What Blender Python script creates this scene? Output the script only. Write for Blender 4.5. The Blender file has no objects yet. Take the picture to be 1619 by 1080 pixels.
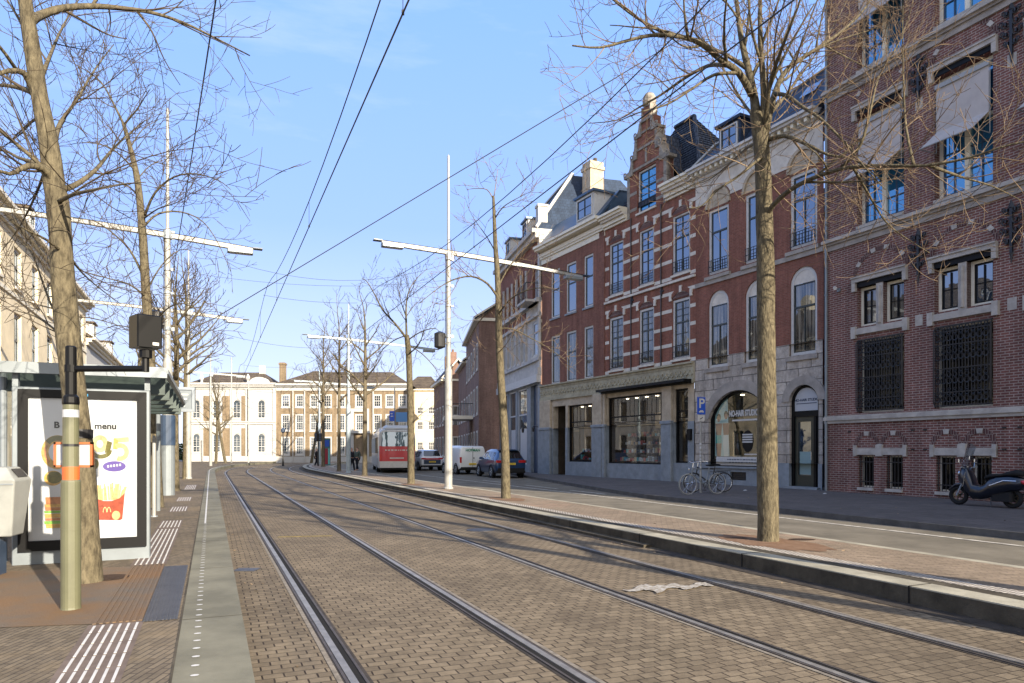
import bpy, bmesh, math, random
from mathutils import Vector, Matrix, Quaternion, noise
S = bpy.context.scene
C = S.collection
PI = math.pi
R = math.radians
# ---------------------------------------------------------------- camera
H = 1.55; FPX = 1100.0; CX = 809.5; YH = 712.0
cd = bpy.data.cameras.new('camera'); cam = bpy.data.objects.new('camera', cd); C.objects.link(cam)
cam.location = (0, 0, H); cam.rotation_euler = (R(90), 0, 0)
cd.sensor_width = 36; cd.lens = FPX/1619*36; cd.shift_y = (YH-540)/1619; cd.clip_end = 1500; cd.clip_start = .05
S.camera = cam
# ---------------------------------------------------------------- world, sun, exposure
SUN_EL = R(20); SUN_H = Vector((.628, -.778, 0))
w = bpy.data.worlds.new('World'); S.world = w; w.use_nodes = True
nt = w.node_tree; nt.nodes.clear()
def N(nt, t, **k):
    n = nt.nodes.new(t)
    for a, b in k.items():
        if a[0] == '_': n.inputs[a[1:].replace('_', ' ')].default_value = b
        else: setattr(n, a, b)
    return n
sky = N(nt, 'ShaderNodeTexSky', sky_type='NISHITA', sun_disc=False, sun_elevation=SUN_EL, sun_rotation=R(141), altitude=0, air_density=1.25, dust_density=.7, ozone_density=2.2)
bgn = N(nt, 'ShaderNodeBackground', _Strength=.15); wo = N(nt, 'ShaderNodeOutputWorld')
# thin high cloud veil low over the roofs
tc = N(nt, 'ShaderNodeTexCoord'); mp = N(nt, 'ShaderNodeMapping'); mp.inputs['Scale'].default_value = (1.2, 1.2, 6.0)
nz = N(nt, 'ShaderNodeTexNoise', _Scale=2.2, _Detail=7.0, _Roughness=.6); cr = N(nt, 'ShaderNodeValToRGB')
cr.color_ramp.elements[0].position = .55; cr.color_ramp.elements[1].position = .85
cr.color_ramp.elements[1].color = (.3, .3, .3, 1)
mx = N(nt, 'ShaderNodeMixRGB'); mx.inputs[2].default_value = (3.0, 3.15, 3.4, 1)
# clear-winter-air tint: zenith to horizon blues blended over the physical sky
sz = N(nt, 'ShaderNodeSeparateXYZ'); el = N(nt, 'ShaderNodeValToRGB'); e = el.color_ramp.elements
e[0].position = 0; e[0].color = (.80, .86, .98, 1); e[1].position = .55; e[1].color = (.235, .43, .90, 1)
e2 = el.color_ramp.elements.new(.12); e2.color = (.54, .66, .96, 1); e3 = el.color_ramp.elements.new(.3); e3.color = (.315, .485, .95, 1)
sc = N(nt, 'ShaderNodeVectorMath', operation='SCALE'); sc.inputs['Scale'].default_value = 3.65
bl = N(nt, 'ShaderNodeMixRGB'); bl.inputs[0].default_value = .98
L = nt.links.new
L(tc.outputs['Generated'], mp.inputs[0]); L(mp.outputs[0], nz.inputs[0]); L(nz.outputs['Fac'], cr.inputs[0])
L(cr.outputs[0], mx.inputs[0]); L(tc.outputs['Generated'], sz.inputs[0]); L(sz.outputs[2], el.inputs[0]); L(el.outputs[0], sc.inputs[0]); L(sky.outputs[0], bl.inputs[1]); L(sc.outputs[0], bl.inputs[2]); 
# the sky round the sun itself (behind the camera) is whiter and brighter
dv = N(nt, 'ShaderNodeVectorMath', operation='DOT_PRODUCT'); dv.inputs[1].default_value = tuple(SUN_H*math.cos(SUN_EL)+Vector((0, 0, math.sin(SUN_EL))))
mr = N(nt, 'ShaderNodeMapRange'); mr.inputs[1].default_value = .05; mr.inputs[2].default_value = 1; pw = N(nt, 'ShaderNodeMath', operation='POWER'); pw.inputs[1].default_value = 1.3
cs = N(nt, 'ShaderNodeMixRGB'); cs.inputs[2].default_value = (4.9, 4.6, 4.1, 1)
L(tc.outputs['Generated'], dv.inputs[0]); L(dv.outputs['Value'], mr.inputs[0]); L(mr.outputs[0], pw.inputs[0]); L(pw.outputs[0], cs.inputs[0]); L(bl.outputs[0], cs.inputs[1]); L(cs.outputs[0], mx.inputs[1]); L(mx.outputs[0], bgn.inputs[0]); L(bgn.outputs[0], wo.inputs[0])
sl = bpy.data.lights.new('sun', 'SUN'); sun = bpy.data.objects.new('sun', sl); C.objects.link(sun)
sl.energy = 5.0; sl.angle = R(.5); sl.color = (1, .88, .70)
ld = -(SUN_H*math.cos(SUN_EL)+Vector((0, 0, math.sin(SUN_EL))))
sun.rotation_euler = ld.to_track_quat('-Z', 'Y').to_euler(); sun.location = (30, -40, 40)
S.view_settings.view_transform = 'Standard'; S.view_settings.look = 'None'; S.view_settings.gamma = 1
S.view_settings.exposure = 1.36
S.render.engine = 'CYCLES'

# ---------------------------------------------------------------- helpers
def mat(name, col, rough=.7, metal=0, var=0, vs=3.0, bump=0, bs=30.0, spec=.5, col2=None, emit=0, stretch=None, coat=0):
    m = bpy.data.materials.new(name); m.use_nodes = True; t = m.node_tree; b = t.nodes['Principled BSDF']; L = t.links.new
    b.inputs['Roughness'].default_value = rough; b.inputs['Metallic'].default_value = metal
    b.inputs['Specular IOR Level'].default_value = spec if rough < .7 else .2; b.inputs['Coat Weight'].default_value = coat
    b.inputs['Base Color'].default_value = (*col, 1)
    if emit: b.inputs['Emission Color'].default_value = (*col, 1); b.inputs['Emission Strength'].default_value = emit
    tc = N(t, 'ShaderNodeTexCoord'); src = tc.outputs['Object']
    if stretch:
        mp = N(t, 'ShaderNodeMapping'); mp.inputs['Scale'].default_value = stretch; L(src, mp.inputs[0]); src = mp.outputs[0]
    if var or col2:
        n1 = N(t, 'ShaderNodeTexNoise', _Scale=vs, _Detail=6.0, _Roughness=.65); L(src, n1.inputs[0])
        r = N(t, 'ShaderNodeValToRGB'); r.color_ramp.elements[0].position = .35; r.color_ramp.elements[1].position = .68
        c2 = col2 or tuple(min(1, c*(1+var)) for c in col); c1 = col if col2 else tuple(c*(1-var) for c in col)
        r.color_ramp.elements[0].color = (*c1, 1); r.color_ramp.elements[1].color = (*c2, 1)
        L(n1.outputs['Fac'], r.inputs[0]); L(r.outputs[0], b.inputs['Base Color'])
    if bump:
        n2 = N(t, 'ShaderNodeTexNoise', _Scale=bs, _Detail=4.0); L(src, n2.inputs[0])
        bp = N(t, 'ShaderNodeBump', _Strength=bump, _Distance=.02); L(n2.outputs['Fac'], bp.inputs['Height']); L(bp.outputs[0], b.inputs['Normal'])
    return m
def brick(name, c1, c2, mortar, bw=.22, rh=.065, ms=.008, rot=0, plan=False, rough=.85, bump=.35, blotch=.3, dirt=None, off=.5, dist=.01, dash=None):
    m = bpy.data.materials.new(name); m.use_nodes = True; t = m.node_tree; b = t.nodes['Principled BSDF']; L = t.links.new
    b.inputs['Roughness'].default_value = rough; b.inputs['Specular IOR Level'].default_value = .5 if rough < .5 else .18
    tc = N(t, 'ShaderNodeTexCoord')
    if plan:
        mp = N(t, 'ShaderNodeMapping'); mp.inputs['Rotation'].default_value = (0, 0, rot); L(tc.outputs['Object'], mp.inputs[0]); v = mp.outputs[0]
        wn = N(t, 'ShaderNodeTexNoise', _Scale=1.3, _Detail=3.0); L(v, wn.inputs[0])
        sc = N(t, 'ShaderNodeVectorMath', operation='SCALE'); sc.inputs['Scale'].default_value = .05; L(wn.outputs['Color'], sc.inputs[0])
        ad = N(t, 'ShaderNodeVectorMath', operation='ADD'); L(v, ad.inputs[0]); L(sc.outputs[0], ad.inputs[1]); v = ad.outputs[0]
    else:
        sx = N(t, 'ShaderNodeSeparateXYZ'); L(tc.outputs['Object'], sx.inputs[0])
        a = N(t, 'ShaderNodeMath', operation='ADD'); L(sx.outputs[0], a.inputs[0]); L(sx.outputs[1], a.inputs[1])
        cb = N(t, 'ShaderNodeCombineXYZ'); L(a.outputs[0], cb.inputs[0]); L(sx.outputs[2], cb.inputs[1]); v = cb.outputs[0]
    br = N(t, 'ShaderNodeTexBrick', offset=off, _Scale=1.0, _Mortar_Size=ms, _Mortar_Smooth=.2, _Bias=0.0, _Brick_Width=bw, _Row_Height=rh)
    br.inputs['Color1'].default_value = (*c1, 1); br.inputs['Color2'].default_value = (*c2, 1); br.inputs['Mortar'].default_value = (*mortar, 1)
    L(v, br.inputs[0])
    n1 = N(t, 'ShaderNodeTexNoise', _Scale=.7, _Detail=8.0, _Roughness=.7); L(tc.outputs['Object'], n1.inputs[0])
    n3 = N(t, 'ShaderNodeTexNoise', _Scale=9.0, _Detail=5.0, _Roughness=.7); L(tc.outputs['Object'], n3.inputs[0])
    am = N(t, 'ShaderNodeMath', operation='ADD'); L(n1.outputs['Fac'], am.inputs[0]); L(n3.outputs['Fac'], am.inputs[1])
    mr = N(t, 'ShaderNodeMapRange'); mr.inputs[1].default_value = .75; mr.inputs[2].default_value = 1.25
    mr.inputs[3].default_value = 1-blotch; mr.inputs[4].default_value = 1+blotch; L(am.outputs[0], mr.inputs[0])
    mu = N(t, 'ShaderNodeVectorMath', operation='SCALE'); L(br.outputs['Color'], mu.inputs[0]); L(mr.outputs[0], mu.inputs['Scale'])
    outc = mu.outputs[0]
    if not plan:     # soot and rain streaks running down the wall
        ms_ = N(t, 'ShaderNodeMapping'); ms_.inputs['Scale'].default_value = (1.6, 1.6, .16); L(tc.outputs['Object'], ms_.inputs[0])
        n5 = N(t, 'ShaderNodeTexNoise', _Scale=1.5, _Detail=6.0, _Roughness=.7); L(ms_.outputs[0], n5.inputs[0])
        r5 = N(t, 'ShaderNodeMapRange'); r5.inputs[1].default_value = .35; r5.inputs[2].default_value = .65; r5.inputs[3].default_value = .72; r5.inputs[4].default_value = 1.16; L(n5.outputs['Fac'], r5.inputs[0])
        m5 = N(t, 'ShaderNodeVectorMath', operation='SCALE'); L(outc, m5.inputs[0]); L(r5.outputs[0], m5.inputs['Scale']); outc = m5.outputs[0]
    if dash:         # open spacer joints between neighbouring stones of a row
        def MT(op, a_, b_=None):
            q = N(t, 'ShaderNodeMath', operation=op)
            for i_, x_ in enumerate((a_, b_)):
                if x_ is None: continue
                if isinstance(x_, (int, float)): q.inputs[i_].default_value = x_
                else: L(x_, q.inputs[i_])
            return q.outputs[0]
        sp = N(t, 'ShaderNodeSeparateXYZ'); L(v, sp.inputs[0]); ry = MT('DIVIDE', sp.outputs[1], rh); rw = MT('FLOOR', ry); fy = MT('FRACT', ry)
        fx = MT('FRACT', MT('ADD', MT('ADD', MT('DIVIDE', sp.outputs[0], bw), MT('MULTIPLY', MT('MODULO', rw, 2.0), .5)), 100.0))
        k_ = MT('MULTIPLY', MT('LESS_THAN', MT('ABSOLUTE', MT('SUBTRACT', fx, .5)), .045), MT('LESS_THAN', MT('ABSOLUTE', MT('SUBTRACT', fy, .5)), .36))
        wn2 = N(t, 'ShaderNodeTexNoise', _Scale=2.5, _Detail=2.0); L(v, wn2.inputs[0]); k_ = MT('MULTIPLY', k_, MT('MINIMUM', MT('MULTIPLY', wn2.outputs['Fac'], 1.7), 1.0))
        md = N(t, 'ShaderNodeMixRGB'); md.inputs[2].default_value = (*dash, 1); L(k_, md.inputs[0]); L(outc, md.inputs[1]); outc = md.outputs[0]
    if dirt:
        n4 = N(t, 'ShaderNodeTexNoise', _Scale=.45, _Detail=7.0, _Roughness=.75); L(tc.outputs['Object'], n4.inputs[0])
        rp = N(t, 'ShaderNodeValToRGB'); rp.color_ramp.elements[0].position = .52; rp.color_ramp.elements[1].position = .68
        rp.color_ramp.elements[1].color = (.75, .75, .75, 1); L(n4.outputs['Fac'], rp.inputs[0])
        mm = N(t, 'ShaderNodeMixRGB'); mm.inputs[2].default_value = (*dirt, 1); L(rp.outputs[0], mm.inputs[0]); L(outc, mm.inputs[1]); outc = mm.outputs[0]
    L(outc, b.inputs['Base Color'])
    bp = N(t, 'ShaderNodeBump', _Strength=bump, _Distance=dist); 
    iv = N(t, 'ShaderNodeMath', operation='MULTIPLY_ADD'); iv.inputs[1].default_value = -1; L(br.outputs['Fac'], iv.inputs[0]); L(n3.outputs['Fac'], iv.inputs[2])
    L(iv.outputs[0], bp.inputs['Height']); L(bp.outputs[0], b.inputs['Normal'])
    return m
def outward(t, fr, ior):       # same reflectance from both sides of a thin pane
    g = N(t, 'ShaderNodeNewGeometry'); m = N(t, 'ShaderNodeMapRange'); m.inputs[3].default_value = ior; m.inputs[4].default_value = 1/ior
    t.links.new(g.outputs['Backfacing'], m.inputs[0]); t.links.new(m.outputs[0], fr.inputs['IOR'])
def glassmat(name, tint=(.02, .03, .04), refl=.12, ior=1.7, wav=.02, gl=(.80, .88, 1), curtain=None):
    m = bpy.data.materials.new(name); m.use_nodes = True; t = m.node_tree; t.nodes.clear(); L = t.links.new
    o = N(t, 'ShaderNodeOutputMaterial'); d = N(t, 'ShaderNodeBsdfDiffuse'); d.inputs[0].default_value = (*tint, 1)
    g = N(t, 'ShaderNodeBsdfGlossy', _Roughness=.015); g.inputs[0].default_value = (*gl, 1)
    fr = N(t, 'ShaderNodeFresnel'); outward(t, fr, ior); a = N(t, 'ShaderNodeMath', operation='ADD', use_clamp=True); a.inputs[1].default_value = refl
    mx = N(t, 'ShaderNodeMixShader'); tc = N(t, 'ShaderNodeTexCoord'); nz = N(t, 'ShaderNodeTexNoise', _Scale=1.6, _Detail=2.0)
    bp = N(t, 'ShaderNodeBump', _Strength=wav*4, _Distance=.04)
    L(tc.outputs['Object'], nz.inputs[0]); L(nz.outputs['Fac'], bp.inputs['Height']); L(bp.outputs[0], g.inputs['Normal'])
    if curtain:
        mp = N(t, 'ShaderNodeMapping'); mp.inputs['Scale'].default_value = (5, 5, .25); n2 = N(t, 'ShaderNodeTexNoise', _Scale=2.0, _Detail=3.0)
        rp = N(t, 'ShaderNodeValToRGB'); rp.color_ramp.elements[0].position = .4; rp.color_ramp.elements[1].position = .62
        rp.color_ramp.elements[0].color = (*tint, 1); rp.color_ramp.elements[1].color = (*curtain, 1)
        L(tc.outputs['Object'], mp.inputs[0]); L(mp.outputs[0], n2.inputs[0]); L(n2.outputs['Fac'], rp.inputs[0]); L(rp.outputs[0], d.inputs[0])
    L(fr.outputs[0], a.inputs[0]); L(a.outputs[0], mx.inputs[0]); L(d.outputs[0], mx.inputs[1]); L(g.outputs[0], mx.inputs[2]); L(mx.outputs[0], o.inputs[0])
    return m
def clearglass(name, tint=(.85, .9, .9), refl=.1):
    m = bpy.data.materials.new(name); m.use_nodes = True; t = m.node_tree; t.nodes.clear(); L = t.links.new
    o = N(t, 'ShaderNodeOutputMaterial'); d = N(t, 'ShaderNodeBsdfTransparent'); d.inputs[0].default_value = (*tint, 1)
    g = N(t, 'ShaderNodeBsdfGlossy', _Roughness=.01); g.inputs[0].default_value = (.95, .97, 1, 1)
    fr = N(t, 'ShaderNodeFresnel'); outward(t, fr, 1.5); a = N(t, 'ShaderNodeMath', operation='ADD', use_clamp=True); a.inputs[1].default_value = refl
    mx = N(t, 'ShaderNodeMixShader'); L(fr.outputs[0], a.inputs[0]); L(a.outputs[0], mx.inputs[0]); L(d.outputs[0], mx.inputs[1]); L(g.outputs[0], mx.inputs[2]); L(mx.outputs[0], o.inputs[0])
    return m

class MB:
    def __init__(s): s.v = []; s.f = []; s.m = []; s.mi = 0; s.T = None
    def add(s, vs, fs):
        n = len(s.v)
        s.v += [tuple(s.T @ Vector(p)) for p in vs] if s.T else [tuple(p) for p in vs]
        for f in fs: s.f.append(tuple(i+n for i in f)); s.m.append(s.mi)
        return s
    def quad(s, a, b, c, d): return s.add([a, b, c, d], [(0, 1, 2, 3)])
    def poly(s, pts): return s.add(pts, [tuple(range(len(pts)))])
    def box(s, x0, x1, y0, y1, z0, z1):
        return s.add([(x0,y0,z0),(x1,y0,z0),(x1,y1,z0),(x0,y1,z0),(x0,y0,z1),(x1,y0,z1),(x1,y1,z1),(x0,y1,z1)],
                     [(0,3,2,1),(4,5,6,7),(0,1,5,4),(1,2,6,5),(2,3,7,6),(3,0,4,7)])
    def bbox(s, x0, x1, y0, y1, z0, z1, b=.01):   # box with chamfered vertical and top edges
        r = lambda d: [(x0+d+b,y0+d),(x1-d-b,y0+d),(x1-d,y0+d+b),(x1-d,y1-d-b),(x1-d-b,y1-d),(x0+d+b,y1-d),(x0+d,y1-d-b),(x0+d,y0+d+b)]
        vs = [(x,y,z0) for x,y in r(0)]+[(x,y,z1-b) for x,y in r(0)]+[(x,y,z1) for x,y in r(b)]
        fs = [tuple(range(7,-1,-1)), tuple(range(16,24))]
        for k in (0, 8):
            for i in range(8): j = (i+1) % 8; fs.append((k+i, k+j, k+8+j, k+8+i))
        return s.add(vs, fs)
    def prism(s, pts, fn0, fn1):
        n = len(pts); vs = [fn0(p) for p in pts]+[fn1(p) for p in pts]
        return s.add(vs, [tuple(range(n-1,-1,-1)), tuple(range(n,2*n))]+[(i,(i+1)%n,n+(i+1)%n,n+i) for i in range(n)])
    def pz(s, pts, z0, z1): return s.prism(pts, lambda p:(p[0],p[1],z0), lambda p:(p[0],p[1],z1))
    def py(s, pts, y0, y1): return s.prism(pts, lambda p:(p[0],y0,p[1]), lambda p:(p[0],y1,p[1]))
    def px(s, pts, x0, x1): return s.prism(pts, lambda p:(x0,p[0],p[1]), lambda p:(x1,p[0],p[1]))
    def tube(s, pts, rad, n=6, cap=True):
        pts = [Vector(p) for p in pts]
        if not hasattr(rad, '__len__'): rad = [rad]*len(pts)
        rings = []; up = None
        for i, p in enumerate(pts):
            t = (pts[min(i+1, len(pts)-1)]-pts[max(i-1, 0)])
            t = t.normalized() if t.length > 1e-9 else Vector((0,0,1))
            if up is None: up = t.orthogonal().normalized()
            up = (up-t*up.dot(t)); up = up.normalized() if up.length > 1e-6 else t.orthogonal().normalized()
            b = t.cross(up)
            rings += [p+(up*math.cos(2*PI*k/n)+b*math.sin(2*PI*k/n))*rad[i] for k in range(n)]
        fs = []
        for i in range(len(pts)-1):
            for k in range(n): j = (k+1) % n; fs.append((i*n+k, i*n+j, (i+1)*n+j, (i+1)*n+k))
        if cap: fs += [tuple(range(n-1,-1,-1)), tuple(range((len(pts)-1)*n, len(pts)*n))]
        return s.add(rings, fs)
    def lathe(s, prof, n=16, c=(0,0,0)):   # prof: (r,z)
        vs = [(c[0]+r*math.cos(2*PI*k/n), c[1]+r*math.sin(2*PI*k/n), c[2]+z) for r, z in prof for k in range(n)]
        fs = [(i*n+k, i*n+(k+1)%n, (i+1)*n+(k+1)%n, (i+1)*n+k) for i in range(len(prof)-1) for k in range(n)]
        fs += [tuple(range(n-1,-1,-1)), tuple(range((len(prof)-1)*n, len(prof)*n))]
        return s.add(vs, fs)
    def torus(s, c, ax, r, t, n=20, m=6, a0=0, a1=2*PI):
        ax = Vector(ax).normalized(); u = ax.orthogonal().normalized(); v = ax.cross(u)
        full = abs(a1-a0-2*PI) < 1e-6
        pts = [Vector(c)+(u*math.cos(a0+(a1-a0)*i/n)+v*math.sin(a0+(a1-a0)*i/n))*r for i in range(n+1)]
        return s.tube(pts, t, m, cap=not full)
    def build(s, name, mats, parent=None, smooth=False, loc=None):
        me = bpy.data.meshes.new(name); me.from_pydata(s.v, [], s.f)
        if not isinstance(mats, (list, tuple)): mats = [mats]
        for m in mats: me.materials.append(m)
        if len(mats) > 1: me.polygons.foreach_set('material_index', s.m)
        if smooth: me.polygons.foreach_set('use_smooth', [True]*len(me.polygons))
        me.update()
        if smooth is not True and smooth:
            pass
        o = bpy.data.objects.new(name, me); C.objects.link(o)
        if parent: o.parent = parent
        if loc: o.location = loc
        return o
def tag(o, label=None, cat=None, group=None, kind=None):
    if label: o['label'] = label
    if cat: o['category'] = cat
    if group: o['group'] = group
    if kind: o['kind'] = kind
    return o
def thing(name, label, cat, loc=(0,0,0), rz=0, group=None):
    o = bpy.data.objects.new(name, None); C.objects.link(o); o.location = loc; o.rotation_euler = (0,0,rz); o.empty_display_size = .3
    return tag(o, label, cat, group)
def struct(name, m, mats, smooth=False): return tag(m.build(name, mats, smooth=smooth), kind='structure')
def copy_tree(o, parent=None):
    c = o.copy(); C.objects.link(c)
    if parent: c.parent = parent
    for ch in list(o.children): copy_tree(ch, c)
    return c
def bevel(o, w=.01, seg=2, ang=40):
    b = o.modifiers.new('bevel', 'BEVEL'); b.width = w; b.segments = seg; b.limit_method = 'ANGLE'; b.angle_limit = R(ang); return o
def text(txt, size, name, m, parent, loc, rot, ext=.003, bold=0, sx=1):
    cu = bpy.data.curves.new(name, 'FONT'); cu.body = txt; cu.size = size; cu.align_x = 'CENTER'; cu.align_y = 'CENTER'; cu.extrude = ext; cu.offset = bold
    t = bpy.data.objects.new('tmp', cu); C.objects.link(t); bpy.context.view_layer.update()
    me = bpy.data.meshes.new_from_object(t.evaluated_get(bpy.context.evaluated_depsgraph_get())); bpy.data.objects.remove(t)
    me.materials.clear(); me.materials.append(m)
    o = bpy.data.objects.new(name, me); C.objects.link(o); o.parent = parent; o.location = loc; o.rotation_euler = rot; o.scale = (sx, 1, 1)
    return o
def G(px, py, z=0.0):
    Y = (H-z)*FPX/(py-YH); return Vector(((px-CX)*Y/FPX, Y, z))
def AT(px, py, Y): return Vector(((px-CX)*Y/FPX, Y, H-(py-YH)*Y/FPX))
# ---------------------------------------------------------------- materials
RT = math.atan2(.433, 1)      # tram axis leans left of +Y
M = {}
M['pave'] = brick('tram paver', (.182,.144,.098), (.128,.10,.068), (.06,.047,.033), .14, .10, .006, -RT, True, dash=(.025,.017,.012), blotch=.3, dirt=(.08,.062,.044), dist=.012)
M['pave2'] = brick('platform clinker', (.155,.125,.088), (.112,.09,.065), (.06,.048,.038), .2, .05, .006, PI/2-RT+.4, True, blotch=.28, dirt=(.2,.15,.09))
M['pave3'] = brick('island paver', (.25,.192,.134), (.18,.14,.098), (.13,.10,.08), .2, .07, .007, -RT+.6, True, blotch=.25, dirt=(.30,.2,.14))
M['walk'] = brick('sidewalk paver', (.115,.102,.097), (.092,.083,.08), (.07,.06,.055), .3, .3, .008, -.48, True, blotch=.2, dirt=(.12,.11,.1))
M['asph'] = mat('asphalt', (.15,.132,.102), .9, var=.25, vs=.9, bump=.4, bs=120)
M['far'] = mat('far square paving', (.17,.15,.13), .9, var=.2, vs=.5)
M['slab'] = mat('platform concrete slab', (.155,.146,.108), .75, var=.24, vs=1.7, bump=.15, bs=80)
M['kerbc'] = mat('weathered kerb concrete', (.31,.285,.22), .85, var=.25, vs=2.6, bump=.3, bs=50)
M['kerbd'] = mat('dark stained and shaded concrete', (.065,.055,.04), .9, var=.4, vs=3, bump=.3, bs=40)
M['speck'] = brick('ribbed light tiles', (.52,.47,.40), (.42,.38,.33), (.16,.14,.12), .06, .06, .012, -RT, True, blotch=.2)
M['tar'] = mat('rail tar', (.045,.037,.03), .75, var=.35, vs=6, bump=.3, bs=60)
M['mortar'] = mat('pale joint mortar', (.19,.165,.135), .9, var=.3, vs=14)
M['rail'] = mat('polished rail steel', (.26,.24,.215), .5, .5, var=.25, vs=5)
M['raildark'] = mat('rail side', (.07,.058,.05), .65, .3, var=.3, vs=8)
M['groove'] = mat('groove', (.012,.011,.01), .9)
M['white'] = mat('white paint', (.48,.47,.45), .6, var=.08, vs=8)
M['lwhite'] = mat('worn road marking', (.42,.39,.34), .8, var=.45, vs=7)
M['cream'] = mat('cream paint', (.66,.61,.49), .55, var=.08, vs=4)
M['rust'] = mat('rusty steel plate', (.115,.098,.08), .7, .2, vs=1.1, col2=(.175,.098,.045), bump=.3, bs=60)
M['steelplate'] = mat('blue grey steel grid', (.075,.073,.075), .5, .4, var=.2, vs=5, bump=.4, bs=70)
M['pit'] = mat('soil', (.05,.03,.02), 1, var=.4, vs=20, bump=.5)
M['yel'] = mat('worn yellow paint', (.24,.18,.06), .85, var=.45, vs=9)
M['dgreen'] = mat('dark green sash', (.022,.028,.024), .35)
M['black'] = mat('black iron', (.012,.012,.014), .5)
M['blackp'] = mat('black gloss paint', (.003,.003,.0035), .5, spec=.22)
M['bA'] = brick('purple brown brick', (.17,.070,.058), (.12,.052,.046), (.29,.235,.205), .225, .075, .011, blotch=.2)
M['bB'] = brick('red brick', (.225,.088,.062), (.17,.067,.048), (.2,.13,.10), .22, .062, .006, blotch=.2)
M['bC'] = brick('orange red brick', (.235,.09,.061), (.18,.07,.048), (.2,.13,.10), .22, .062, .006, blotch=.22)
M['bD'] = brick('dull red brick', (.215,.092,.066), (.168,.072,.054), (.19,.13,.10), .22, .062, .006, blotch=.22)
M['bF'] = brick('brown brick', (.21,.125,.10), (.165,.10,.08), (.22,.16,.13), .22, .065, .007, blotch=.25)
M['bP'] = brick('sunlit ochre brick', (.225,.168,.108), (.18,.133,.085), (.24,.195,.14), .25, .08, .008, blotch=.2)
M['stone'] = mat('pale trim stone', (.54,.50,.44), .85, var=.16, vs=3, bump=.2, bs=30)
M['stoneA'] = mat('grey trim stone', (.37,.34,.305), .85, var=.2, vs=3, bump=.2, bs=30)
M['stoneg'] = mat('grey brown ashlar', (.30,.27,.24), .85, var=.2, vs=2.4, bump=.35, bs=22)
M['sandst'] = mat('brown sandstone', (.40,.335,.25), .85, var=.2, vs=2.5, bump=.3, bs=25)
M['bluest'] = mat('blue stone plinth', (.19,.215,.24), .6, var=.18, vs=3)
M['tile'] = brick('dark glazed roof tile', (.045,.052,.07), (.032,.038,.052), (.012,.014,.02), .24, .3, .03, rough=.6, bump=.8, blotch=.25, dist=.04)
M['slate'] = brick('blue slate', (.028,.045,.08), (.022,.035,.062), (.012,.016,.028), .25, .2, .008, rough=.55, blotch=.25)
M['zinc'] = mat('blue zinc', (.05,.09,.15), .4, .3, var=.15, vs=3)
M['broof'] = brick('brown roof tile', (.13,.10,.07), (.10,.08,.055), (.04,.03,.025), .24, .3, .03, rough=.8, bump=.6, blotch=.3, dist=.03)
M['glsky'] = glassmat('window glass', (.018,.026,.035), .17, 1.9)
M['glcur'] = glassmat('window glass with curtain', (.012,.012,.011), .06, 1.6, curtain=(.20,.18,.145))
M['gldark'] = glassmat('dark basement glass', (.006,.006,.006), .0, 1.35)
M['glskytint'] = glassmat('sky tinted glass', (.01,.10,.22), .22, 2.0, gl=(.40,.75,1))  # blue of the reflected sky put into the pane colour
M['glfar'] = glassmat('far window glass', (.05,.065,.08), .2, 1.7)
M['shopgl'] = clearglass('shop glass', refl=.07)
M['shelgl'] = clearglass('shelter roof glass', (.36,.40,.39), .10)
M['stucco'] = mat('white stucco', (.42,.415,.40), .8, var=.05, vs=1.5)
M['cstucco'] = mat('cream stucco', (.66,.57,.41), .85, var=.15, vs=1.2)
M['pole'] = mat('white pole paint', (.27,.27,.26), .45, var=.1, vs=6)
M['poleshade'] = mat('shade tinted pole paint', (.30,.36,.40), .5, var=.15, vs=4)  # white pole paint with the blue of the shade put into it
M['olive'] = mat('olive green pole paint', (.105,.105,.062), .5, var=.10, vs=4)
M['orange'] = mat('orange band', (.50,.10,.025), .5)
M['orange2'] = mat('orange frame', (.42,.12,.045), .55)
M['grey'] = mat('light grey metal', (.19,.215,.235), .45, .3, var=.08)
M['grey2'] = mat('mid grey metal', (.25,.28,.31), .45, .3, var=.1)
M['panelw'] = mat('sign back white', (.38,.40,.43), .4)
M['bin'] = mat('grey plastic bin', (.25,.26,.25), .5, var=.07, vs=6)
M['navy'] = mat('navy paint', (.03,.05,.09), .4)
M['wire'] = mat('wire', (.03,.03,.035), .6)
M['blue'] = mat('traffic blue', (.01,.07,.42), .4)
M['red'] = mat('red paint', (.45,.02,.03), .35, coat=.4)
M['cloth'] = mat('awning cloth', (.40,.365,.345), .8, var=.08, vs=3)
M['rubber'] = mat('tyre rubber', (.015,.015,.016), .8)
M['chrome'] = mat('bright metal', (.6,.62,.65), .2, 1)
M['bark'] = mat('lime bark', (.048,.040,.026), .9, vs=22, col2=(.145,.122,.078), bump=1, bs=42, stretch=(1,1,.35))
M['barkd'] = mat('dark bark', (.07,.058,.042), .9, vs=9, col2=(.15,.125,.08), bump=.8, bs=40, stretch=(1,1,.35))
M['twig'] = mat('twigs', (.04,.03,.024), .9, vs=3, col2=(.10,.078,.052))
M['twigr'] = mat('reddish twigs', (.075,.05,.035), .9, vs=2.5, col2=(.235,.175,.115))
M['moss'] = mat('moss', (.10,.13,.03), 1, var=.4, vs=15)

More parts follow.
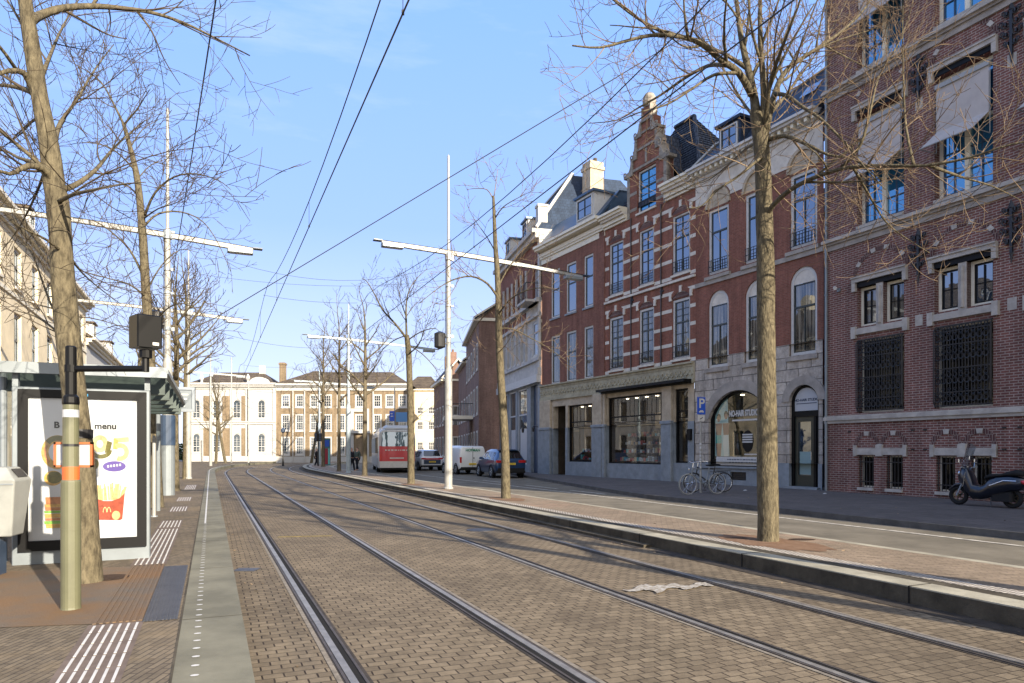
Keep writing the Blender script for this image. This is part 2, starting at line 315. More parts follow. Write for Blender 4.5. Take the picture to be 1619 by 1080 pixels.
# ---------------------------------------------------------------- tram axis and ground
def l1x(Y): return .955-.433*Y+(.005*(Y-45)**2 if Y > 45 else 0)
def off(Y, d):
    e = .05; t = Vector((l1x(Y+e)-l1x(Y-e), 2*e, 0)).normalized(); n = Vector((t.y, -t.x, 0))
    return Vector((l1x(Y), Y, 0))+n*d
def offY(Y, d): return off(Y-d*.397, d)
def ribbon(m, d0, d1, z, ya=-14, yb=84, z0=None, step=None):
    ys = [ya]; 
    while ys[-1] < yb: ys.append(min(yb, ys[-1]+(step or (6 if ys[-1] < 42 else 1.5))))
    for a, b in zip(ys[:-1], ys[1:]):
        p = [off(a, d0), off(a, d1), off(b, d1), off(b, d0)]
        if z0 is None: m.poly([(q.x, q.y, z) for q in p])
        else:
            top = [(q.x, q.y, z) for q in p]; m.poly(top)
            m.quad((p[0].x,p[0].y,z0), (p[0].x,p[0].y,z), (p[3].x,p[3].y,z), (p[3].x,p[3].y,z0))
            m.quad((p[2].x,p[2].y,z0), (p[2].x,p[2].y,z), (p[1].x,p[1].y,z), (p[1].x,p[1].y,z0))
            if a == ya: m.quad((p[0].x,p[0].y,z0), (p[1].x,p[1].y,z0), (p[1].x,p[1].y,z), (p[0].x,p[0].y,z))
    return m
m = MB(); m.quad((-400,-120,-.03), (400,-120,-.03), (400,700,-.03), (-400,700,-.03)); struct('ground', m, M['far'])
struct('tram_track_paving', ribbon(MB(), -.66, 5.7, 0), M['pave'])
m = MB()
for d, sgn in ((0, 1), (1.435, -1), (3.1, 1), (4.535, -1)):
    t = MB(); a, b = sorted((d-.065*sgn, d+.12*sgn)); ribbon(t, a, b, .004)
    t.mi = 1; a, b = sorted((d-.10*sgn, d-.065*sgn)); ribbon(t, a, b, .005)
    struct('rail_tar_strip', t, [M['tar'], M['mortar']])
    t = MB(); a, b = sorted((d-.026*sgn, d+.026*sgn)); ribbon(t, a, b, .012, z0=.004)
    t.mi = 1; a, b = sorted((d+.030*sgn, d+.072*sgn)); ribbon(t, a, b, .0065)
    t.mi = 2; a, b = sorted((d+.072*sgn, d+.092*sgn)); ribbon(t, a, b, .012, z0=.004)
    a, b = sorted((d-.052*sgn, d-.030*sgn)); ribbon(t, a, b, .008)
    struct('tram_rail', t, [M['rail'], M['groove'], M['raildark']])
# island between tramway and road
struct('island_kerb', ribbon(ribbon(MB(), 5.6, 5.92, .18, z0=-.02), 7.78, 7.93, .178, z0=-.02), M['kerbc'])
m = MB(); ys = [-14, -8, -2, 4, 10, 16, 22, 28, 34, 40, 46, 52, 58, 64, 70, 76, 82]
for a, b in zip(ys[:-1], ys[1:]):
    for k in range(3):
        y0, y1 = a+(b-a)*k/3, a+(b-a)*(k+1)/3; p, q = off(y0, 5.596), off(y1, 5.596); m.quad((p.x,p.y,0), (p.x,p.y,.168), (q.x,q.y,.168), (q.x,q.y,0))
struct('island_kerb_face_shade', m, M['kerbd'])  # kerb face darkened by colour, its shade put into the concrete
m = MB()
for k in range(-3, 40):      # kerb joints, one every 2.4 m
    Y = 7.0+2.4*k*.92
    if Y < -12 or Y > 60: continue
    p = off(Y, 5.593); q = off(Y+.018, 5.593); p2 = off(Y, 5.925); q2 = off(Y+.018, 5.925)
    m.quad((p.x,p.y,.1825), (q.x,q.y,.1825), (q2.x,q2.y,.1825), (p2.x,p2.y,.1825)); m.quad((p.x-.004,p.y-.002,0), (q.x-.004,q.y-.002,0), (q.x-.004,q.y-.002,.1825), (p.x-.004,p.y-.002,.1825))
struct('kerb_joints', m, M['groove'])
m = MB(); ribbon(m, 5.30, 5.44, .0045, ya=8.9); ribbon(m, 5.34, 5.592, .0045, ya=-14, yb=8.6); struct('kerb_shadow_strip', m, M['tar'])  # dark strip painted along the kerb as its shadow band
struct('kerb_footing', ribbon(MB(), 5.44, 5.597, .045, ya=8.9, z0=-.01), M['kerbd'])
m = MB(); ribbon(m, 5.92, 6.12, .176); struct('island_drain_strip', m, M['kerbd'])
m = MB(); ribbon(m, 6.12, 6.36, .18); struct('island_tile_strip', m, M['speck'])
m = MB(); ribbon(m, 6.36, 7.78, .177); struct('island_paving', m, M['pave3'])
m = MB(); a, b = off(-14, 7.93), off(84, 7.93)
pts = [off(y, 7.9) for y in (-14, 0, 20, 40, 50, 60, 70, 84)]
for p, q in zip(pts[:-1], pts[1:]): m.quad((p.x,p.y,-.004), (p.x+45,p.y+19,-.004), (q.x+45,q.y+19,-.004), (q.x,q.y,-.004))
struct('road', m, M['asph'])
struct('road_gutter', ribbon(MB(), 7.93, 8.30, .001), M['kerbc'])
struct('road_gutter_joint', ribbon(MB(), 8.30, 8.345, .003), M['tar'])
struct('road_line', ribbon(MB(), 11.10, 11.22, .004, yb=44), M['lwhite'])
m = MB(); 
for a, b in ((24.5, 27), (28, 31), (33, 36)):
    p, q = Vector((4.2-.42*(a-24), a, 0)), Vector((4.2-.42*(b-24), b, 0)); m.quad((p.x-.75,p.y,.003), (p.x-.62,p.y,.003), (q.x-.62,q.y,.003), (q.x-.75,q.y,.003))
struct('parking_bay_line', m, M['lwhite'])
# sidewalk in front of the facades
kp = [off(y, 11.98) for y in (-14, 0, 8, 13, 17.6)]+[Vector((4.0,23.6,0)), Vector((3.2,27.1,0)), Vector((1.6,35,0)), Vector((.3,42,0)), Vector((-1.6,50,0)), Vector((-4.2,58,0)), Vector((-9.5,76,0))]
m = MB(); k2 = MB()
for p, q in zip(kp[:-1], kp[1:]):
    fp, fq = p+Vector((22, 12, 0)), q+Vector((22, 12, 0)); n = Vector((q.y-p.y, p.x-q.x, 0)).normalized()*.16; p1, q1 = p+n, q+n
    m.quad((p1.x,p1.y,.12), (fp.x,fp.y,.12), (fq.x,fq.y,.12), (q1.x,q1.y,.12))
    k2.quad((p.x,p.y,.124), (p1.x,p1.y,.124), (q1.x,q1.y,.124), (q.x,q.y,.124)); k2.quad((p.x,p.y,-.01), (p.x,p.y,.124), (q.x,q.y,.124), (q.x,q.y,-.01))
struct('sidewalk', m, M['walk']); struct('sidewalk_kerb', k2, mat('dark kerb stone', (.085,.082,.08), .8, var=.25, vs=3))
# platform on the left
struct('platform_paving', ribbon(MB(), -14, -1.085, .2), M['pave2'])
struct('platform_kerb', ribbon(MB(), -1.085, -.64, .203, z0=-.01), M['slab'])
m = MB()
for k in range(52):
    p = off(3.4+k*.19, -.965); t = (off(20, 0)-off(19, 0)).normalized(); n = Vector((t.y, -t.x, 0))
    m.poly([tuple(p+n*.026*math.cos(a*PI/4)+t*.02*math.sin(a*PI/4)+Vector((0,0,.207))) for a in range(8)])
ribbon(m, -.985, -.955, .207, ya=13.2, yb=60)
struct('platform_edge_marks', m, M['white'])
m = MB(); m.mi = 0
for ya, yb in ((3.4, 6.0), (8.85, 12.5), (12.8, 13.9), (16, 17.2), (19.1, 20.6), (24.6, 27.6)):
    for i in range(6):
        y = ya
        while y < yb: ribbon(m, -1.70+i*.058, -1.683+i*.058, .2065, ya=y, yb=min(y+.27, yb), z0=.2); y += .30
struct('tactile_guide_ribs', m, M['white'])
m = MB()
for ya, yb in ((3.4, 6.04), (8.8, 14.0), (15.9, 17.3), (19, 20.7), (24.6, 27.6)): ribbon(m, -1.74, -1.36, .203, ya=ya, yb=yb)
struct('tactile_guide_base', m, mat('dark tactile tile', (.13,.10,.085), .85, var=.2, vs=6))
# rusty steel cover round the tree, ribbed guide band and grid
m = MB()
P = [offY(5.45, -1.40), offY(8.15, -1.40), offY(7.75, -2.95), offY(7.2, -4.4), offY(5.0, -4.0)]
m.poly([(p.x, p.y, .204) for p in P]); 
struct('tree_cover_plate', m, M['rust'])
m = MB()
for i in range(8): ribbon(m, -1.715+i*.045, -1.69+i*.045, .211, ya=6.05, yb=8.78, z0=.204)
struct('ribbed_steel_band', m, M['rust'])
m = MB(); ribbon(m, -1.37, -1.12, .2045, ya=6.0, yb=8.6)
for i in range(9): ribbon(m, -1.365+i*.027, -1.355+i*.027, .209, ya=6.0, yb=8.6, z0=.2045)
struct('steel_grid_strip', m, M['steelplate'])
m = MB(); c = G(172, 914, .2)
m.poly([(c.x+.2*math.cos(a*PI/10), c.y+.19*math.sin(a*PI/10), .2085) for a in range(20)]); struct('tree_pit_hole', m, M['pit'])
# small marks: mortar patch by the rail, yellow line, service covers
rnd = random.Random(4)
m = MB(); top = []; bot = []
for k in range(41):
    px = 985+k*3.6; yc = 934-k*.2+2.2*math.sin(k*.5); th = (2.0+4.5*math.exp(-((k-13)/6.5)**2)+1.6*math.exp(-((k-29)/7)**2))*rnd.uniform(.55, 1.2)*min(1, k/4+.2, (40-k)/4+.2)
    top.append(G(px, yc-th, .0)); bot.append(G(px, yc+th, .0))
for a, b, c, d in zip(top[:-1], top[1:], bot[1:], bot[:-1]): m.quad((a.x,a.y,.0135), (b.x,b.y,.0135), (c.x,c.y,.0135), (d.x,d.y,.0135))
struct('mortar_patch', m, mat('whitish mortar', (.40,.38,.35), .95, vs=22, col2=(.15,.12,.085), bump=.4))
m = MB(); a, b = G(440, 849), G(526, 847); m.quad((a.x,a.y-.09,.004), (b.x,b.y-.09,.004), (b.x,b.y+.03,.004), (a.x,a.y+.03,.004)); struct('yellow_paint_line', m, M['yel'])
m = MB(); c = G(390, 901); m.box(c.x-.14, c.x+.14, c.y-.12, c.y+.12, 0, .006); tag(m.build('service_cover', M['steelplate']), 'small blue grey service cover set in the paving beside the left rail', 'cover')
for px, py, z, r, lb in ((353, 1014, 0, .035, 'white crumpled scrap lying against the platform kerb near the left rail'), (1178, 776, .12, .07, 'pale litter scrap on the sidewalk below the hair studio window'), (1304, 781, .12, .06, 'pale litter scrap at the corner between hair studio and purple brick building')):
    m = MB(); c = G(px, py, z)
    m.add([(c.x+r*1.4*math.cos(a*PI/3)*rnd.uniform(.7,1.2), c.y+r*math.sin(a*PI/3), z+.006+rnd.uniform(0,.012)) for a in range(6)]+[(c.x, c.y, z+r*.6)], [(i,(i+1)%6,6) for i in range(6)]+[(5,4,3,2,1,0)])
    tag(m.build('litter', M['white']), lb, 'litter', 'scraps of litter')

# reddish soil round the island trees, covers and joints
m = MB()
for px, py, r in ((1218, 857, .62), (802, 789, .5), (652, 766, .5)):
    c = G(px, py, .18); n = 26; t = Vector((-.397,.918,0)); q = Vector((.918,.397,0)); rr = random.Random(px)
    m.poly([tuple(c+t*math.cos(2*PI*k/n)*r*1.7*rr.uniform(.85,1.12)+q*math.sin(2*PI*k/n)*r*.85*rr.uniform(.85,1.12)+Vector((0,0,.0025))) for k in range(n)])
struct('tree_base_soil', m, mat('red brown tree soil', (.14,.08,.048), 1, vs=7, col2=(.20,.125,.08), bump=.4))
m = MB()
for c, r in ((G(1268, 853, .18), .13), (G(1163, 851, .18), .12)): m.poly([(c.x+r*1.6*math.cos(PI*k/8), c.y+r*.8*math.sin(PI*k/8), .1845) for k in range(16)])
struct('tree_base_hole', m, M['pit'])
m = MB()
for k in range(16):
    Y = 3.6+k*2.35; p, q = off(Y, -1.083), off(Y, -.642); p2, q2 = off(Y+.012, -1.083), off(Y+.012, -.642); m.quad((p.x,p.y,.2045), (q.x,q.y,.2045), (q2.x,q2.y,.2045), (p2.x,p2.y,.2045))
ribbon(m, -1.10, -1.085, .2048, yb=60); struct('platform_kerb_joints', m, M['kerbd'])
for px, py, z, r, lb in ((1150, 832, .0, .32, 'round iron manhole cover in the road below the hair studio'), (905, 768, .0, .3, 'round iron manhole cover in the shaded road before the shop windows'), (760, 838, .0, .28, 'round iron cover in the tram paving between the middle rails')):
    m = MB(); c = G(px, py, z); m.lathe([(r,.0), (r,.006), (r*.86,.007), (r*.84,.004)], 24, c); m.lathe([(r*.8,.0), (r*.8,.0065)], 24, c); tag(m.build('manhole_cover', M['steelplate']), lb, 'manhole cover')
rnd = random.Random(9); m = MB()
for k in range(420):        # dead leaves and grit lying in the gutters
    w_ = rnd.random(); Y = rnd.uniform(3, 40); d = rnd.choice((5.3+rnd.gauss(0,.08), 8.1+rnd.gauss(0,.1), 6.6+abs(rnd.gauss(0,.4)), -.45+rnd.gauss(0,.1), 11.75+rnd.gauss(0,.12), rnd.uniform(12.2,15))); z = .006 if d < 5.6 else .182 if d < 7.9 else .006 if d < 11.98 else .126
    p = offY(Y, d); a = rnd.uniform(0, 6.3); s_ = rnd.uniform(.012,.035); u = Vector((math.cos(a), math.sin(a), rnd.uniform(-.2,.3)))*s_; v_ = Vector((-math.sin(a), math.cos(a), rnd.uniform(0,.3)))*s_*.6
    p = Vector((p.x, p.y, z)); m.poly([tuple(p-u), tuple(p-v_), tuple(p+u), tuple(p+v_)])
tag(m.build('fallen_leaves', mat('dead leaves', (.16,.09,.04), .9, vs=.8, col2=(.34,.26,.17))), kind='stuff')
# ---------------------------------------------------------------- facade tools
class Fac:      # facade line X = a + s*Y seen from the camera; u runs away from the camera, v out to the street
    def __init__(s, a, sl, px0=None, Y0=None):
        s.a, s.s = a, sl; s.u0 = 0; s.k = math.hypot(1, sl)
        s.Y0 = Y0 if Y0 is not None else a/((px0-CX)/FPX-sl)
        s.o = Vector((a+sl*s.Y0, s.Y0, 0)); s.rz = math.atan2(1, sl)
    def Y(s, px): return s.a/((px-CX)/FPX-s.s)
    def u(s, px): return (s.Y(px)-s.Y0)*s.k
    def z(s, px, py): return H-(py-YH)*s.Y(px)/FPX
def arcpts(ua, ub, zs, rise, n=10):       # from ub (right) over the apex to ua
    if rise <= 0: return [(ub, zs), (ua, zs)]
    w2 = (ub-ua)/2; Rr = (w2*w2+rise*rise)/(2*rise); c = (ua+ub)/2; zc = zs+rise-Rr; a = math.asin(min(1, w2/Rr))
    if rise > w2: return [(c+w2*math.cos(PI*i/n), zs+rise*math.sin(PI*i/n)) for i in range(n+1)]
    return [(c+Rr*math.sin(a-2*a*i/n), zc+Rr*math.cos(a-2*a*i/n)) for i in range(n+1)]
def outline(ua, ub, za, zb, rise, n=10): return [(ua, za), (ub, za)]+arcpts(ua, ub, zb-rise, rise, n)
def wall(m, u0, u1, z0, z1, ops, v=0, rev=.16, back=None):
    us = sorted({u0, u1}|{x for o in ops for x in (o[0], o[1]) if u0 < x < u1}); zs = sorted({z0, z1}|{x for o in ops for x in (o[2], o[3]) if z0 < x < z1})
    for a, b in zip(us[:-1], us[1:]):
        for c, d in zip(zs[:-1], zs[1:]):
            if any(o[0] <= (a+b)/2 <= o[1] and o[2] <= (c+d)/2 <= o[3] for o in ops): continue
            m.quad((a,v,c), (a,v,d), (b,v,d), (b,v,c))
    for o in ops:
        ua, ub, za, zb = o[:4]; r = o[4] if len(o) > 4 else 0; zs_ = zb-r
        m.quad((ua,v,za), (ua,v-rev,za), (ua,v-rev,zs_), (ua,v,zs_)); m.quad((ub,v,za), (ub,v,zs_), (ub,v-rev,zs_), (ub,v-rev,za))
        m.quad((ua,v,za), (ub,v,za), (ub,v-rev,za), (ua,v-rev,za))
        A = arcpts(ua, ub, zs_, r)
        for p, q in zip(A[:-1], A[1:]):
            m.quad((p[0],v,p[1]), (q[0],v,q[1]), (q[0],v-rev,q[1]), (p[0],v-rev,p[1]))
            if r > 0: m.add([(p[0],v,p[1]), (p[0],v,zb+1e-4), (q[0],v,zb+1e-4), (q[0],v,q[1])], [(0,1,2,3)])
    return m
def ring(m, o0, o1, v0, v1):     # frame between outlines o0 (outer) and o1 (inner), depth v0..v1 (front v1)
    n = len(o0)
    for i in range(n):
        j = (i+1) % n; a, b, c, d = o0[i], o0[j], o1[j], o1[i]
        m.quad((a[0],v1,a[1]), (b[0],v1,b[1]), (c[0],v1,c[1]), (d[0],v1,d[1]))
        m.quad((d[0],v1,d[1]), (c[0],v1,c[1]), (c[0],v0,c[1]), (d[0],v0,d[1]))
        m.quad((a[0],v0,a[1]), (b[0],v0,b[1]), (b[0],v1,b[1]), (a[0],v1,a[1]))
def window(par, ua, ub, za, zb, rise=0, v=-.12, fw=.07, frame='white', sash='dgreen', glass='glsky', cols=2, bars=(), hb=(.62,), sill='stone', sillw=.06, tymp=None, name='window', simple=False):
    f = MB(); o0 = outline(ua, ub, za, zb, rise); o1 = outline(ua+fw, ub-fw, za+fw, zb-fw, max(0, rise-fw*.6) if rise else 0); ring(f, o0, o1, v-.05, v+.015)
    W = f.build(name, M[frame], par)
    zi0, zi1 = za+fw, zb-fw; ui0, ui1 = ua+fw, ub-fw; top = zb-rise if (tymp and rise) else zi1
    s = MB(); sw = .045
    gt = top if tymp else zi1
    o2 = outline(ui0, ui1, zi0, gt, 0 if tymp else max(0, rise-fw*.6) if rise else 0); o3 = outline(ui0+sw, ui1-sw, zi0+sw, gt-sw, 0 if tymp else max(0, rise-fw-sw*.6) if rise else 0)
    ring(s, o2, o3, v-.05, v-.008)
    h = gt-zi0
    for k, q in enumerate(hb):
        z = zi0+q*h; s.box(ui0+sw, ui1-sw, v-.05, v+.004, z-.035, z+.035)
    zs = [zi0+sw]+[zi0+q*h for q in hb]+[(zb-rise if rise and not tymp else gt-sw)]
    for k in range(len(zs)-1):
        c = cols[k] if isinstance(cols, (tuple, list)) else cols
        for i in range(1, c):
            u = ui0+(ui1-ui0)*i/c; s.box(u-.018, u+.018, v-.045, v-.004, zs[k]+.02, zs[k+1]-.02)
        b = bars[k] if k < len(bars) else 0
        for i in range(1, b+1):
            z = zs[k]+(zs[k+1]-zs[k])*i/(b+1); s.box(ui0+sw, ui1-sw, v-.043, v-.012, z-.012, z+.012)
    s.build('sash', M[sash], W)
    g = MB(); g.poly([(p[0], v-.04, p[1]) for p in (outline(ui0, ui1, zi0, gt, 0 if tymp else max(0, rise-fw*.6) if rise else 0))]); g.build('pane', M[glass], W)
    if tymp:
        t = MB(); t.mi = 0; t.poly([(p[0], v+.0, p[1]) for p in [(ui0, gt), (ui1, gt)]+arcpts(ui0, ui1, zb-rise, rise-fw*.6)]); t.build('arch_panel', M[tymp], W)
    if sill:
        b = MB(); b.box(ua-sillw, ub+sillw, v-.05, .075, za-.10, za-.002); b.build('sill', M[sill], W)
    return W
def cornice(m, u0, u1, z, prof):     # prof: list of (z offset bottom, z offset top, projection)
    for a, b, p in prof: m.box(u0, u1, -.05, p, z+a, z+b)
    return m
M['shopfill'] = mat('added shop lamp', (1,.80,.55), .5, emit=4)  # glowing lamps added to brighten the shop interiors
def shopbox(par, ua, ub, za, zb, d=1.6, seed=1, shelves=3, back=(.08,.06,.045), cols=None, name='shop_interior'):
    rnd = random.Random(seed); m = MB(); m.mi = 0
    m.quad((ua,-d,za), (ub,-d,za), (ub,-d,zb), (ua,-d,zb)); m.quad((ua,-.1,za), (ua,-d,za), (ua,-d,zb), (ua,-.1,zb)); m.quad((ub,-.1,za), (ub,-.1,zb), (ub,-d,zb), (ub,-d,za))
    m.quad((ua,-.1,zb), (ua,-d,zb), (ub,-d,zb), (ub,-.1,zb)); m.quad((ua,-.1,za), (ub,-.1,za), (ub,-d,za), (ua,-d,za))
    for k in range(shelves):
        z = za+.12+k*.42; v0 = -.45-.15*k; m.mi = 1; m.box(ua+.35, ub-.3, v0-.35, v0, z-.03, z)
        u = ua+.45
        while u < ub-.4:
            m.mi = rnd.choice((2,3,4,5,2,6)); w_ = rnd.uniform(.06,.17); h = rnd.uniform(.06,.26); m.box(u, u+w_, v0-.25, v0-.05, z+.001, z+h); u += w_+rnd.uniform(.02,.12)
    m.mi = 3
    for k in range(3):
        u = rnd.uniform(ua+.5, ub-.6); m.box(u, u+rnd.uniform(.2,.5), -d+.02, -d+.06, zb-1.6, zb-.8)
    m.mi = 7
    for k in range(max(2, int((ub-ua)/.8))): u = ua+.4+.8*k; m.box(u, u+.12, -.7, -.58, zb-.06, zb-.03)
    return m.build(name, [mat('shop back '+str(seed), back, .8, var=.3), mat('shop shelf', (.12,.08,.05), .6), M['white'], mat('tan goods', (.45,.30,.16), .7), mat('red goods', (.35,.05,.04), .6), mat('teal goods', (.1,.3,.3), .6), mat('dark goods', (.03,.03,.05), .6), M['shopfill']], par)
def stripe(m, zs, u0, u1, ops, h=.17, p=.012):    # stone stripe broken by openings
    for z in zs:
        cuts = sorted([(o[0]-.02, o[1]+.02) for o in ops if o[2]-.02 < z+h and o[3]+.02 > z]); a = u0
        for c, d in cuts:
            if c > a+.03: m.box(a, c, -.03, p, z, z+h)
            a = max(a, d)
        if u1 > a+.03: m.box(a, u1, -.03, p, z, z+h)
def slab3(m, p, th=.12):      # roof slab: 4 corner points, thickness down
    a, b, c, d = [Vector(q) for q in p]; n = (b-a).cross(d-a).normalized()*th
    if n.z > 0: n = -n
    q = [a, b, c, d]; r = [x+n for x in q]
    m.add(q+r, [(0,1,2,3),(7,6,5,4),(0,4,5,1),(1,5,6,2),(2,6,7,3),(3,7,4,0)])

ROW = lambda px: Fac(24.44, -.527, px)
# ================================================================ A: purple brick bank building
fA = Fac(22.43, -.463, 1305)
A = thing('bank_building', 'tall purple brown brick building with iron grilles and pale awnings at the right edge', 'building', fA.o, fA.rz)
cw = .84; cen = [(fA.u(1355)+fA.u(1430))/2]; cen += [(fA.u(1478)+fA.u(1570))/2]; dU = cen[1]-cen[0]
while cen[-1] > -24: cen.append(cen[-1]+dU)
ops = []
for c in cen:
    ops += [(c-cw, c-.12, 5.68, 7.0), (c+.12, c+cw, 5.68, 7.0), (c-cw, c+cw, 2.80, 5.25), (c-cw, c+cw, 9.05, 12.72), (c-cw, c+cw, 14.25, 17.4)]
    ops += [(c-.80, c-.22, .32, 1.38), (c+.22, c+.80, .32, 1.38)]
UE = -27
wall(MB(), UE, 0, -.1, 19.2, ops, rev=.3).build('wall', M['bA'], A)
m = MB(); m.quad((0,0,-.1), (0,-12,-.1), (0,-12,19.2), (0,0,19.2)); m.quad((UE,0,-.1), (UE,0,19.2), (UE,-12,19.2), (UE,-12,-.1)); m.quad((UE,-12,-.1),(UE,-12,19.2),(0,-12,19.2),(0,-12,-.1)); m.build('side_wall', M['bA'], A)
m = MB(); m.quad((UE-.4,.5,19.2), (.2,.5,19.2), (.2,-3,22), (UE-.4,-3,22)); m.quad((.2,.5,19.2), (.2,-12,19.2), (.2,-9,22), (.2,-3,22)); m.quad((UE-.4,-3,22), (.2,-3,22), (.2,-9,22), (UE-.4,-9,22)); m.build('roof', M['slate'], A)
m = MB()
for z0 in (2.5,): cornice(m, UE, .0, z0, [(-.02, .08, .07), (.08, .2, .12), (.2, .24, .07)])
for z0 in (8.5, 13.72):
    m.mi = 1; cornice(m, UE, .0, z0, [(0, .18, .06), (.18, .26, .13)]); m.mi = 0; cornice(m, UE, .0, z0, [(.26, .36, .22), (.36, .40, .16)])
m.mi = 0; cornice(m, UE, 0, 18.7, [(0, .2, .15), (.2, .35, .4), (.35, .5, .55)])
m.build('string_course', [M['stoneA'], M['stoneg']], A)
def stone_arch(m, c, hw, z, rise, blocks):
    pts = arcpts(c-hw, c+hw, z, rise, 16); pto = arcpts(c-hw-.13, c+hw+.13, z, rise+.14, 16)
    for i in range(16):
        blk = i in blocks; m.mi = 1 if blk else 0; pr = .03 if blk else .014
        a, b, d, e = pts[i], pts[i+1], pto[i+1], pto[i]
        m.add([(a[0],pr,a[1]),(b[0],pr,b[1]),(d[0],pr,d[1]),(e[0],pr,e[1]),(a[0],-.02,a[1]),(b[0],-.02,b[1]),(d[0],-.02,d[1]),(e[0],-.02,e[1])], [(0,1,2,3),(0,4,5,1),(2,6,7,3),(1,5,6,2),(3,7,4,0)])
M['bAd'] = brick('dark arch brick', (.095,.045,.042), (.075,.035,.035), (.2,.15,.13), .075, .2, .012)
for ci, c in enumerate(cen[:8]):
    for z in (7.05, 12.78):            # hooded lintels with dropped ends
        st = MB(); st.mi = 1
        st.box(c-cw-.14, c+cw+.14, -.02, .13, z+.12, z+.25); st.box(c-cw-.14, c+cw+.14, -.02, .17, z+.25, z+.30)
        for sg in (-1, 1): st.box(min(c+sg*(cw+.14), c+sg*(cw+.01)), max(c+sg*(cw+.14), c+sg*(cw+.01)), -.02, .12, z-.17, z+.12)
        st.mi = 2; st.box(c-cw+.02, c+cw-.02, -.28, .04, z-.04 if z > 8 else z-.05, z+.12); st.mi = 1
        st.build('window_lintel', [M['bAd'], M['stoneA'], M['blackp']], A); st = MB(); stone_arch(st, c, cw+.06, z+.36, .66, (2, 6, 9, 13)); st.build('relief_arch', [M['bAd'], M['stoneA']], A)
    st = MB(); st.mi = 1
    st.box(c-cw-.16, c+cw+.16, -.28, .09, 5.42, 5.62); 
    for sg in (-1, 1): st.box(min(c+sg*(cw+.18), c+sg*(cw+.01)), max(c+sg*(cw+.18), c+sg*(cw+.01)), -.02, .11, 5.30, 5.70)
    st.box(c-.12, c+.12, -.2, .03, 5.62, 7.0); st.tube([(c, .03, 5.7), (c, .03, 6.9)], .06, 8)
    st.build('stone_crossbar', [M['bAd'], M['stoneA']], A); st = MB(); st.mi = 1
    st.box(c-.96, c+.96, -.02, .06, 1.40, 1.62)
    for u in (c-.96, c+.84, c-.12): st.box(u, u+.12 if abs(u-c+.12) > .01 else c+.12, -.02, .075, 1.36, 1.72)
    stone_arch(st, c-.48, .36, 1.66, .38, (0, 7, 8)); stone_arch(st, c+.48, .36, 1.66, .38, (7, 8, 15))
    st.build('basement_lintel', [M['bAd'], M['stoneA']], A)
    for sg in (-1, 1):
        a, b = sorted((c+sg*.12, c+sg*cw)); window(A, a, b, 5.68, 7.0, v=-.2, fw=.09, frame='cream', sash='blackp', glass='glcur' if ci == 0 else 'glsky', cols=2, bars=(1,), hb=(), sill=None)
        a, b = sorted((c+sg*.22, c+sg*.80)); window(A, a, b, .32, 1.38, v=-.22, fw=.05, frame='cream', sash='blackp', glass='gldark', cols=2, hb=(), sill='stoneA', sillw=.0)
        g = MB()
        for i in range(5): u = a+(b-a)*(i+.5)/5; g.tube([(u,-.03,.33), (u,-.03,1.36)], .012, 5)
        g.box(a, b, -.04, -.02, .5, .53); g.box(a, b, -.04, -.02, 1.15, 1.18); g.build('basement_grille', M['black'], A)
    # big grilled window
    W = window(A, c-cw, c+cw, 2.80, 5.25, v=-.24, fw=.06, frame='cream', sash='blackp', glass='gldark', cols=3, bars=(2,), hb=(), sill=None)
    g = MB(); nb = 18
    for i in range(nb+1):
        u = c-cw+.03+(2*cw-.06)*i/nb; g.tube([(u, .03, 2.84), (u, .03, 5.22)], .013, 5)
    for z in (2.86, 3.25, 3.95, 4.65, 5.05, 5.2): g.box(c-cw, c+cw, .02, .045, z, z+.028)
    for z in (3.06, 3.6, 4.3, 4.86):
        for i in range(nb//2):
            u = c-cw+.09+(2*cw-.12)*(i+.5)/(nb/2); g.torus((u, .035, z), (0,1,0), .08, .016, 10, 4); g.torus((u, .035, z+.17), (0,1,0), .055, .014, 8, 4); g.torus((u, .035, z+.3), (0,1,0), .04, .012, 8, 4)
    for u in (c-cw+.02, c+cw-.02): g.tube([(u, .0, 2.84), (u, .09, 3.0), (u, .09, 5.1), (u, .0, 5.22)], .018, 5)
    g.build('window_grille', M['black'], W)
    # upper windows
    for (z0, z1, aw) in ((9.05, 12.72, ci), (14.25, 17.4, ci+9)):
        W = window(A, c-cw, c+cw, z0, z1, v=-.24, fw=.11, frame='cream', sash='navy', glass='glskytint', cols=1, hb=(), sill='stoneA', sillw=.0)
        mu = MB(); mu.box(c-.07, c+.07, -.29, -.2, z0+.1, z1-.1); mu.box(c-cw+.1, c+cw-.1, -.29, -.2, z0+2.0, z0+2.1); mu.build('mullion', M['cream'], W)
        sb = MB()
        for sg in (-1, 1):
            a, b = sorted((c+sg*.07, c+sg*(cw-.11)))
            for z in (z0+.7, z0+1.35): sb.box(a, b, -.28, -.235, z-.014, z+.014)
            sb.box((a+b)/2-.014, (a+b)/2+.014, -.28, -.236, z0+.1, z0+2.0)
        sb.build('glazing_bar', M['navy'], W)
        if ci == 1 and z0 > 14: continue
        zt = z1-.38; am = MB(); am.box(c-cw+.06, c+cw-.06, -.08, .10, zt, zt+.13); am.mi = 1
        zm = zt-1.28 if z0 < 14 else zt-1.0
        am.box(c-cw+.09, c+cw-.09, .04, .048, zm, zt); 
        am.mi = 1; am.add([(c-cw+.09,.048,zm),(c+cw-.09,.048,zm),(c+cw-.09,.80,zm-.62),(c-cw+.09,.80,zm-.62),(c-cw+.09,.04,zm-.012),(c+cw-.09,.04,zm-.012),(c+cw-.09,.80,zm-.632),(c-cw+.09,.80,zm-.632)], [(0,1,2,3),(7,6,5,4),(0,3,7,4),(1,5,6,2)])
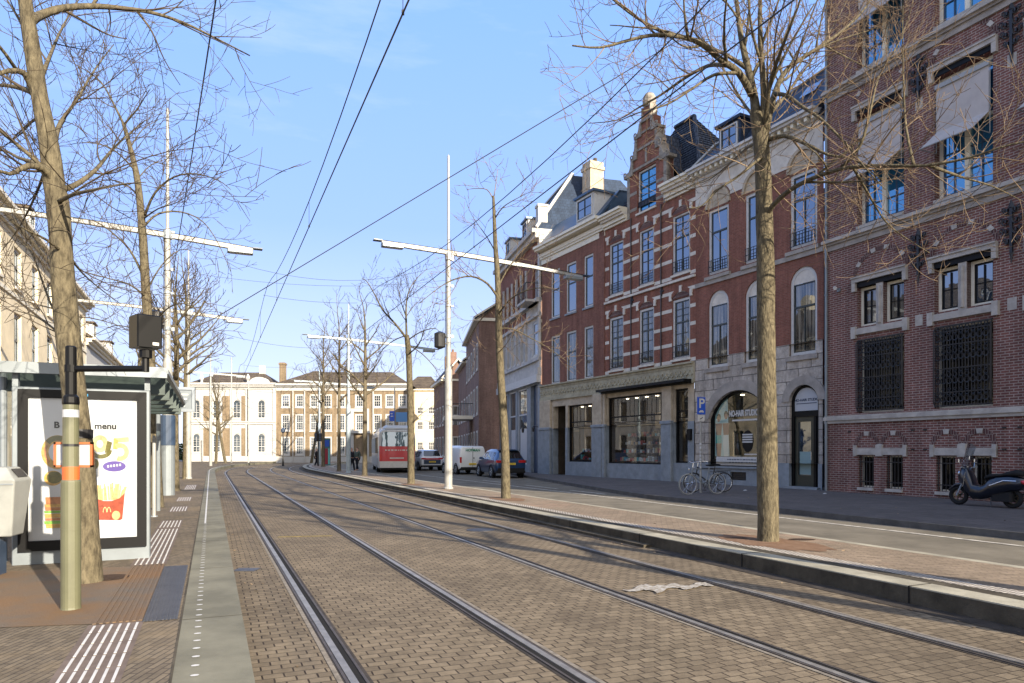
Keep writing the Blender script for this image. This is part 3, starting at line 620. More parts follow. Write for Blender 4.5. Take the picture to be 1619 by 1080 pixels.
        am.mi = 0; am.tube([(c-cw+.09,.80,zm-.626), (c+cw-.09,.80,zm-.626)], .022, 6)
        for u in (c-cw+.07, c+cw-.07): am.tube([(u,.03,zt), (u,.03,zm-.62)], .014, 5); am.tube([(u,.03,zm-.62), (u,.80,zm-.626)], .014, 5)
        am.build('awning', [M['pole'], M['cloth']], W)
# ornate iron wall anchors between the bays
def anchor(m, u, z, s=1.0):
    m.box(u-.035, u+.035, .0, .07, z-.62*s, z+.62*s); m.add([(u-.05,.04,z-.6*s),(u+.05,.04,z-.6*s),(u,.04,z-.95*s),(u,.07,z-.6*s)], [(0,1,2),(0,1,3),(1,2,3),(0,2,3)])
    for k in range(4):
        zz = z+.55*s-.28*s*k; r = (.13, .17, .16, .11)[k]*s
        for sg in (-1, 1):
            m.torus((u+sg*r*.8, .05, zz), (0,1,0), r*.62, .02, 10, 5, 0, 1.6*PI); m.torus((u+sg*r*1.5, .05, zz+.05), (0,1,0), r*.36, .018, 8, 5); m.box(u+sg*r*.8-.02, u+sg*r*.8+.02, .01, .08, zz-.04, zz+.05)
    m.add([(u-.1,.05,z+.6*s),(u+.1,.05,z+.6*s),(u,.05,z+.85*s),(u,.1,z+.62*s)], [(0,1,2),(0,1,3),(1,2,3),(0,2,3)])
for k, c in enumerate(cen[:5]):
    for z in (7.55, 12.95):
        m = MB(); anchor(m, c-dU/2*-1 if False else c+dU/2, z); m.build('wall_anchor', M['black'], A)
for c in cen[:6]:
    for z in (5.55, 12.2): m = MB(); m.box(c+dU/2-.12, c+dU/2+.12, -.01, .012, z-.17, z+.17); m.build('stone_block', M['stoneA'], A)
pass
m = MB()
for c in cen[:4]:
    for u in (c+cw+.25, c-cw-.35):
        for z in (1.55, 2.15): m.box(u, u+.1, -.01, .03, z, z+.05)
m.build('wall_vent', M['black'], A)
cm = MB(); u, z = fA.u(1327), fA.z(1327, 457); cm.box(u-.06, u+.06, .0, .05, z-.1, z+.02); cm.tube([(u,.05,z), (u,.16,z)], .02, 6); cm.mi = 1; cm.tube([(u+.05,.16,z+.03), (u-.1,.32,z-.03)], .06, 10)
cm.build('security_camera', [M['grey'], M['white']], A)
m = MB(); u = -.09; m.tube([(u,.07,.1), (u,.07,18.6)], .045, 8); m.mi = 0
for z in (2.0, 4.5, 7, 9.5, 12, 14.5, 17): m.lathe([(.06,-.03), (.06,.03)], 8, (u,.07,z))
m.build('drain_pipe', M['grey'], A)

# ================================================================ B: hair studio building
f = ROW(1302.5); UB = f.u(1100)
B = thing('hair_studio_building', 'red brick house with rusticated stone ground floor, big arched studio window and arched door', 'building', f.o, f.rz)
cols3 = [(f.u(1292), f.u(1249)), (f.u(1217), f.u(1178)), (f.u(1152), f.u(1120))]
shop = (f.u(1219), f.u(1122), .86, 4.03, 1.15); door = (f.u(1296), f.u(1250), .16, 3.98, .6); ven = (f.u(1182), f.u(1157), .32, .66)
o3 = [(a, b, 9.12, 11.92) for a, b in cols3]; o2 = [(a, b, 5.1, 8.38, .6) for a, b in cols3]
wall(MB(), 0, UB, 5.55, 13.5, o3+o2, rev=.22).build('wall', M['bB'], B)
ashl = brick('rusticated ashlar', (.44,.39,.335), (.36,.32,.28), (.18,.155,.13), 1.1, .46, .018, bump=.9, blotch=.3, dist=.05)
wall(MB(), 0, UB, 1.06, 5.55, [(a, b, 5.1, 5.55) for a, b in cols3]+[(shop[0], shop[1], 1.06, shop[3], shop[4]), (door[0], door[1], 1.06, door[3], door[4])], v=.06, rev=.3).build('stone_wall', ashl, B)
wall(MB(), 0, UB, -.1, 1.06, [(shop[0], shop[1], .86, 1.06), (door[0], door[1], .16, 1.06), ven], v=.09, rev=.3).build('plinth', M['bluest'], B)
m = MB(); m.mi = 0      # voussoir rings, quoin edges, sill band, arches over top windows
def hoop(m, ua, ub, zs, rise, wd, v0, v1, n=14):
    a, b = arcpts(ua, ub, zs, rise, n), arcpts(ua-wd, ub+wd, zs, rise+wd, n)
    for i in range(n):
        p, q, r, s_ = a[i], a[i+1], b[i+1], b[i]
        m.add([(p[0],v1,p[1]),(q[0],v1,q[1]),(r[0],v1,r[1]),(s_[0],v1,s_[1]),(p[0],v0,p[1]),(q[0],v0,q[1]),(r[0],v0,r[1]),(s_[0],v0,s_[1])], [(0,1,2,3),(0,4,5,1),(2,6,7,3)])
hoop(m, shop[0], shop[1], shop[3]-shop[4], shop[4], .42, .0, .10); hoop(m, door[0], door[1], door[3]-door[4], door[4], .34, .0, .10)
for i, (a, b) in enumerate(cols3): m.box(a-.1, b+.1, -.02, .14, 4.90, 5.06); m.box(a-.14, b+.14, -.02, .12, 8.90, 9.04)
m.box(0, UB, -.02, .06, 8.72, 8.90); m.build('stone_trim', M['stoneg'], B)
m = MB(); 
wall(m, 0.02, UB-.02, 12.25, 13.35, [(a-.1, b+.1, 12.25, 12.85, .45) for a, b in cols3], v=.03, rev=.05)
m.build('stone_frieze', M['stone'], B)
for a, b in cols3: m = MB(); hoop(m, a, b, 11.98, .72, .12, .0, .08); m.poly([(p[0], .012, p[1]) for p in [(a, 11.98), (b, 11.98)]+arcpts(a, b, 11.98, .7)]); m.build('blind_arch', M['sandst'], B)
for i, (a, b) in enumerate(cols3):
    W = window(B, a, b, 9.12, 11.92, glass='glsky', cols=(2, 1), hb=(.66,), frame='white', sash='dgreen', sill=None, bars=(0, 0), fw=.12, v=-.07)
    g = MB()
    for k in range(9): u = a+.05+(b-a-.1)*k/8; g.tube([(u, .04, 9.2), (u, .04, 9.72)], .01, 4)
    for z in (9.22, 9.45, 9.72): g.box(a+.02, b-.02, .03, .05, z-.012, z+.012)
    g.build('balcony_rail', M['black'], W)
    window(B, a, b, 5.1, 8.38, rise=.6, glass='glcur', cols=(2, 1), hb=(.66,), frame='white', sash='dgreen', tymp='stone', sill=None, fw=.12, v=-.07)
m = MB(); cornice(m, -.0, UB, 13.35, [(0, .14, .12), (.14, .26, .22), (.3, .42, .5), (.42, .52, .6)]); m.mi = 1
for k in range(22): u = .1+UB*k/22; m.box(u, u+.12, 0, .42, 13.5, 13.648)
m.build('cornice', [M['white'], M['cream']], B)
m = MB(); slab3(m, [(0,.35,13.9), (UB,.35,13.9), (UB,-1.2,15.3), (0,-1.5,16.3)]); slab3(m, [(0,-1.5,16.3), (UB,-1.2,15.3), (UB,-6,15.6), (0,-6,16.6)]); m.poly([(UB,.3,13.6),(UB,-1.2,15.3),(UB,-6,15.6),(UB,-6,13.6)]); m.poly([(0,.3,13.6),(0,-6,13.6),(0,-6,16.6),(0,-1.5,16.3)]); rfB = m.build('roof', M['slate'], B)
m = MB(); m.tube([(0,-1.5,16.36), (UB,-1.2,15.36)], .06, 5); m.tube([(UB-.02,.3,13.95), (UB-.02,-1.2,15.4)], .07, 5); m.build('ridge_trim', M['pole'], B)
def dormer(par, ua, ub, z0, z1, vf, vb, body='white', roof='zinc', glass='glsky'):
    m = MB(); m.box(ua, ub, vb, vf, z0, z1); m.mi = 1; m.box(ua-.12, ub+.12, vb, vf+.14, z1, z1+.12)
    D = m.build('dormer', [M[body], M[roof]], par)
    W = window(D, ua+.12, ub-.12, z0+.12, z1-.1, v=vf+.055, fw=.06, glass=glass, cols=2, hb=(), bars=(1,), sill=None)
    return D
dormer(B, f.u(1174), f.u(1140), 14.0, 15.15, .12, -1.2, body='slate', roof='slate')
m = MB(); a, b = f.u(1275), f.u(1250); m.quad((a,-.45,14.98), (b,-.45,14.98), (b,-.93,15.52), (a,-.93,15.52)); m.build('skylight', M['glsky'], B)
# studio window with people poster, lettering, shop interior
m = MB(); o0 = outline(shop[0], shop[1], shop[2], shop[3], shop[4], 16); o1 = outline(shop[0]+.09, shop[1]-.09, shop[2]+.3, shop[3]-.09, shop[4]-.06, 16); ring(m, o0, o1, -.18, -.06)
SW = m.build('shop_window', M['blackp'], B)
m = MB(); m.poly([(p[0], -.14, p[1]) for p in o1]); m.build('pane', M['shopgl'], SW)
shopbox(SW, shop[0]+.02, shop[1]-.02, shop[2]+.05, shop[3]-.1, 2.0, 5, 1, (.06,.075,.07))
bn = MB(); bn.box(shop[0]+.05, shop[1]-.35, -.055, -.035, .92, 1.28); BN = bn.build('banner', M['white'], SW)
bn = MB(); rnd = random.Random(3)
for row in range(2):
    u = shop[1]-1.0-.1*row
    while u > shop[0]+.2: l_ = rnd.uniform(.05, .16); bn.box(u-l_, u, -.034, -.03, 1.145-row*.12, 1.185-row*.12); u -= l_+.035
bn.build('banner_lettering', M['navy'], BN)
uc = (f.u(1151)+f.u(1200))/2
text('NO-HAIR STUDIO', .34, 'window_lettering', M['white'], SW, (uc+.10, -.125, 3.07), (R(90), 0, PI), bold=.014, sx=.58)
m = MB(); m.box(uc-.75, uc+.72, -.128, -.122, 2.76, 2.83); m.box(uc-.62, uc+.05, -.128, -.122, 1.36, 1.41)
u0 = (f.u(1167)+f.u(1190))/2
for k in range(4): m.box(u0-.27, u0+.27, -.119, -.116, 1.86+.1*k, 1.92+.1*k)
m.build('window_lettering', M['white'], SW)
m = MB(); m.poly([(u0+.3*math.cos(a*PI/12), -.128, 1.92+.45*math.sin(a*PI/12)) for a in range(24)]); m.build('window_sticker', M['blackp'], SW)
# standing figures printed on the window: a pale backdrop and two blocks of clothing
pu = f.u(1126); pm = MB(); pm.mi = 0
pm.poly([(p[0], -.15, p[1]) for p in [(pu-.85, 1.3), (pu-.02, 1.3), (pu-.02, 3.05), (pu-.35, 3.5), (pu-.62, 3.7), (pu-.75, 3.75)]])
for cu_, hz, cs in ((pu-.24, 3.0, 2), (pu-.66, 3.1, 1)):
    pm.mi = 3; pm.poly([(cu_+.12*math.cos(a*PI/8), -.147, hz-.05+.17*math.sin(a*PI/8)) for a in range(16)])
    pm.mi = 4; pm.poly([(cu_+.09*math.cos(a*PI/8), -.145, hz-.12+.12*math.sin(a*PI/8)) for a in range(16)]); pm.poly([(cu_+x, -.146, z) for x, z in ((-.2,2.7),(.2,2.7),(.14,2.2),(-.14,2.2))])
    pm.mi = cs; pm.poly([(cu_+x, -.1455, z) for x, z in ((-.14,2.2),(.14,2.2),(.18,1.85),(-.17,1.8))]); pm.mi = 4 if cs == 2 else 1; pm.poly([(cu_+x, -.1445, z) for x, z in ((-.17,1.85),(.18,1.85),(.1,1.3),(-.12,1.3))])
pm.build('window_poster', [mat('poster pale teal', (.32,.45,.42), .6), mat('poster cream', (.55,.55,.48), .6), mat('poster teal', (.03,.32,.27), .6), mat('poster hair', (.02,.015,.012), .6), mat('poster brown', (.24,.12,.08), .6)], SW)
m = MB(); m.box(ven[0]+.01, ven[1]-.01, -.1, .0, ven[2], ven[3]); 
for k in range(4): z = ven[2]+.04+k*.08; m.box(ven[0]+.01, ven[1]-.01, .0, .03, z, z+.03)
m.build('basement_vent', M['black'], B)
m = MB(); m.box(shop[0]-.05, shop[1]+.05, .0, .17, .80, .88); m.build('sill', M['bluest'], B)
# door
dm = MB(); ring(dm, outline(door[0], door[1], door[2], door[3], door[4], 14), outline(door[0]+.12, door[1]-.12, door[2]+.02, door[3]-.1, door[4]-.07, 14), -.24, -.05)
dc = (door[0]+door[1])/2; dm.box(door[0]+.12, door[1]-.12, -.24, -.06, 2.80, 3.02); dm.box(dc-.42, dc-.32, -.22, -.08, .18, 2.8)
D = dm.build('door', M['blackp'], B)
dm = MB(); dm.box(dc-.32, door[1]-.12, -.2, -.11, .18, .62); dm.box(dc-.32, dc-.18, -.2, -.11, .62, 2.8); dm.box(door[1]-.26, door[1]-.12, -.2, -.11, .62, 2.8); dm.box(dc-.18, door[1]-.26, -.2, -.11, 2.62, 2.8); dm.build('door_leaf', M['dgreen'], D)
dm = MB(); dm.quad((door[0]+.12,-.17,.18), (door[1]-.12,-.17,.18), (door[1]-.12,-.17,2.8), (door[0]+.12,-.17,2.8)); dm.build('pane', M['glsky'], D)
dm = MB(); dm.quad((dc-.16,-.162,.64), (door[1]-.28,-.162,.64), (door[1]-.28,-.162,1.5), (dc-.16,-.162,1.5)); dm.build('frosted_panel', mat('frosted film', (.20,.30,.31), .5), D)
dm = MB(); dm.poly([(p[0], -.09, p[1]) for p in outline(door[0]+.12, door[1]-.12, 3.02, door[3]-.1, door[4]-.07, 14)]); FL = dm.build('fanlight_panel', M['panelw'], D)
text('NO-HAIR STUDIO', .135, 'fanlight_lettering', M['navy'], FL, (dc, -.085, 3.42), (R(90), 0, PI), bold=.004)
dm = MB(); dm.box(dc-.45, dc+.45, -.086, -.083, 3.28, 3.31); dm.build('fanlight_line', M['navy'], FL)
dm = MB(); dm.tube([(dc-.24,-.05,1.2), (dc-.24,-.05,1.5)], .018, 8); dm.box(dc-.25, dc-.23, -.11, -.05, 1.2, 1.23); dm.box(dc-.25, dc-.23, -.11, -.05, 1.47, 1.5); dm.build('handle', M['chrome'], D)
m = MB(); m.box(door[0]-.1, door[1]+.1, -.2, .28, .1, .2); m.build('doorstep', M['bluest'], B)
m = MB(); m.box(0, UB, -7, -6.9, 0, 14); m.box(0, UB, -.6, -.5, 4.2, 13.4) if False else None; m.build('rear_wall', M['bB'], B)

# ================================================================ C: stepped gable house with stone bands
f = ROW(1100); UC = f.u(957)
Cb = thing('gabled_house', 'red brick house with white stone bands and tall ornate gable between two plainer facades', 'building', f.o, f.rz)
colsC = [(f.u(1091), f.u(1063)), (f.u(1034), f.u(1010.5)), (f.u(985.5), f.u(963.5))]
gw = (f.u(1037), f.u(1007.5), 13.28, 15.36)
ops = [(a, b, 9.63, 12.35) for a, b in colsC]+[(a, b, 5.73, 8.5) for a, b in colsC]
wall(MB(), 0, UC, 5.42, 13.2, ops, rev=.2).build('wall', M['bC'], Cb)
gc = (gw[0]+gw[1])/2
M['gstone'] = mat('weathered gable stone', (.24,.215,.185), .9, var=.35, vs=4, bump=.4, bs=25)
prof = [(1.5,13.2), (1.5,15.15), (1.72,15.2), (1.55,15.5), (1.38,15.75), (1.05,16.0), (1.05,16.5), (1.18,16.55), (.95,16.9), (.80,17.0), (.80,17.4), (.9,17.45), (.62,17.6), (.50,17.75), (.40,18.35)]
m = MB(); wall(m, gc-1.5, gc+1.5, 13.2, 15.44, [gw], rev=.2)
pl = [(gc+u-(.2 if u > .9 else .12), z) for u, z in prof[1:]]; pr = [(gc-u+(.2 if u > .9 else .12), z) for u, z in prof[1:]][::-1]
zz = [15.15, 16.0, 16.0, 17.0, 17.0, 17.7, 18.35]; ww = [1.3, 1.15, .9, .85, .62, .58, .3, .28]
for (z0, z1, w_) in ((15.44, 16.0, 1.18), (16.0, 17.0, .86), (17.0, 17.7, .6), (17.7, 18.35, .28)): m.add([(gc-w_,0,z0),(gc+w_,0,z0),(gc+w_,0,z1),(gc-w_,0,z1),(gc-w_,-.4,z0),(gc+w_,-.4,z0),(gc+w_,-.4,z1),(gc-w_,-.4,z1)], [(0,3,2,1),(4,5,6,7),(0,4,7,3),(1,2,6,5),(3,7,6,2)])
m.quad((gc-1.5,0,13.2), (gc-1.5,-.4,13.2), (gc-1.5,-.4,15.44), (gc-1.5,0,15.44)); m.quad((gc+1.5,0,13.2), (gc+1.5,0,15.44), (gc+1.5,-.4,15.44), (gc+1.5,-.4,13.2)); m.quad((gc-1.5,-.4,13.2),(gc+1.5,-.4,13.2),(gc+1.5,-.4,15.44),(gc-1.5,-.4,15.44)); m.quad((gc-1.5,0,15.44),(gc-1.5,-.4,15.44),(gc+1.5,-.4,15.44),(gc+1.5,0,15.44))
GB = m.build('gable', M['bC'], Cb)
m = MB()
def volute(m, side, uo, z0, z1, ui):       # stone scroll piece on a gable step
    s = side; pts = [(uo, z0), (uo+.02, z0+.12)]; n = 7
    for i in range(n+1): t = i/n; pts.append((uo-(uo-ui)*math.sin(t*PI/2)**.8, z0+.12+(z1-z0-.12)*(1-math.cos(t*PI/2))))
    pts += [(ui-.16, z1), (ui-.16, z0)]
    m.py([(gc+s*u, z) for u, z in (pts if s < 0 else pts)], -.42, .07)
    m.torus((gc+s*(uo-.1), .07, z0+.2), (0,1,0), .09, .035, 10, 5)
for s in (-1, 1):
    volute(m, s, 1.72, 15.3, 16.0, 1.18); volute(m, s, 1.18, 16.0, 16.95, .86); volute(m, s, .9, 17.0, 17.65, .52); m.box(min(gc+s*1.5, gc+s*1.3), max(gc+s*1.5, gc+s*1.3), -.42, .03, 13.2, 15.3)
m.box(gc-1.5, gc+1.5, -.42, .05, 15.44, 15.56); m.box(gc-1.0, gc+1.0, -.42, .05, 16.35, 16.47); m.box(gc-.7, gc+.7, -.42, .05, 17.1, 17.2); m.box(gc-.45, gc+.45, -.45, .08, 17.62, 17.74)
m.lathe([(.24,18.3), (.31,18.4), (.33,18.6), (.31,18.8), (.22,18.95), (.1,19.02)], 14, (gc,-.18,0)); m.box(gc-.34, gc-.26, -.4, .05, 17.7, 18.35); m.box(gc+.26, gc+.34, -.4, .05, 17.7, 18.35)
for z in (13.5, 14.3): 
    for s in (-1, 1): a, b = sorted((gc+s*1.3, gc+s*(gw[1]-gc+.03))); m.box(a, b, -.02, .015, z, z+.15)
m.box(gc-.07, gc+.07, 0, .04, 15.62, 16.3); m.build('gable_stonework', M['gstone'], Cb)
window(Cb, *gw, glass='glskytint', cols=(2, 2), hb=(.6,), bars=(2, 1), fw=.09)
for ro, z0 in ((0, 9.63), (1, 5.73)):
    for ci, (a, b) in enumerate(colsC):
        W = window(Cb, a, b, z0, z0+2.75, glass='glsky' if ro == 0 else 'glcur', cols=(2, 2), hb=(.62,), bars=(2, 2), fw=.11, v=-.07, sash='dgreen')
        g = MB()
        for k in range(8): u = a+.07+(b-a-.14)*k/7; g.tube([(u, .03, z0+.08), (u, .03, z0+.6)], .01, 4)
        for z in (z0+.1, z0+.35, z0+.6): g.box(a+.02, b-.02, .02, .04, z-.012, z+.012)
        g.build('balcony_rail', M['black'], W)
m = MB()
for z0 in (9.63, 5.73):
    stripe(m, [z0-.18, z0+.62, z0+1.42, z0+2.22, z0+3.02], 0.0, UC, [(a, b, z0-.01, z0+2.74) for a, b in colsC], .16)
    for a, b in colsC:
        c_ = (a+b)/2; hw = (b-a)/2+.02
        t2 = MB(); t2.mi = 0; hoop(t2, a-.02, b+.02, z0+2.82, .26, .2, .0, .035); t2.mi = 1; t2.poly([(p[0], .013, p[1]) for p in [(a, z0+2.80), (b, z0+2.80)]+arcpts(a, b, z0+2.82, .24)]); t2.build('relieving_arch', [M['bC'], M['bAd']], Cb)
        for uu, zz_ in ((c_, z0+3.08), (a-.1, z0+2.78), (b+.1, z0+2.78)): m.box(uu-.08, uu+.08, -.01, .06, zz_-.04, zz_+.26)
m.box(0, UC, -.02, .10, 9.27, 9.38); m.build('stone_bands', M['stone'], Cb)
m = MB()
for a in (UC*.33, UC*.66):
    m.box(a-.025, a+.025, 0, .05, 8.85, 9.2); m.box(a-.14, a+.14, 0, .05, 9.04, 9.09); m.torus((a,.03,9.2), (0,1,0), .05, .02, 8, 4)
for a in (UC*.335, UC*.67): m.tube([(a,.05,5.5), (a,.05,9.25)], .03, 6); m.tube([(a,.05,9.4), (a,.05,13.2)], .03, 6)
m.build('wall_ironwork', M['black'], Cb)
for a, b in ((0, gc-1.5), (gc+1.5, UC)): m = MB(); cornice(m, a, b, 13.2, [(0, .1, .1), (.12, .3, .2), (.42, .54, .45), (.54, .66, .56)]); m.mi = 1; cornice(m, a, b, 13.2, [(.3, .42, .34)]); m.build('cornice', [M['cream'], M['stone']], Cb)
m = MB(); a, b = .2, UC-.1
m.box(0, UC, -.6, -.06, 13.6, 13.87); r0, r1 = Vector((2.7,-2.4,18.0)), Vector((4.1,-2.4,18.0)); e0, e1, e2, e3 = Vector((a,-.45,13.8)), Vector((b,-.45,13.8)), Vector((b,-6,13.8)), Vector((a,-6,13.8))
for A0, A1, B0, B1 in ((e0, e1, r0, r1), (e3, e0, r0, r0), (e1, e2, r1, r1), (e2, e3, r1, r0)):
    nn = (A1-A0).cross(B0-A0).normalized(); nn = nn if nn.z > 0 else -nn; K = 26
    for k in range(K):          # lapped tile courses
        t0, t1 = k/K, (k+1)/K; p, q, r_, s_ = A0.lerp(B0, t0)+nn*.03, A1.lerp(B1, t0)+nn*.03, A1.lerp(B1, t1), A0.lerp(B0, t1)
        m.quad(tuple(p), tuple(q), tuple(r_), tuple(s_)); m.quad(tuple(A0.lerp(B0, t0)), tuple(A1.lerp(B1, t0)), tuple(q), tuple(p))
m.quad((gc-2.2,-.4,13.9), (gc,-.4,17.2), (gc,-2.2,17.2), (gc-2.2,-.5,13.9)); m.quad((gc+2.2,-.4,13.9), (gc+2.2,-.5,13.9), (gc,-2.2,17.2), (gc,-.4,17.2)); m.build('roof', M['tile'], Cb)
m = MB(); m.tube([tuple(e0+Vector((0,0,.1))), tuple(r0+Vector((0,0,.08)))], .10, 6); m.tube([tuple(r0+Vector((0,0,.08))), tuple(r1+Vector((0,0,.08)))], .12, 6)
m.build('ridge_tiles', M['tile'], Cb)

# ================================================================ D: plain brick house; shop front shared in style with C
f = ROW(957); UD = f.u(857)
Db = thing('plain_brick_house', 'narrow windowed plain red brick house with cream cornice left of the ornate gable', 'building', f.o, f.rz)
colsD = [(f.u(938), f.u(923)), (f.u(911), f.u(895)), (f.u(885), f.u(871))]
ops = [(a, b, z0, z0+2.9) for a, b in colsD for z0 in (9.45, 5.5)]
wall(MB(), 0, UD, 5.42, 13.3, ops, rev=.2).build('wall', M['bD'], Db)
for z0 in (9.45, 5.5):
    for a, b in colsD: window(Db, a, b, z0, z0+2.9, glass='glcur' if z0 < 7 else 'glsky', cols=1, hb=(.6,), fw=.11, v=-.07, sill='bluest')
m = MB(); m.box(UD*.0+.02, .5, 0, .05, 5.42, 13.3); m.build('corner_pilaster', M['bD'], Db)
m = MB(); cornice(m, 0, UD, 12.95, [(0, .3, .05), (.3, .42, .14), (.42, .62, .2), (.72, .86, .55), (.86, 1.0, .66)]); m.build('cornice', M['cream'], Db)
m = MB(); slab3(m, [(0.1,.4,13.95), (UD,.4,13.95), (UD,-1.0,15.6), (0.1,-1.0,15.6)]); slab3(m, [(0.1,-1,15.6), (UD,-1,15.6), (UD,-6,15.8), (0.1,-6,15.8)]); m.poly([(.1,.3,13.6),(.1,-6,13.6),(.1,-6,15.8),(.1,-1,15.6)]); m.poly([(UD,.3,13.6),(UD,-1,15.6),(UD,-6,15.8),(UD,-6,13.6)]); m.build('roof', M['zinc'], Db)
dormer(Db, f.u(946), f.u(918), 14.15, 15.5, .28, -1.0)
m = MB(); a = UD-.7; m.box(a, a+.9, -4.1, -3.1, 15.5, 19.8); m.box(a-.07, a+.97, -4.17, -3.03, 19.3, 19.5); m.mi = 1
for k in range(3): m.lathe([(.14,19.8), (.12,20.05)], 8, (a+.2+.35*k, -3.6, 0))
m.build('chimney', [M['sandst'], M['broof']], Db)
m = MB(); m.box(-1.5, UD-1.2, -6.4, -6.1, 14, 18.7); m.build('rear_wall', M['stucco'], Db)
# ground floor shop fronts of C and D
M['friez'] = mat('carved grey green stone', (.34,.31,.225), .85, var=.22, vs=4, bump=.4, bs=25)
def shopfront(par, f, U, wins, piers, recess=None, edge=None):
    ops = [(a, b, z0, z1) for a, b, z0, z1 in wins]+([recess] if recess else [])
    wall(MB(), 0, U, 2.85, 5.42, [(a, b, max(2.85, z0), z1) for a, b, z0, z1 in ops], v=.08, rev=.35).build('shopfront_upper', M['sandst'], par)
    wall(MB(), 0, U, -.1, 2.85, [(a, b, z0, min(2.85, z1)) for a, b, z0, z1 in ops], v=.10, rev=.37).build('shopfront_lower', M['bluest'], par)
    for a, b in piers:
        m = MB(); m.bbox(a, b, .1, .26, -.05, 2.78, .02); m.bbox(a-.03, b+.03, .1, .31, 2.78, 2.92, .02); m.mi = 1; m.bbox(a+.02, b-.02, .08, .22, 2.92, 4.55, .02); m.build('pier', [M['bluest'], M['sandst']], par)
    fr = MB(); fr.box(0, U, .0, .18, 4.55, 4.75); fr.box(0, U, .0, .16, 5.30, 5.42); fr.box(0, U, .0, .26, 5.42, 5.50); fr.box(0, U, .0, .13, 4.75, 5.30)
    n = int(U/.30)
    for k in range(n):
        u = U*(k+.5)/n; fr.torus((u, .14, 5.03), (0,1,0), .105, .038, 8, 4, -.3, PI+.3); fr.box(u-.015, u+.015, .13, .165, 4.82, 5.0); fr.torus((u+.15, .14, 4.98), (0,1,0), .05, .018, 7, 4)
    fr.build('shopfront_frieze', M['friez'], par)
def bigwindow(par, a, b, z0, z1, seed, shelves, back, lead=True):
    m = MB(); ring(m, outline(a, b, z0, z1, 0), outline(a+.07, b-.07, z0+.07, z1-.07, 0), -.16, -.04)
    zt = z0+(z1-z0)*.70; m.box(a+.07, b-.07, -.14, -.06, zt-.03, zt+.03)
    if lead:
        n = max(2, int((b-a)/.33))
        for k in range(1, n): u = a+(b-a)*k/n; m.box(u-.008, u+.008, -.12, -.10, zt-.28 if k % 2 else zt, z1-.07)
        m.box(a+.07, b-.07, -.12, -.10, zt-.30, zt-.27)
    W = m.build('shop_window', M['blackp'], par); g = MB(); g.quad((a+.07,-.11,z0+.07), (b-.07,-.11,z0+.07), (b-.07,-.11,z1-.07), (a+.07,-.11,z1-.07)); g.build('pane', M['shopgl'], W)
    shopbox(W, a+.01, b-.01, z0+.02, z1-.02, 1.7, seed, shelves, back)
    return W
f = ROW(1100)
wc = [(f.u(1090), f.u(1068), .97, 4.35), (f.u(1050), f.u(962), .87, 4.3)]
shopfront(Cb, f, UC, wc, [(f.u(1067), f.u(1051)), (f.u(961.5), UC-.02)])
bigwindow(Cb, *wc[0], 11, 3, (.06,.05,.045)); bigwindow(Cb, *wc[1], 12, 4, (.07,.045,.03))
m = MB(); m.box(f.u(1098), UC, .16, .62, 4.60, 4.72); m.box(f.u(1098), UC, .16, .3, 4.52, 4.60); m.build('awning_box', M['blackp'], Cb)
m = MB(); u = f.u(1094); m.box(u-.12, u+.12, .1, .2, 2.0, 2.5); m.build('letter_box', M['blackp'], Cb)
f = ROW(957)
wd = [(f.u(938.5), f.u(899.5), .9, 4.12)]; rc = (f.u(896), f.u(876.5), .12, 4.15)
shopfront(Db, f, UD, wd, [(.0+.02, f.u(941)), (f.u(874.5), UD-.02)], rc)
bigwindow(Db, *wd[0], 14, 2, (.20,.12,.05))
m = MB(); m.box(rc[0]-.3, rc[1]+.3, -1.0, -.9, .0, 4.5); m.box(rc[0]-.3, rc[0]-.001, -.9, -.28, 0, 4.5); m.box(rc[1]+.001, rc[1]+.3, -.9, -.28, 0, 4.5); m.box(rc[0], rc[1], -.9, -.28, 4.151, 4.5); m.mi = 1; m.box(rc[0]+.12, rc[1]-.1, -.9, -.86, .14, 2.9); m.build('recessed_door', [mat('dark varnished wood', (.06,.045,.03), .45, var=.3), M['dgreen']], Db)
# ================================================================ E: grey and red bay-fronted building
f = Fac(12.95, -.26, 855); UE_ = f.u(790); E = thing('bay_front_building', 'grey stone and red arched building with rows of narrow windows under a slate roof', 'building', f.o, f.rz)
nE = 6; ua0 = f.u(833); wE = (UE_-ua0-.3)/nE
cE = [(ua0+wE*k+.14, ua0+wE*(k+1)-.14) for k in range(nE)]; cE1 = (f.u(851), f.u(842))
M['greyst'] = mat('grey buff stone', (.44,.42,.39), .85, var=.18, vs=2)
ops = [(a, b, z0, z1, .0) for a, b in cE+[cE1] for z0, z1 in ((7.5, 9.7), (11.0, 12.7))]
wall(MB(), 0, UE_, 6.3, 11.0, [o for o in ops if o[2] < 10], rev=.2).build('wall', M['greyst'], E)
wall(MB(), 0, UE_, 11.0, 15.0, [(a, b, 11.0, 13.4, .4) for a, b in cE+[cE1]], rev=.25).build('upper_wall', M['bC'], E)
for a, b in cE+[cE1]:
    window(E, a, b, 7.5, 9.7, glass='glcur', cols=1, hb=(.7,), fw=.1, frame='white', sash='panelw', v=-.05); window(E, a, b, 11.02, 13.4, rise=.4, glass='glsky', cols=1, hb=(.6,), fw=.08, frame='panelw', sash='panelw', v=-.2, sill=None)
m = MB()
for z, h, p in ((6.2, .5, .2), (7.15, .2, .16), (9.9, .22, .2), (10.75, .25, .3), (14.7, .3, .35), (15.0, .25, .55)): m.box(0, UE_, -.05, p, z, z+h)
for k in range(nE+1): u = ua0+wE*k; m.box(u-.09, u+.09, 0, .14, 7.4, 9.9); m.box(u-.09, u+.09, 0, .12, 11.0, 13.4)
m.box(.0, .35, 0, .1, 6.7, 15); m.build('stone_trim', M['greyst'], E)
m = MB()
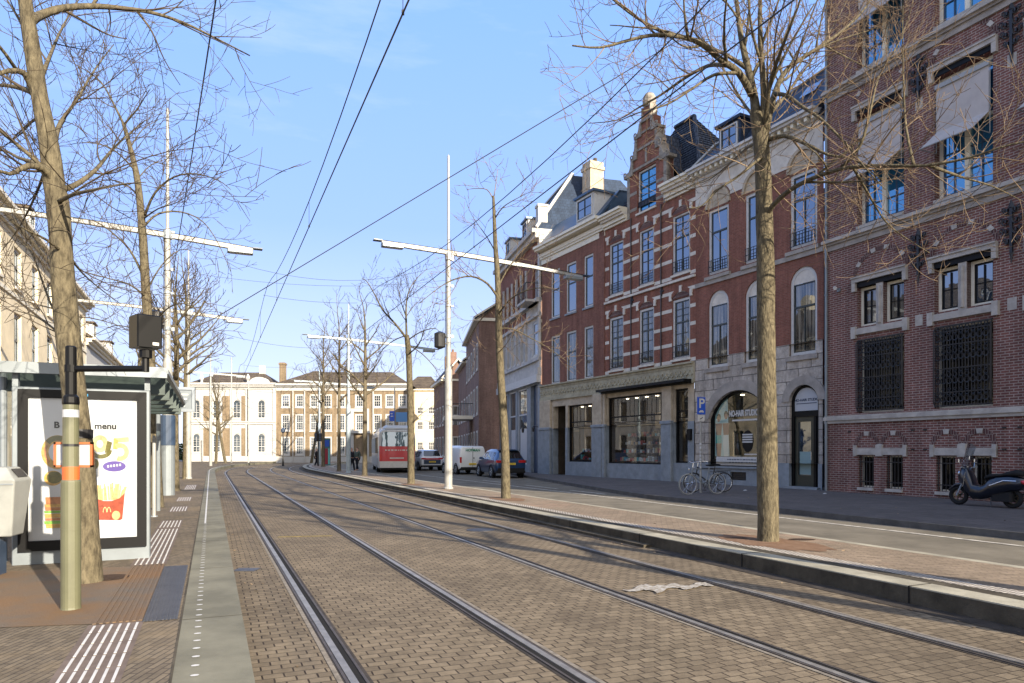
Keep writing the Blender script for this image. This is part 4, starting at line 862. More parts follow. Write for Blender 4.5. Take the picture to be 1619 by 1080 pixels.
for k in range(nE): m.box(ua0+wE*k+.2, ua0+wE*(k+1)-.2, 0, .06, 10.2, 10.65)
m.build('brick_panels', M['bC'], E)
m = MB(); m.box(cE1[0]-.4, cE1[1]+.4, 0, .95, 10.75, 10.9); m.build('balcony', M['greyst'], E)
m = MB()
for k in range(15): u = cE1[0]-.38+(cE1[1]-cE1[0]+.76)*k/14; m.tube([(u,.9,10.9), (u,.9,11.9)], .014, 4)
m.box(cE1[0]-.4, cE1[1]+.4, .88, .92, 11.88, 11.93); m.box(cE1[0]-.4, cE1[0]-.37, 0, .9, 11.88, 11.93); m.build('balcony_rail', M['black'], E)
sE = [(f.u(833), f.u(818)), (f.u(815), f.u(804)), (f.u(802), f.u(793))]
wall(MB(), 0, UE_, -.1, 6.3, [(a, b, .6, 5.7) for a, b in sE]+[(f.u(850), f.u(839), .12, 5.7)], rev=.3).build('shopfront', M['bluest'], E)
m = MB(); m.box(0, UE_, 0, .28, 5.78, 6.25); m.build('lintel_board', M['white'], E)
for k, (a, b) in enumerate(sE):
    W = MB(); ring(W, outline(a, b, .6, 5.7, 0), outline(a+.1, b-.1, .7, 5.6, 0), -.2, -.06); W.box(a+.1, b-.1, -.18, -.08, 3.9, 4.0); W = W.build('shop_window', M['panelw'], E)
    g = MB(); g.quad((a+.1,-.13,.7), (b-.1,-.13,.7), (b-.1,-.13,5.6), (a+.1,-.13,5.6)); g.build('pane', M['glcur'], W)
    g = MB(); g.quad((a+.35,-.125,.9), (b-.35,-.125,.9), (b-.35,-.125,3.0), (a+.35,-.125,3.0)); g.build('poster', M['panelw'], W)
m = MB(); m.box(f.u(850), f.u(839), -.28, -.22, .12, 5.7); m.build('door', M['navy'], E)
for px in (853, 836):
    m = MB(); u = f.u(px); m.tube([(u,.1,3.0), (u,.35,3.05)], .02, 5); m.lathe([(.06,-.25), (.1,0), (.03,.12)], 6, (u,.4,2.95)); m.build('wall_lantern', M['black'], E)
m = MB(); slab3(m, [(0,.3,15.25), (UE_,.3,15.25), (UE_-2.6,-2.6,19.4), (1.6,-2.6,19.4)]); m.poly([(0,.25,15.2),(1.6,-2.6,19.4),(1.6,-6,19.4),(0,-9,15.2)]); m.poly([(UE_,.25,15.2),(UE_,-9,15.2),(UE_-2.6,-6,19.4),(UE_-2.6,-2.6,19.4)]); m.poly([(1.6,-2.6,19.4),(UE_-2.6,-2.6,19.4),(UE_-2.6,-6,19.4),(1.6,-6,19.4)])
m.build('roof', M['slate'], E)
m = MB(); m.quad((-.01,.1,13.8), (-.01,-9,13.8), (-.01,-9,15.25), (-.01,.1,15.25)); m.tube([(0,.3,15.3), (1.6,-2.6,19.45)], .1, 5); m.box(1.5, UE_-2.5, -2.7, -2.5, 19.4, 19.52); m.build('roof_trim', M['stucco'], E)
for u in (UE_*.3, UE_*.72): dormer(E, u, u+1.3, 15.5, 16.9, -.1, -1.4)
m = MB(); m.box(.2, .75, -.5, .1, 15.2, 16.7); m.box(.15, .8, -.55, .15, 16.7, 16.85); m.build('parapet_pier', M['greyst'], E)

# ================================================================ F, G, H: brown brick houses further along
def side_house(name, label, a, sl, px0, px1, eave, endw, mt='bF', ridge=2.6, rows=((.9,3.1),(4.4,6.6),(7.9,10.0)), ends=True, sp=2.3):
    f = Fac(a, sl, None, Y0=px0) if px0 < 0 else Fac(a, sl, px0); U = (px1-px0)*f.k if px0 < 0 else f.u(px1); T = thing(name, label, 'building', f.o, f.rz)
    n = max(1, int(U/sp)); st = U/n; cs = [(st*(k+.5)-.55, st*(k+.5)+.55) for k in range(n)]
    rows = [r for r in rows if r[1] < eave-.6]
    wall(MB(), 0, U, -.1, eave, [(x, y, z0, z1) for x, y in cs for z0, z1 in rows], rev=.15).build('wall', M[mt], T)
    for x, y in cs:
        for z0, z1 in rows: window(T, x, y, z0, z1, glass='glcur', cols=2, hb=(.5,), fw=.12, v=.03)
    m = MB(); m.T = Matrix.Rotation(-PI/2, 4, 'Z')    # end wall: local x along -v
    W = endw; eo = [(W*.30, W*.30+1.1, z0, z1) for z0, z1 in rows] if ends else []
    # T maps (x,0,z) -> (0,-x,z)
    mm = MB(); us = sorted({0, W}|{o[0] for o in eo}|{o[1] for o in eo}); zs = sorted({-.1, eave}|{z for o in eo for z in o[2:4]})
    for p, q in zip(us[:-1], us[1:]):
        for c, d in zip(zs[:-1], zs[1:]):
            if any(o[0] <= (p+q)/2 <= o[1] and o[2] <= (c+d)/2 <= o[3] for o in eo): continue
            mm.quad((0,-p,c), (0,-q,c), (0,-q,d), (0,-p,d))
    mm.add([(0,0,eave), (0,-W,eave), (0,-W/2,eave+ridge)], [(0,1,2)]); mm.build('end_wall', M[mt], T)
    for o in eo:
        w_ = MB(); w_.box(-.0+.01, .09, -o[1]-.04, -o[0]+.04, o[2]-.08, o[2]); w_.box(.01, .1, -o[1], -o[1]+.1, o[2], o[3]); w_.box(.01, .1, -o[0]-.1, -o[0], o[2], o[3]); w_.box(.01, .1, -o[1], -o[0], o[3]-.1, o[3]); w_.box(.03, .1, -o[1], -o[0], (o[2]+o[3])/2-.04, (o[2]+o[3])/2+.04); w_.box(.03, .1, -(o[0]+o[1])/2-.02, -(o[0]+o[1])/2+.02, o[2], o[3])
        w_ = w_.build('window', M['white'], T); g = MB(); g.quad((.08,-o[1],o[2]), (.08,-o[0],o[2]), (.08,-o[0],o[3]), (.08,-o[1],o[3])); g.build('pane', M['glcur'], w_)
    m = MB(); m.T = None
    slab3(m, [(-.25,.35,eave-.05), (U,.35,eave-.05), (U,-W/2,eave+ridge), (-.25,-W/2,eave+ridge)]); slab3(m, [(-.25,-W-.35,eave-.05), (-.25,-W/2,eave+ridge), (U,-W/2,eave+ridge), (U,-W-.35,eave-.05)]); m.build('roof', M['broof'] if mt != 'bF' else M['tile'], T)
    m = MB(); m.box(-.1, U, -.02, .42, eave-.25, eave-.02); m.box(-.12, -.0, -W-.2, .42, eave-.25, eave-.02); 
    m.tube([(-.28,.35,eave), (-.28,-W/2,eave+ridge+.05)], .09, 4); m.tube([(-.28,-W-.35,eave), (-.28,-W/2,eave+ridge+.05)], .09, 4); m.build('gutter_trim', M['cream'], T)
    m = MB()
    for u in (U*.35, U*.75): m.box(u, u+.7, -W/2-.4, -W/2+.4, eave+ridge-.6, eave+ridge+1.3); m.lathe([(.15,0),(.12,.35)], 8, (u+.35,-W/2,eave+ridge+1.3))
    m.build('chimney', M['bF'], T)
    return T, f, U
F_, ff, UF = side_house('brown_corner_house', 'dark brown brick house with gable end behind the thin tree, left of the grey building', 4.906, -.139, 757, 737, 11.8, 7.5)
m = MB(); c = ff.u(745); m.box(c-2, c+2.2, 0, 2.4, 4.2, 4.5); m.mi = 1; m.add([(c-2,2.4,4.2),(c+2.2,2.4,4.2),(c+2.2,2.9,3.5),(c-2,2.9,3.5)], [(0,1,2,3)]); m.build('entrance_canopy', [M['cream'], M['navy']], F_)
m = MB()
for k in range(18): u = c-1.9+4.0*k/17; m.tube([(u,2.2,4.5), (u,2.2,5.5)], .02, 4)
for v in (.5, 1.1, 1.7): m.tube([(c-1.95,v,4.5), (c-1.95,v,5.5)], .02, 4)
m.box(c-2, c+2.2, 2.17, 2.23, 5.48, 5.54); m.box(c-2, c-1.94, 0, 2.2, 5.48, 5.54); m.build('balcony_rail', M['black'], F_)
m = MB(); m.box(c-1.9, c-1.7, 2.0, 2.2, .1, 4.2); m.box(c+1.9, c+2.1, 2.0, 2.2, .1, 4.2); m.build('canopy_post', M['panelw'], F_)
G_, _, _ = side_house('brown_middle_house', 'small brown brick house with white roof trim between corner house and farther gabled house', 6.16, -.158, 737, 725, 10.2, 7)
H_, _, _ = side_house('far_gabled_house', 'far brown house with cream gable trim and tall side windows left of the canopy', 11.07, -.2387, 703, 686, 9.6, 3.0, ridge=2.2)

side_house('low_row_houses', 'lower red brick row house standing beyond the tall purple brick building, behind the camera', 22.43, -.463, -46, -.3, 10.4, 8, mt='bD', ridge=2.2, sp=3.2)
# ================================================================ palace closing the street
class Front:
    def __init__(s, px0, Y0): s.Y0 = Y0; s.px0 = px0; s.o = Vector(((px0-CX)*Y0/FPX, Y0, 0)); s.rz = PI
    def u(s, px): return (s.px0-px)*s.Y0/FPX
    def z(s, px, py): return H-(py-YH)*s.Y0/FPX
f = Front(645, 90); P = thing('brick_mansion', 'sunlit ochre brick mansion with three rows of white sash windows closing the street', 'building', f.o, f.rz)
U = f.u(436.5); ztop = 9.6
cp = [451.6, 473.8, 496.5, 517.7, 539.4, 568.3, 596.5, 616.4, 636.6]
rws = [(f.z(0, 644.4), f.z(0, 623.6)), (f.z(0, 681.6), f.z(0, 654.8)), (f.z(0, 719.7), f.z(0, 690.5))]
cc = [(f.u(p)-.56, f.u(p)+.56) for p in cp]
wall(MB(), 0, U, -.1, ztop, [(a, b, z0, z1) for i, (a, b) in enumerate(cc) for z0, z1 in rws if not (i == 5 and z0 < 2)], rev=.12).build('wall', M['bP'], P)
for i, (a, b) in enumerate(cc):
    for k, (z0, z1) in enumerate(rws):
        if i == 5 and k == 2: continue
        window(P, a, b, z0, z1, v=-.02, fw=.14, frame='white', sash='white', glass='glfar' if k == 2 or i % 3 else 'glsky', cols=3, hb=(.5,), bars=(1, 1) if k == 0 else (2, 2), sill='white', sillw=.05)
m = MB(); cornice(m, -.1, U, ztop, [(-.35, .1, .12), (.1, .3, .3), (.3, .55, .6)]); m.box(-.1, U, -.05, .08, -.1, .75); a, b = cc[5]
m.box(a-.7, a-.15, 0, .2, .1, rws[1][1]+.3); m.box(b+.15, b+.7, 0, .2, .1, rws[1][1]+.3); m.box(a-.9, b+.9, 0, .5, 3.75, 4.1); m.box(a-.7, b+.7, 0, .2, rws[1][1]+.3, rws[1][1]+.7)
for px in (463.5, 590, 482): m.tube([(f.u(px),.12,.1), (f.u(px),.12,9.2)], .08, 6)
m.build('white_trim', M['stucco'], P)
m = MB(); m.box(a-.1, b+.1, -.3, -.1, .1, 3.3); m.build('door', M['dgreen'], P)
def hip(m, u0, u1, v0, v1, z0, z1, ins):
    c = (v0+v1)/2; A_, B_ = (u0+ins, c, z1), (u1-ins, c, z1)
    m.add([(u0,v0,z0),(u1,v0,z0),(u1,v1,z0),(u0,v1,z0),A_,B_], [(0,1,5,4),(2,3,4,5),(0,4,3),(1,2,5)])
m = MB(); hip(m, -.3, U, .5, -10, ztop+.5, ztop+2.6, 3.2); hip(m, U-8.5, U+.2, .3, -9, ztop+.52, ztop+2.7, 3.9); m.build('roof', M['broof'], P)
m = MB(); m.box(f.u(441), f.u(432.5), -3, -2.2, 9.5, 13.2); m.box(f.u(442), f.u(431.5), -3.1, -2.1, 12.9, 13.1); m.build('chimney', M['bP'], P)
m = MB(); m.box(0, U, -10, -9.8, 0, ztop); m.quad((0,0,0),(0,-10,0),(0,-10,ztop),(0,0,ztop)); m.build('rear_wall', M['bP'], P)
f = Front(436.5, 90); PW = thing('white_mansion_wing', 'white plastered palace wing with tall arched windows left of the ochre brick mansion', 'building', f.o, f.rz)
U = f.u(296)
ca = [f.u(p) for p in (413, 374, 342, 310)]; ra = ((f.z(0, 662), f.z(0, 631)), (f.z(0, 716), f.z(0, 684.5)))
wall(MB(), 0, U, -.1, 9.7, [(c-.55, c+.55, z0, z1, .5) for c in ca for z0, z1 in ra], rev=.2).build('wall', M['stucco'], PW)
for c in ca:
    for z0, z1 in ra: window(PW, c-.55, c+.55, z0, z1, rise=.5, v=-.08, fw=.1, frame='white', sash='white', glass='glfar', cols=2, hb=(.3,), bars=(1, 3), sill='white')
m = MB()
for p0, p1 in ((322, 332), (352, 363.5), (382, 390)):
    for y0, y1 in ((668, 626), (722, 677)): m.box(f.u(p1), f.u(p0), 0, .06, f.z(0, y0), f.z(0, y1))
m.build('brick_panels', M['bP'], PW)
m = MB(); cornice(m, -.1, U, 9.5, [(0, .25, .15), (.25, .5, .4), (.5, .75, .6)]); cornice(m, 0, U, 4.9, [(0, .25, .15), (.25, .4, .25)]); m.box(0, U, -.1, .1, -.1, .8)
m.box(0, f.u(393), -.1, .12, -.1, .2); c = f.u(411); m.prism([(c-1.3, 10.2)]+[(c+1.3*math.cos(PI*k/10), 10.2+.8*math.sin(PI*k/10)) for k in range(11)][::-1], lambda p:(p[0],-.1,p[1]), lambda p:(p[0],.4,p[1]))
for px in (434, 393, 390.5, 366): m.box(f.u(px)-.15, f.u(px)+.15, 0, .14, .8, 9.5)
c = f.u(393); m.lathe([(.2,10.2), (.12,10.5), (.26,10.8), (.22,11.1), (.05,11.4)], 8, (c,.2,0)); c = f.u(320); m.lathe([(.2,10.2), (.12,10.5), (.26,10.8), (.22,11.1), (.05,11.4)], 8, (c,.2,0)); m.build('cornice_trim', M['stucco'], PW)
m = MB(); hip(m, f.u(424), f.u(300), .3, -9, 10.25, 12.1, 2.2); m.build('roof', M['broof'], PW)
m = MB(); m.box(f.u(400), f.u(393), -4.6, -3.8, 11, 13.0); m.build('chimney', M['stone'], PW)
f = Front(690, 96); PC = thing('cream_cross_house', 'sunlit cream house with small paned windows between the ochre mansion and the far gabled house', 'building', f.o, f.rz)
U = f.u(640); cs = [f.u(p) for p in (682, 664, 650)]; rw = ((f.z(0,655), f.z(0,643)), (f.z(0,680), f.z(0,666)), (f.z(0,712), f.z(0,698)))
wall(MB(), 0, U, -.1, 10, [(c-.5, c+.5, z0, z1) for c in cs for z0, z1 in rw], rev=.12).build('wall', M['cstucco'], PC)
for c in cs:
    for z0, z1 in rw: window(PC, c-.5, c+.5, z0, z1, v=-.05, fw=.12, frame='white', sash='white', glass='glsky', cols=3, hb=(.5,), bars=(1,1), sill='white')
m = MB(); hip(m, -.3, U+.3, .3, -9, 10, 12.2, 1.5); m.build('roof', M['broof'], PC)
m = MB(); m.box(-.2, U+.2, -.1, .35, 9.8, 10.0); m.build('cornice', M['cream'], PC)

# ================================================================ left side of the street, behind trees and shelter
class FacL:
    def __init__(s, Y0): s.o = Vector((-7.72-.433*Y0, Y0, .0)); s.rz = math.atan2(-.918, .397)
def left_house(name, label, Ya, Yb, eave, mt, rows, rh=3.4, sp=2.9, arch=0, ww=1.15):
    f = FacL(Yb); U = (Yb-Ya)*1.09; T = thing(name, label, 'building', f.o, f.rz); n = int(U/sp); st = U/n
    ops = [(st*(k+.5)-ww/2, st*(k+.5)+ww/2, z0, z1, arch) for k in range(n) for z0, z1 in rows]
    wall(MB(), 0, U, -.1, eave, ops, rev=.2).build('wall', M[mt], T)
    for o in ops: window(T, *o[:4], rise=arch, v=-.1, fw=.1, glass='glsky', cols=2, hb=(.55,), sill='stone')
    m = MB(); m.quad((0,0,-.1),(0,0,eave),(0,-9,eave),(0,-9,-.1)); m.quad((U,0,-.1),(U,-9,-.1),(U,-9,eave),(U,0,eave)); m.quad((0,-9,-.1),(0,-9,eave),(U,-9,eave),(U,-9,-.1)); m.build('side_wall', M[mt], T)
    m = MB(); hip(m, -.3, U+.3, .4, -9.3, eave, eave+rh, 3); m.build('roof', M['broof'], T)
    m = MB(); cornice(m, -.1, U+.1, eave-.5, [(0, .2, .12), (.2, .35, .3), (.35, .49, .5)]); 
    for z0, z1 in rows[1:]: m.box(0, U, 0, .06, z0-.45, z0-.3)
    m.build('cornice', M['cream'], T)
    m = MB()
    for u in (U*.22, U*.7): m.box(u, u+.9, -5.2, -4.4, eave+rh-1.6, eave+rh+1.2)
    m.build('chimney', M['cstucco'], T)
    for k in range(max(1, n//3)):
        u = st*(3*k+1)+.2; dormer(T, u, u+1.2, eave+.3, eave+1.6, -.3, -1.8, roof='broof')
    return T
left_house('cream_corner_house', 'tall cream stone house with brown roof seen through the branches at the left edge', 10, 43, 10.6, 'cstucco', ((1.0,3.3),(4.7,7.0),(8.0,9.6)))
left_house('pale_row_house', 'lower pale plastered house with brown tiled roof behind the shelter trees', 43.2, 60, 8.6, 'stucco', ((1.0,3.2),(4.6,6.8)))
left_house('white_far_house', 'low white plastered house farthest along the left side, before the white palace wing', 60.2, 88, 7.2, 'stucco', ((1.0,3.0),(4.2,6.0)), rh=2.4)
# clipped hedge by the far white house
rnd = random.Random(8); m = MB(); c = G(286, 727, .2)
for k in range(900):
    p = c+Vector((rnd.uniform(-.8,.8), rnd.uniform(-.5,.5), rnd.uniform(0,2.3))); d = Vector((rnd.gauss(0,1), rnd.gauss(0,1), rnd.gauss(0,1))).normalized()*.12; e = d.orthogonal().normalized()*.08
    m.poly([tuple(p-d), tuple(p+e), tuple(p+d), tuple(p-e)])
tag(m.build('clipped_bush', mat('hedge leaves', (.03,.07,.02), .7, var=.5, vs=5)), 'dark green clipped bush in front of the far white house', 'bush')
# ================================================================ bare trees
def lerp_path(pts, s):
    ls = [(b-a).length for a, b in zip(pts[:-1], pts[1:])]; T = sum(ls)*s
    for i, l in enumerate(ls):
        if T <= l or i == len(ls)-1: return pts[i].lerp(pts[i+1], min(1, T/max(l, 1e-6))), (pts[i+1]-pts[i]).normalized()
        T -= l
def smooth(pts, k=3):
    out = []
    for i in range(len(pts)-1):
        p0, p1, p2, p3 = pts[max(i-1,0)], pts[i], pts[i+1], pts[min(i+2,len(pts)-1)]
        for j in range(k):
            t = j/k; out.append(.5*((2*p1)+(-p0+p2)*t+(2*p0-5*p1+4*p2-p3)*t*t+(-p0+3*p1-3*p2+p3)*t*t*t))
    return out+[pts[-1]]
def rv(rnd): return Vector((rnd.gauss(0,1), rnd.gauss(0,1), rnd.gauss(0,1))).normalized()
def limb_tube(m, pts, r0, r1, n): m.tube(pts, [r0+(r1-r0)*(i/(len(pts)-1))**.8 for i in range(len(pts))], n, cap=n > 4)
def grow(m, pts, r0, r1, lvl, rnd, Q, s0=.12):
    m.mi = 0 if r0 > .019 else 1
    limb_tube(m, pts, r0, r1, 7 if r0 > .035 else 5 if r0 > .015 else 3)
    if lvl == 0: return
    Ln = sum((b-a).length for a, b in zip(pts[:-1], pts[1:])); n = max(2, int(Ln/Q['gap'][lvl-1])); side = rnd.random()*6.28
    for k in range(n):
        s = s0+(1-s0)*(k+rnd.random()*.7)/n
        if s > 1: continue
        p, t = lerp_path(pts, s); side += 2.4+rnd.uniform(-.5, .5)
        u = t.orthogonal().normalized(); v = t.cross(u); out = u*math.cos(side)+v*math.sin(side); out.z += .25; a = rnd.uniform(.5, 1.05)
        d = (t*math.cos(a)+out.normalized()*math.sin(a)).normalized(); r = max(Q['rmin'], (r0+(r1-r0)*s)*rnd.uniform(.4, .62))
        l = Q['len'][lvl-1]*rnd.uniform(.55, 1.2)*(1-.45*s); ns = 7 if lvl > 1 else 4; bend = rv(rnd)*.10
        c = [p]; 
        for j in range(ns): d = (d+rv(rnd)*.07+bend+Vector((0,0,Q['up']+rnd.uniform(-.05,.05)))).normalized(); c.append(c[-1]+d*l/ns)
        grow(m, c, r, max(Q['rmin']*.7, r*.3), lvl-1, rnd, Q)
def tree(label, base, trunk, limbs, Q, seed, group, bark='bark', twig='twig', grp_label=None, sides=12, auto=None):
    rnd = random.Random(seed); T = thing('bare_tree', label, 'tree', base, 0, group)
    m = MB(); tp = smooth([Vector(p[:3])-base for p in trunk], 4); rr = []
    for i in range(len(tp)):
        s = i/(len(tp)-1)*(len(trunk)-1); k = min(int(s), len(trunk)-2); rr.append(trunk[k][3]+(trunk[k+1][3]-trunk[k][3])*(s-k))
    tp.insert(1, tp[0].lerp(tp[1], .12)); rr.insert(1, rr[0]*1.03); tp.insert(1, tp[0].lerp(tp[1], .35)); rr.insert(1, rr[0]*1.14); rr[0] *= 1.34
    # uneven bole
    n = sides; vs = []; 
    for p, r in zip(tp, rr):
        for k in range(n):
            a = 2*PI*k/n; q = Vector((math.cos(a), math.sin(a), 0)); w_ = 1+(.14*math.sin(3*a+seed) if r > rr[0]*.84 else 0)+.10*noise.noise(Vector((p.z*1.3, a*1.1, seed)))+.05*noise.noise((p+q)*4); vs.append(p+q*r*w_)
    m.add(vs, [(i*n+k, i*n+(k+1)%n, (i+1)*n+(k+1)%n, (i+1)*n+k) for i in range(len(tp)-1) for k in range(n)])
    m.build('trunk', M[bark], T, smooth=True)
    c = MB()
    for pts, r in limbs:
        pts = smooth([Vector(p)-base for p in pts], 3); grow(c, pts, r, max(Q['rmin'], r*.16), Q['lvl'], rnd, Q, .18)
    if auto:
        n_, z0, z1, ln = auto; side = rnd.random()*6
        for k in range(n_):
            z = z0+(z1-z0)*(k+.3*rnd.random())/n_; p, t = lerp_path(tp, min(1, z/tp[-1].z)); side += 2.4+rnd.uniform(-.4, .4)
            s = (z-z0)/(z1-z0); l = ln*(1-.55*s)*rnd.uniform(.75, 1.15); d = Vector((math.cos(side), math.sin(side), rnd.uniform(.5, 1.0)+.6*s)).normalized(); q = [p]
            for j in range(7): d = (d+rv(rnd)*.1+Vector((0,0,Q.get('lup', -.06)+(.02*j)))).normalized(); q.append(q[-1]+d*l/7)
            r = max(.02, rr[0]*.42*(1-.5*s)); grow(c, q, r, Q['rmin'], Q['lvl'], rnd, Q)
        top = tp[-1]; q = [top]; d = Vector((0,0,1))
        for j in range(5): d = (d+rv(rnd)*.12).normalized(); q.append(q[-1]+d*ln*.12)
        grow(c, q, rr[-1], Q['rmin'], Q['lvl'], rnd, Q, .0)
    c.build('crown', [M[bark], M[twig]], T, smooth=True)
    return T
def PX(Y, *pts): return [AT(p[0], p[1], Y+(p[2] if len(p) > 2 else 0)) for p in pts]
def TR(Y, *pts): return [(*AT(p[0], p[1], Y), p[2]) for p in pts]
QB = dict(gap=(.19, .21, .29), len=(.42, .95, 1.5), up=.04, rmin=.0040, lvl=3)
QB2 = dict(gap=(.19, .23, .30), len=(.38, .95, 1.5), up=.03, rmin=.0036, lvl=3)
# big tree on the island, right
Y = 10.54; b = G(1215, 855, .18)
tree('tallest bare tree on the island, thick mottled trunk in front of the hair studio', b, TR(Y, (1215,858,.172), (1214,840,.158), (1213,700,.146), (1211,500,.132), (1209,350,.122), (1204,240,.112), (1196,180,.10)), [
    (PX(Y, (1196,185), (1190,140,.1), (1172,60,.2), (1163,-10,.3), (1150,-90,.5)), .085),
    (PX(Y, (1206,220), (1208,150,-.1), (1202,60,-.3), (1203,-20,-.4), (1210,-100,-.6)), .07),
    (PX(Y, (1189,150), (1168,115,-.2), (1140,95,-.5), (1112,72,-.8), (1085,60,-1.0), (1040,55,-1.3), (1000,62,-1.6), (950,75,-1.8), (905,72,-2)), .06),
    (PX(Y, (1150,103,-.4), (1120,104,.1), (1085,122,.4), (1045,150,.8), (1010,170,1.0), (975,190,1.3), (930,195,1.6)), .036),
    (PX(Y, (1168,115,-.2), (1130,118,-.6), (1095,140,-.9), (1055,165,-1.1), (1010,178,-1.3), (960,200,-1.5)), .03),
    (PX(Y, (1088,62,-1), (1082,20,-1.2), (1080,-40,-1.4)), .03), (PX(Y, (1060,56,-1.1), (1010,30,-1.0), (960,-10,-.8), (930,-60,-.6)), .03),
    (PX(Y, (1209,215), (1224,150,.2), (1245,110,.6), (1290,78,1.0), (1330,50,1.4), (1370,10,1.8), (1400,-50,2.2)), .06),
    (PX(Y, (1209,212), (1216,140,-.4), (1235,80,-.9), (1262,10,-1.3), (1280,-50,-1.6)), .045),
    (PX(Y, (1225,148,.2), (1245,152,-.3), (1270,170,-.8), (1300,190,-1.1), (1340,230,-1.4), (1365,262,-1.6), (1400,300,-1.7)), .036),
    (PX(Y, (1212,222), (1240,215,-.3), (1275,228,-.7), (1310,245,-1.0), (1350,252,-1.2), (1395,285,-1.4)), .04),
    (PX(Y, (1211,345), (1222,325,-.2), (1250,300,-.5), (1290,280,-.9), (1340,265,-1.3), (1400,262,-1.7), (1460,262,-2.0), (1530,250,-2.3), (1600,228,-2.6), (1680,215,-2.8)), .046),
    (PX(Y, (1330,266,-1.2), (1360,230,-1.5), (1375,180,-1.6), (1390,120,-1.5), (1425,60,-1.4), (1450,-20,-1.2)), .028),
    (PX(Y, (1445,263,-1.9), (1432,200,-1.7), (1428,120,-1.6), (1427,30,-1.5), (1430,-50,-1.4)), .022),
    (PX(Y, (1350,266,-1.3), (1375,310,-1.0), (1400,350,-.8), (1430,375,-.7), (1470,400,-.6)), .022),
    (PX(Y, (1470,262,-2.0), (1520,280,-1.8), (1570,295,-1.6), (1620,320,-1.4)), .024),
    (PX(Y, (1207,245), (1190,260,-.4), (1165,280,-.7), (1135,300,-.9), (1110,325,-1.0), (1085,330,-1.1)), .03),
    (PX(Y, (1205,225), (1180,235,.4), (1150,262,.8), (1120,285,1.1), (1095,292,1.3)), .026),
    (PX(Y, (1213,285), (1235,310,.2), (1262,335,.3), (1290,370,.3)), .016),
    (PX(Y, (1208,200), (1180,170,1.0), (1150,120,1.8), (1120,60,2.6), (1100,-10,3.2)), .035),
    (PX(Y, (1210,190), (1250,140,1.2), (1300,70,2.2), (1340,0,3.0)), .035)], QB, 11, 'bare street trees', twig='twigr', sides=16)
# two thinner trees further along the island
Y = 18.9; b = G(800, 788, .18); Y = b.y
QM = dict(gap=(.22, .26, .34), len=(.38, .85, 1.3), up=.05, rmin=.0065, lvl=3)
tree('slim yellowish bare tree on the island, right of the white tram pole', b, TR(Y, (800,789,.135), (798,700,.12), (790,560,.105), (787,450,.085), (783,380,.06), (780,310,.035)), [
    (PX(Y, (787,470), (770,448,-.3), (745,437,-.6), (715,443,-.9), (690,458,-1.2), (665,478,-1.4)), .04), (PX(Y, (787,455), (800,430,.3), (818,405,.5), (838,385,.8), (860,378,1)), .03),
    (PX(Y, (786,500), (805,475,-.5), (830,460,-1), (860,455,-1.4), (890,462,-1.7)), .03), (PX(Y, (788,520), (810,520,.6), (840,535,1), (870,552,1.3), (900,575,1.5)), .026),
    (PX(Y, (784,400), (770,375,.3), (752,350,.5), (745,338,.6)), .02), (PX(Y, (783,345), (795,328,-.3), (815,315,-.5), (845,300,-.8)), .022), (PX(Y, (780,315), (770,300), (752,298), (738,300)), .018),
    (PX(Y, (787,480), (765,500,.6), (750,520,1.2), (735,550,1.6)), .022), (PX(Y, (785,560), (800,545,-.6), (815,520,-1.2)), .018), (PX(Y, (781,312), (784,290), (787,268)), .016)], QM, 21, 'bare street trees', twig='twigr')
b = G(650, 765, .18); Y = b.y
tree('bare tree with open forked crown on the island, left of the white tram pole', b, TR(Y, (650,766,.15), (649,650,.13), (646,560,.12), (643,530,.10)), [
    (PX(Y, (643,535), (625,512,-.3), (605,490,-.6), (592,465,-.8), (580,445,-1), (572,440,-1.1)), .055), (PX(Y, (643,535), (642,490,.3), (645,465,.5), (655,445,.8), (675,425,1.2)), .05),
    (PX(Y, (645,538), (665,525,-.4), (690,520,-.8), (705,540,-1)), .035), (PX(Y, (645,545), (668,560,.5), (690,585,.8), (700,610,1)), .03), (PX(Y, (643,530), (620,540,.8), (600,560,1.4), (590,590,1.8)), .03),
    (PX(Y, (646,560), (662,545,-.8), (672,520,-1.6), (685,490,-2.2)), .035), (PX(Y, (648,675), (660,660,-.2), (675,648,-.4), (690,640,-.6)), .016), (PX(Y, (642,500,.2), (632,470,1), (628,440,1.6)), .03)], QM, 22, 'bare street trees', twig='twig')
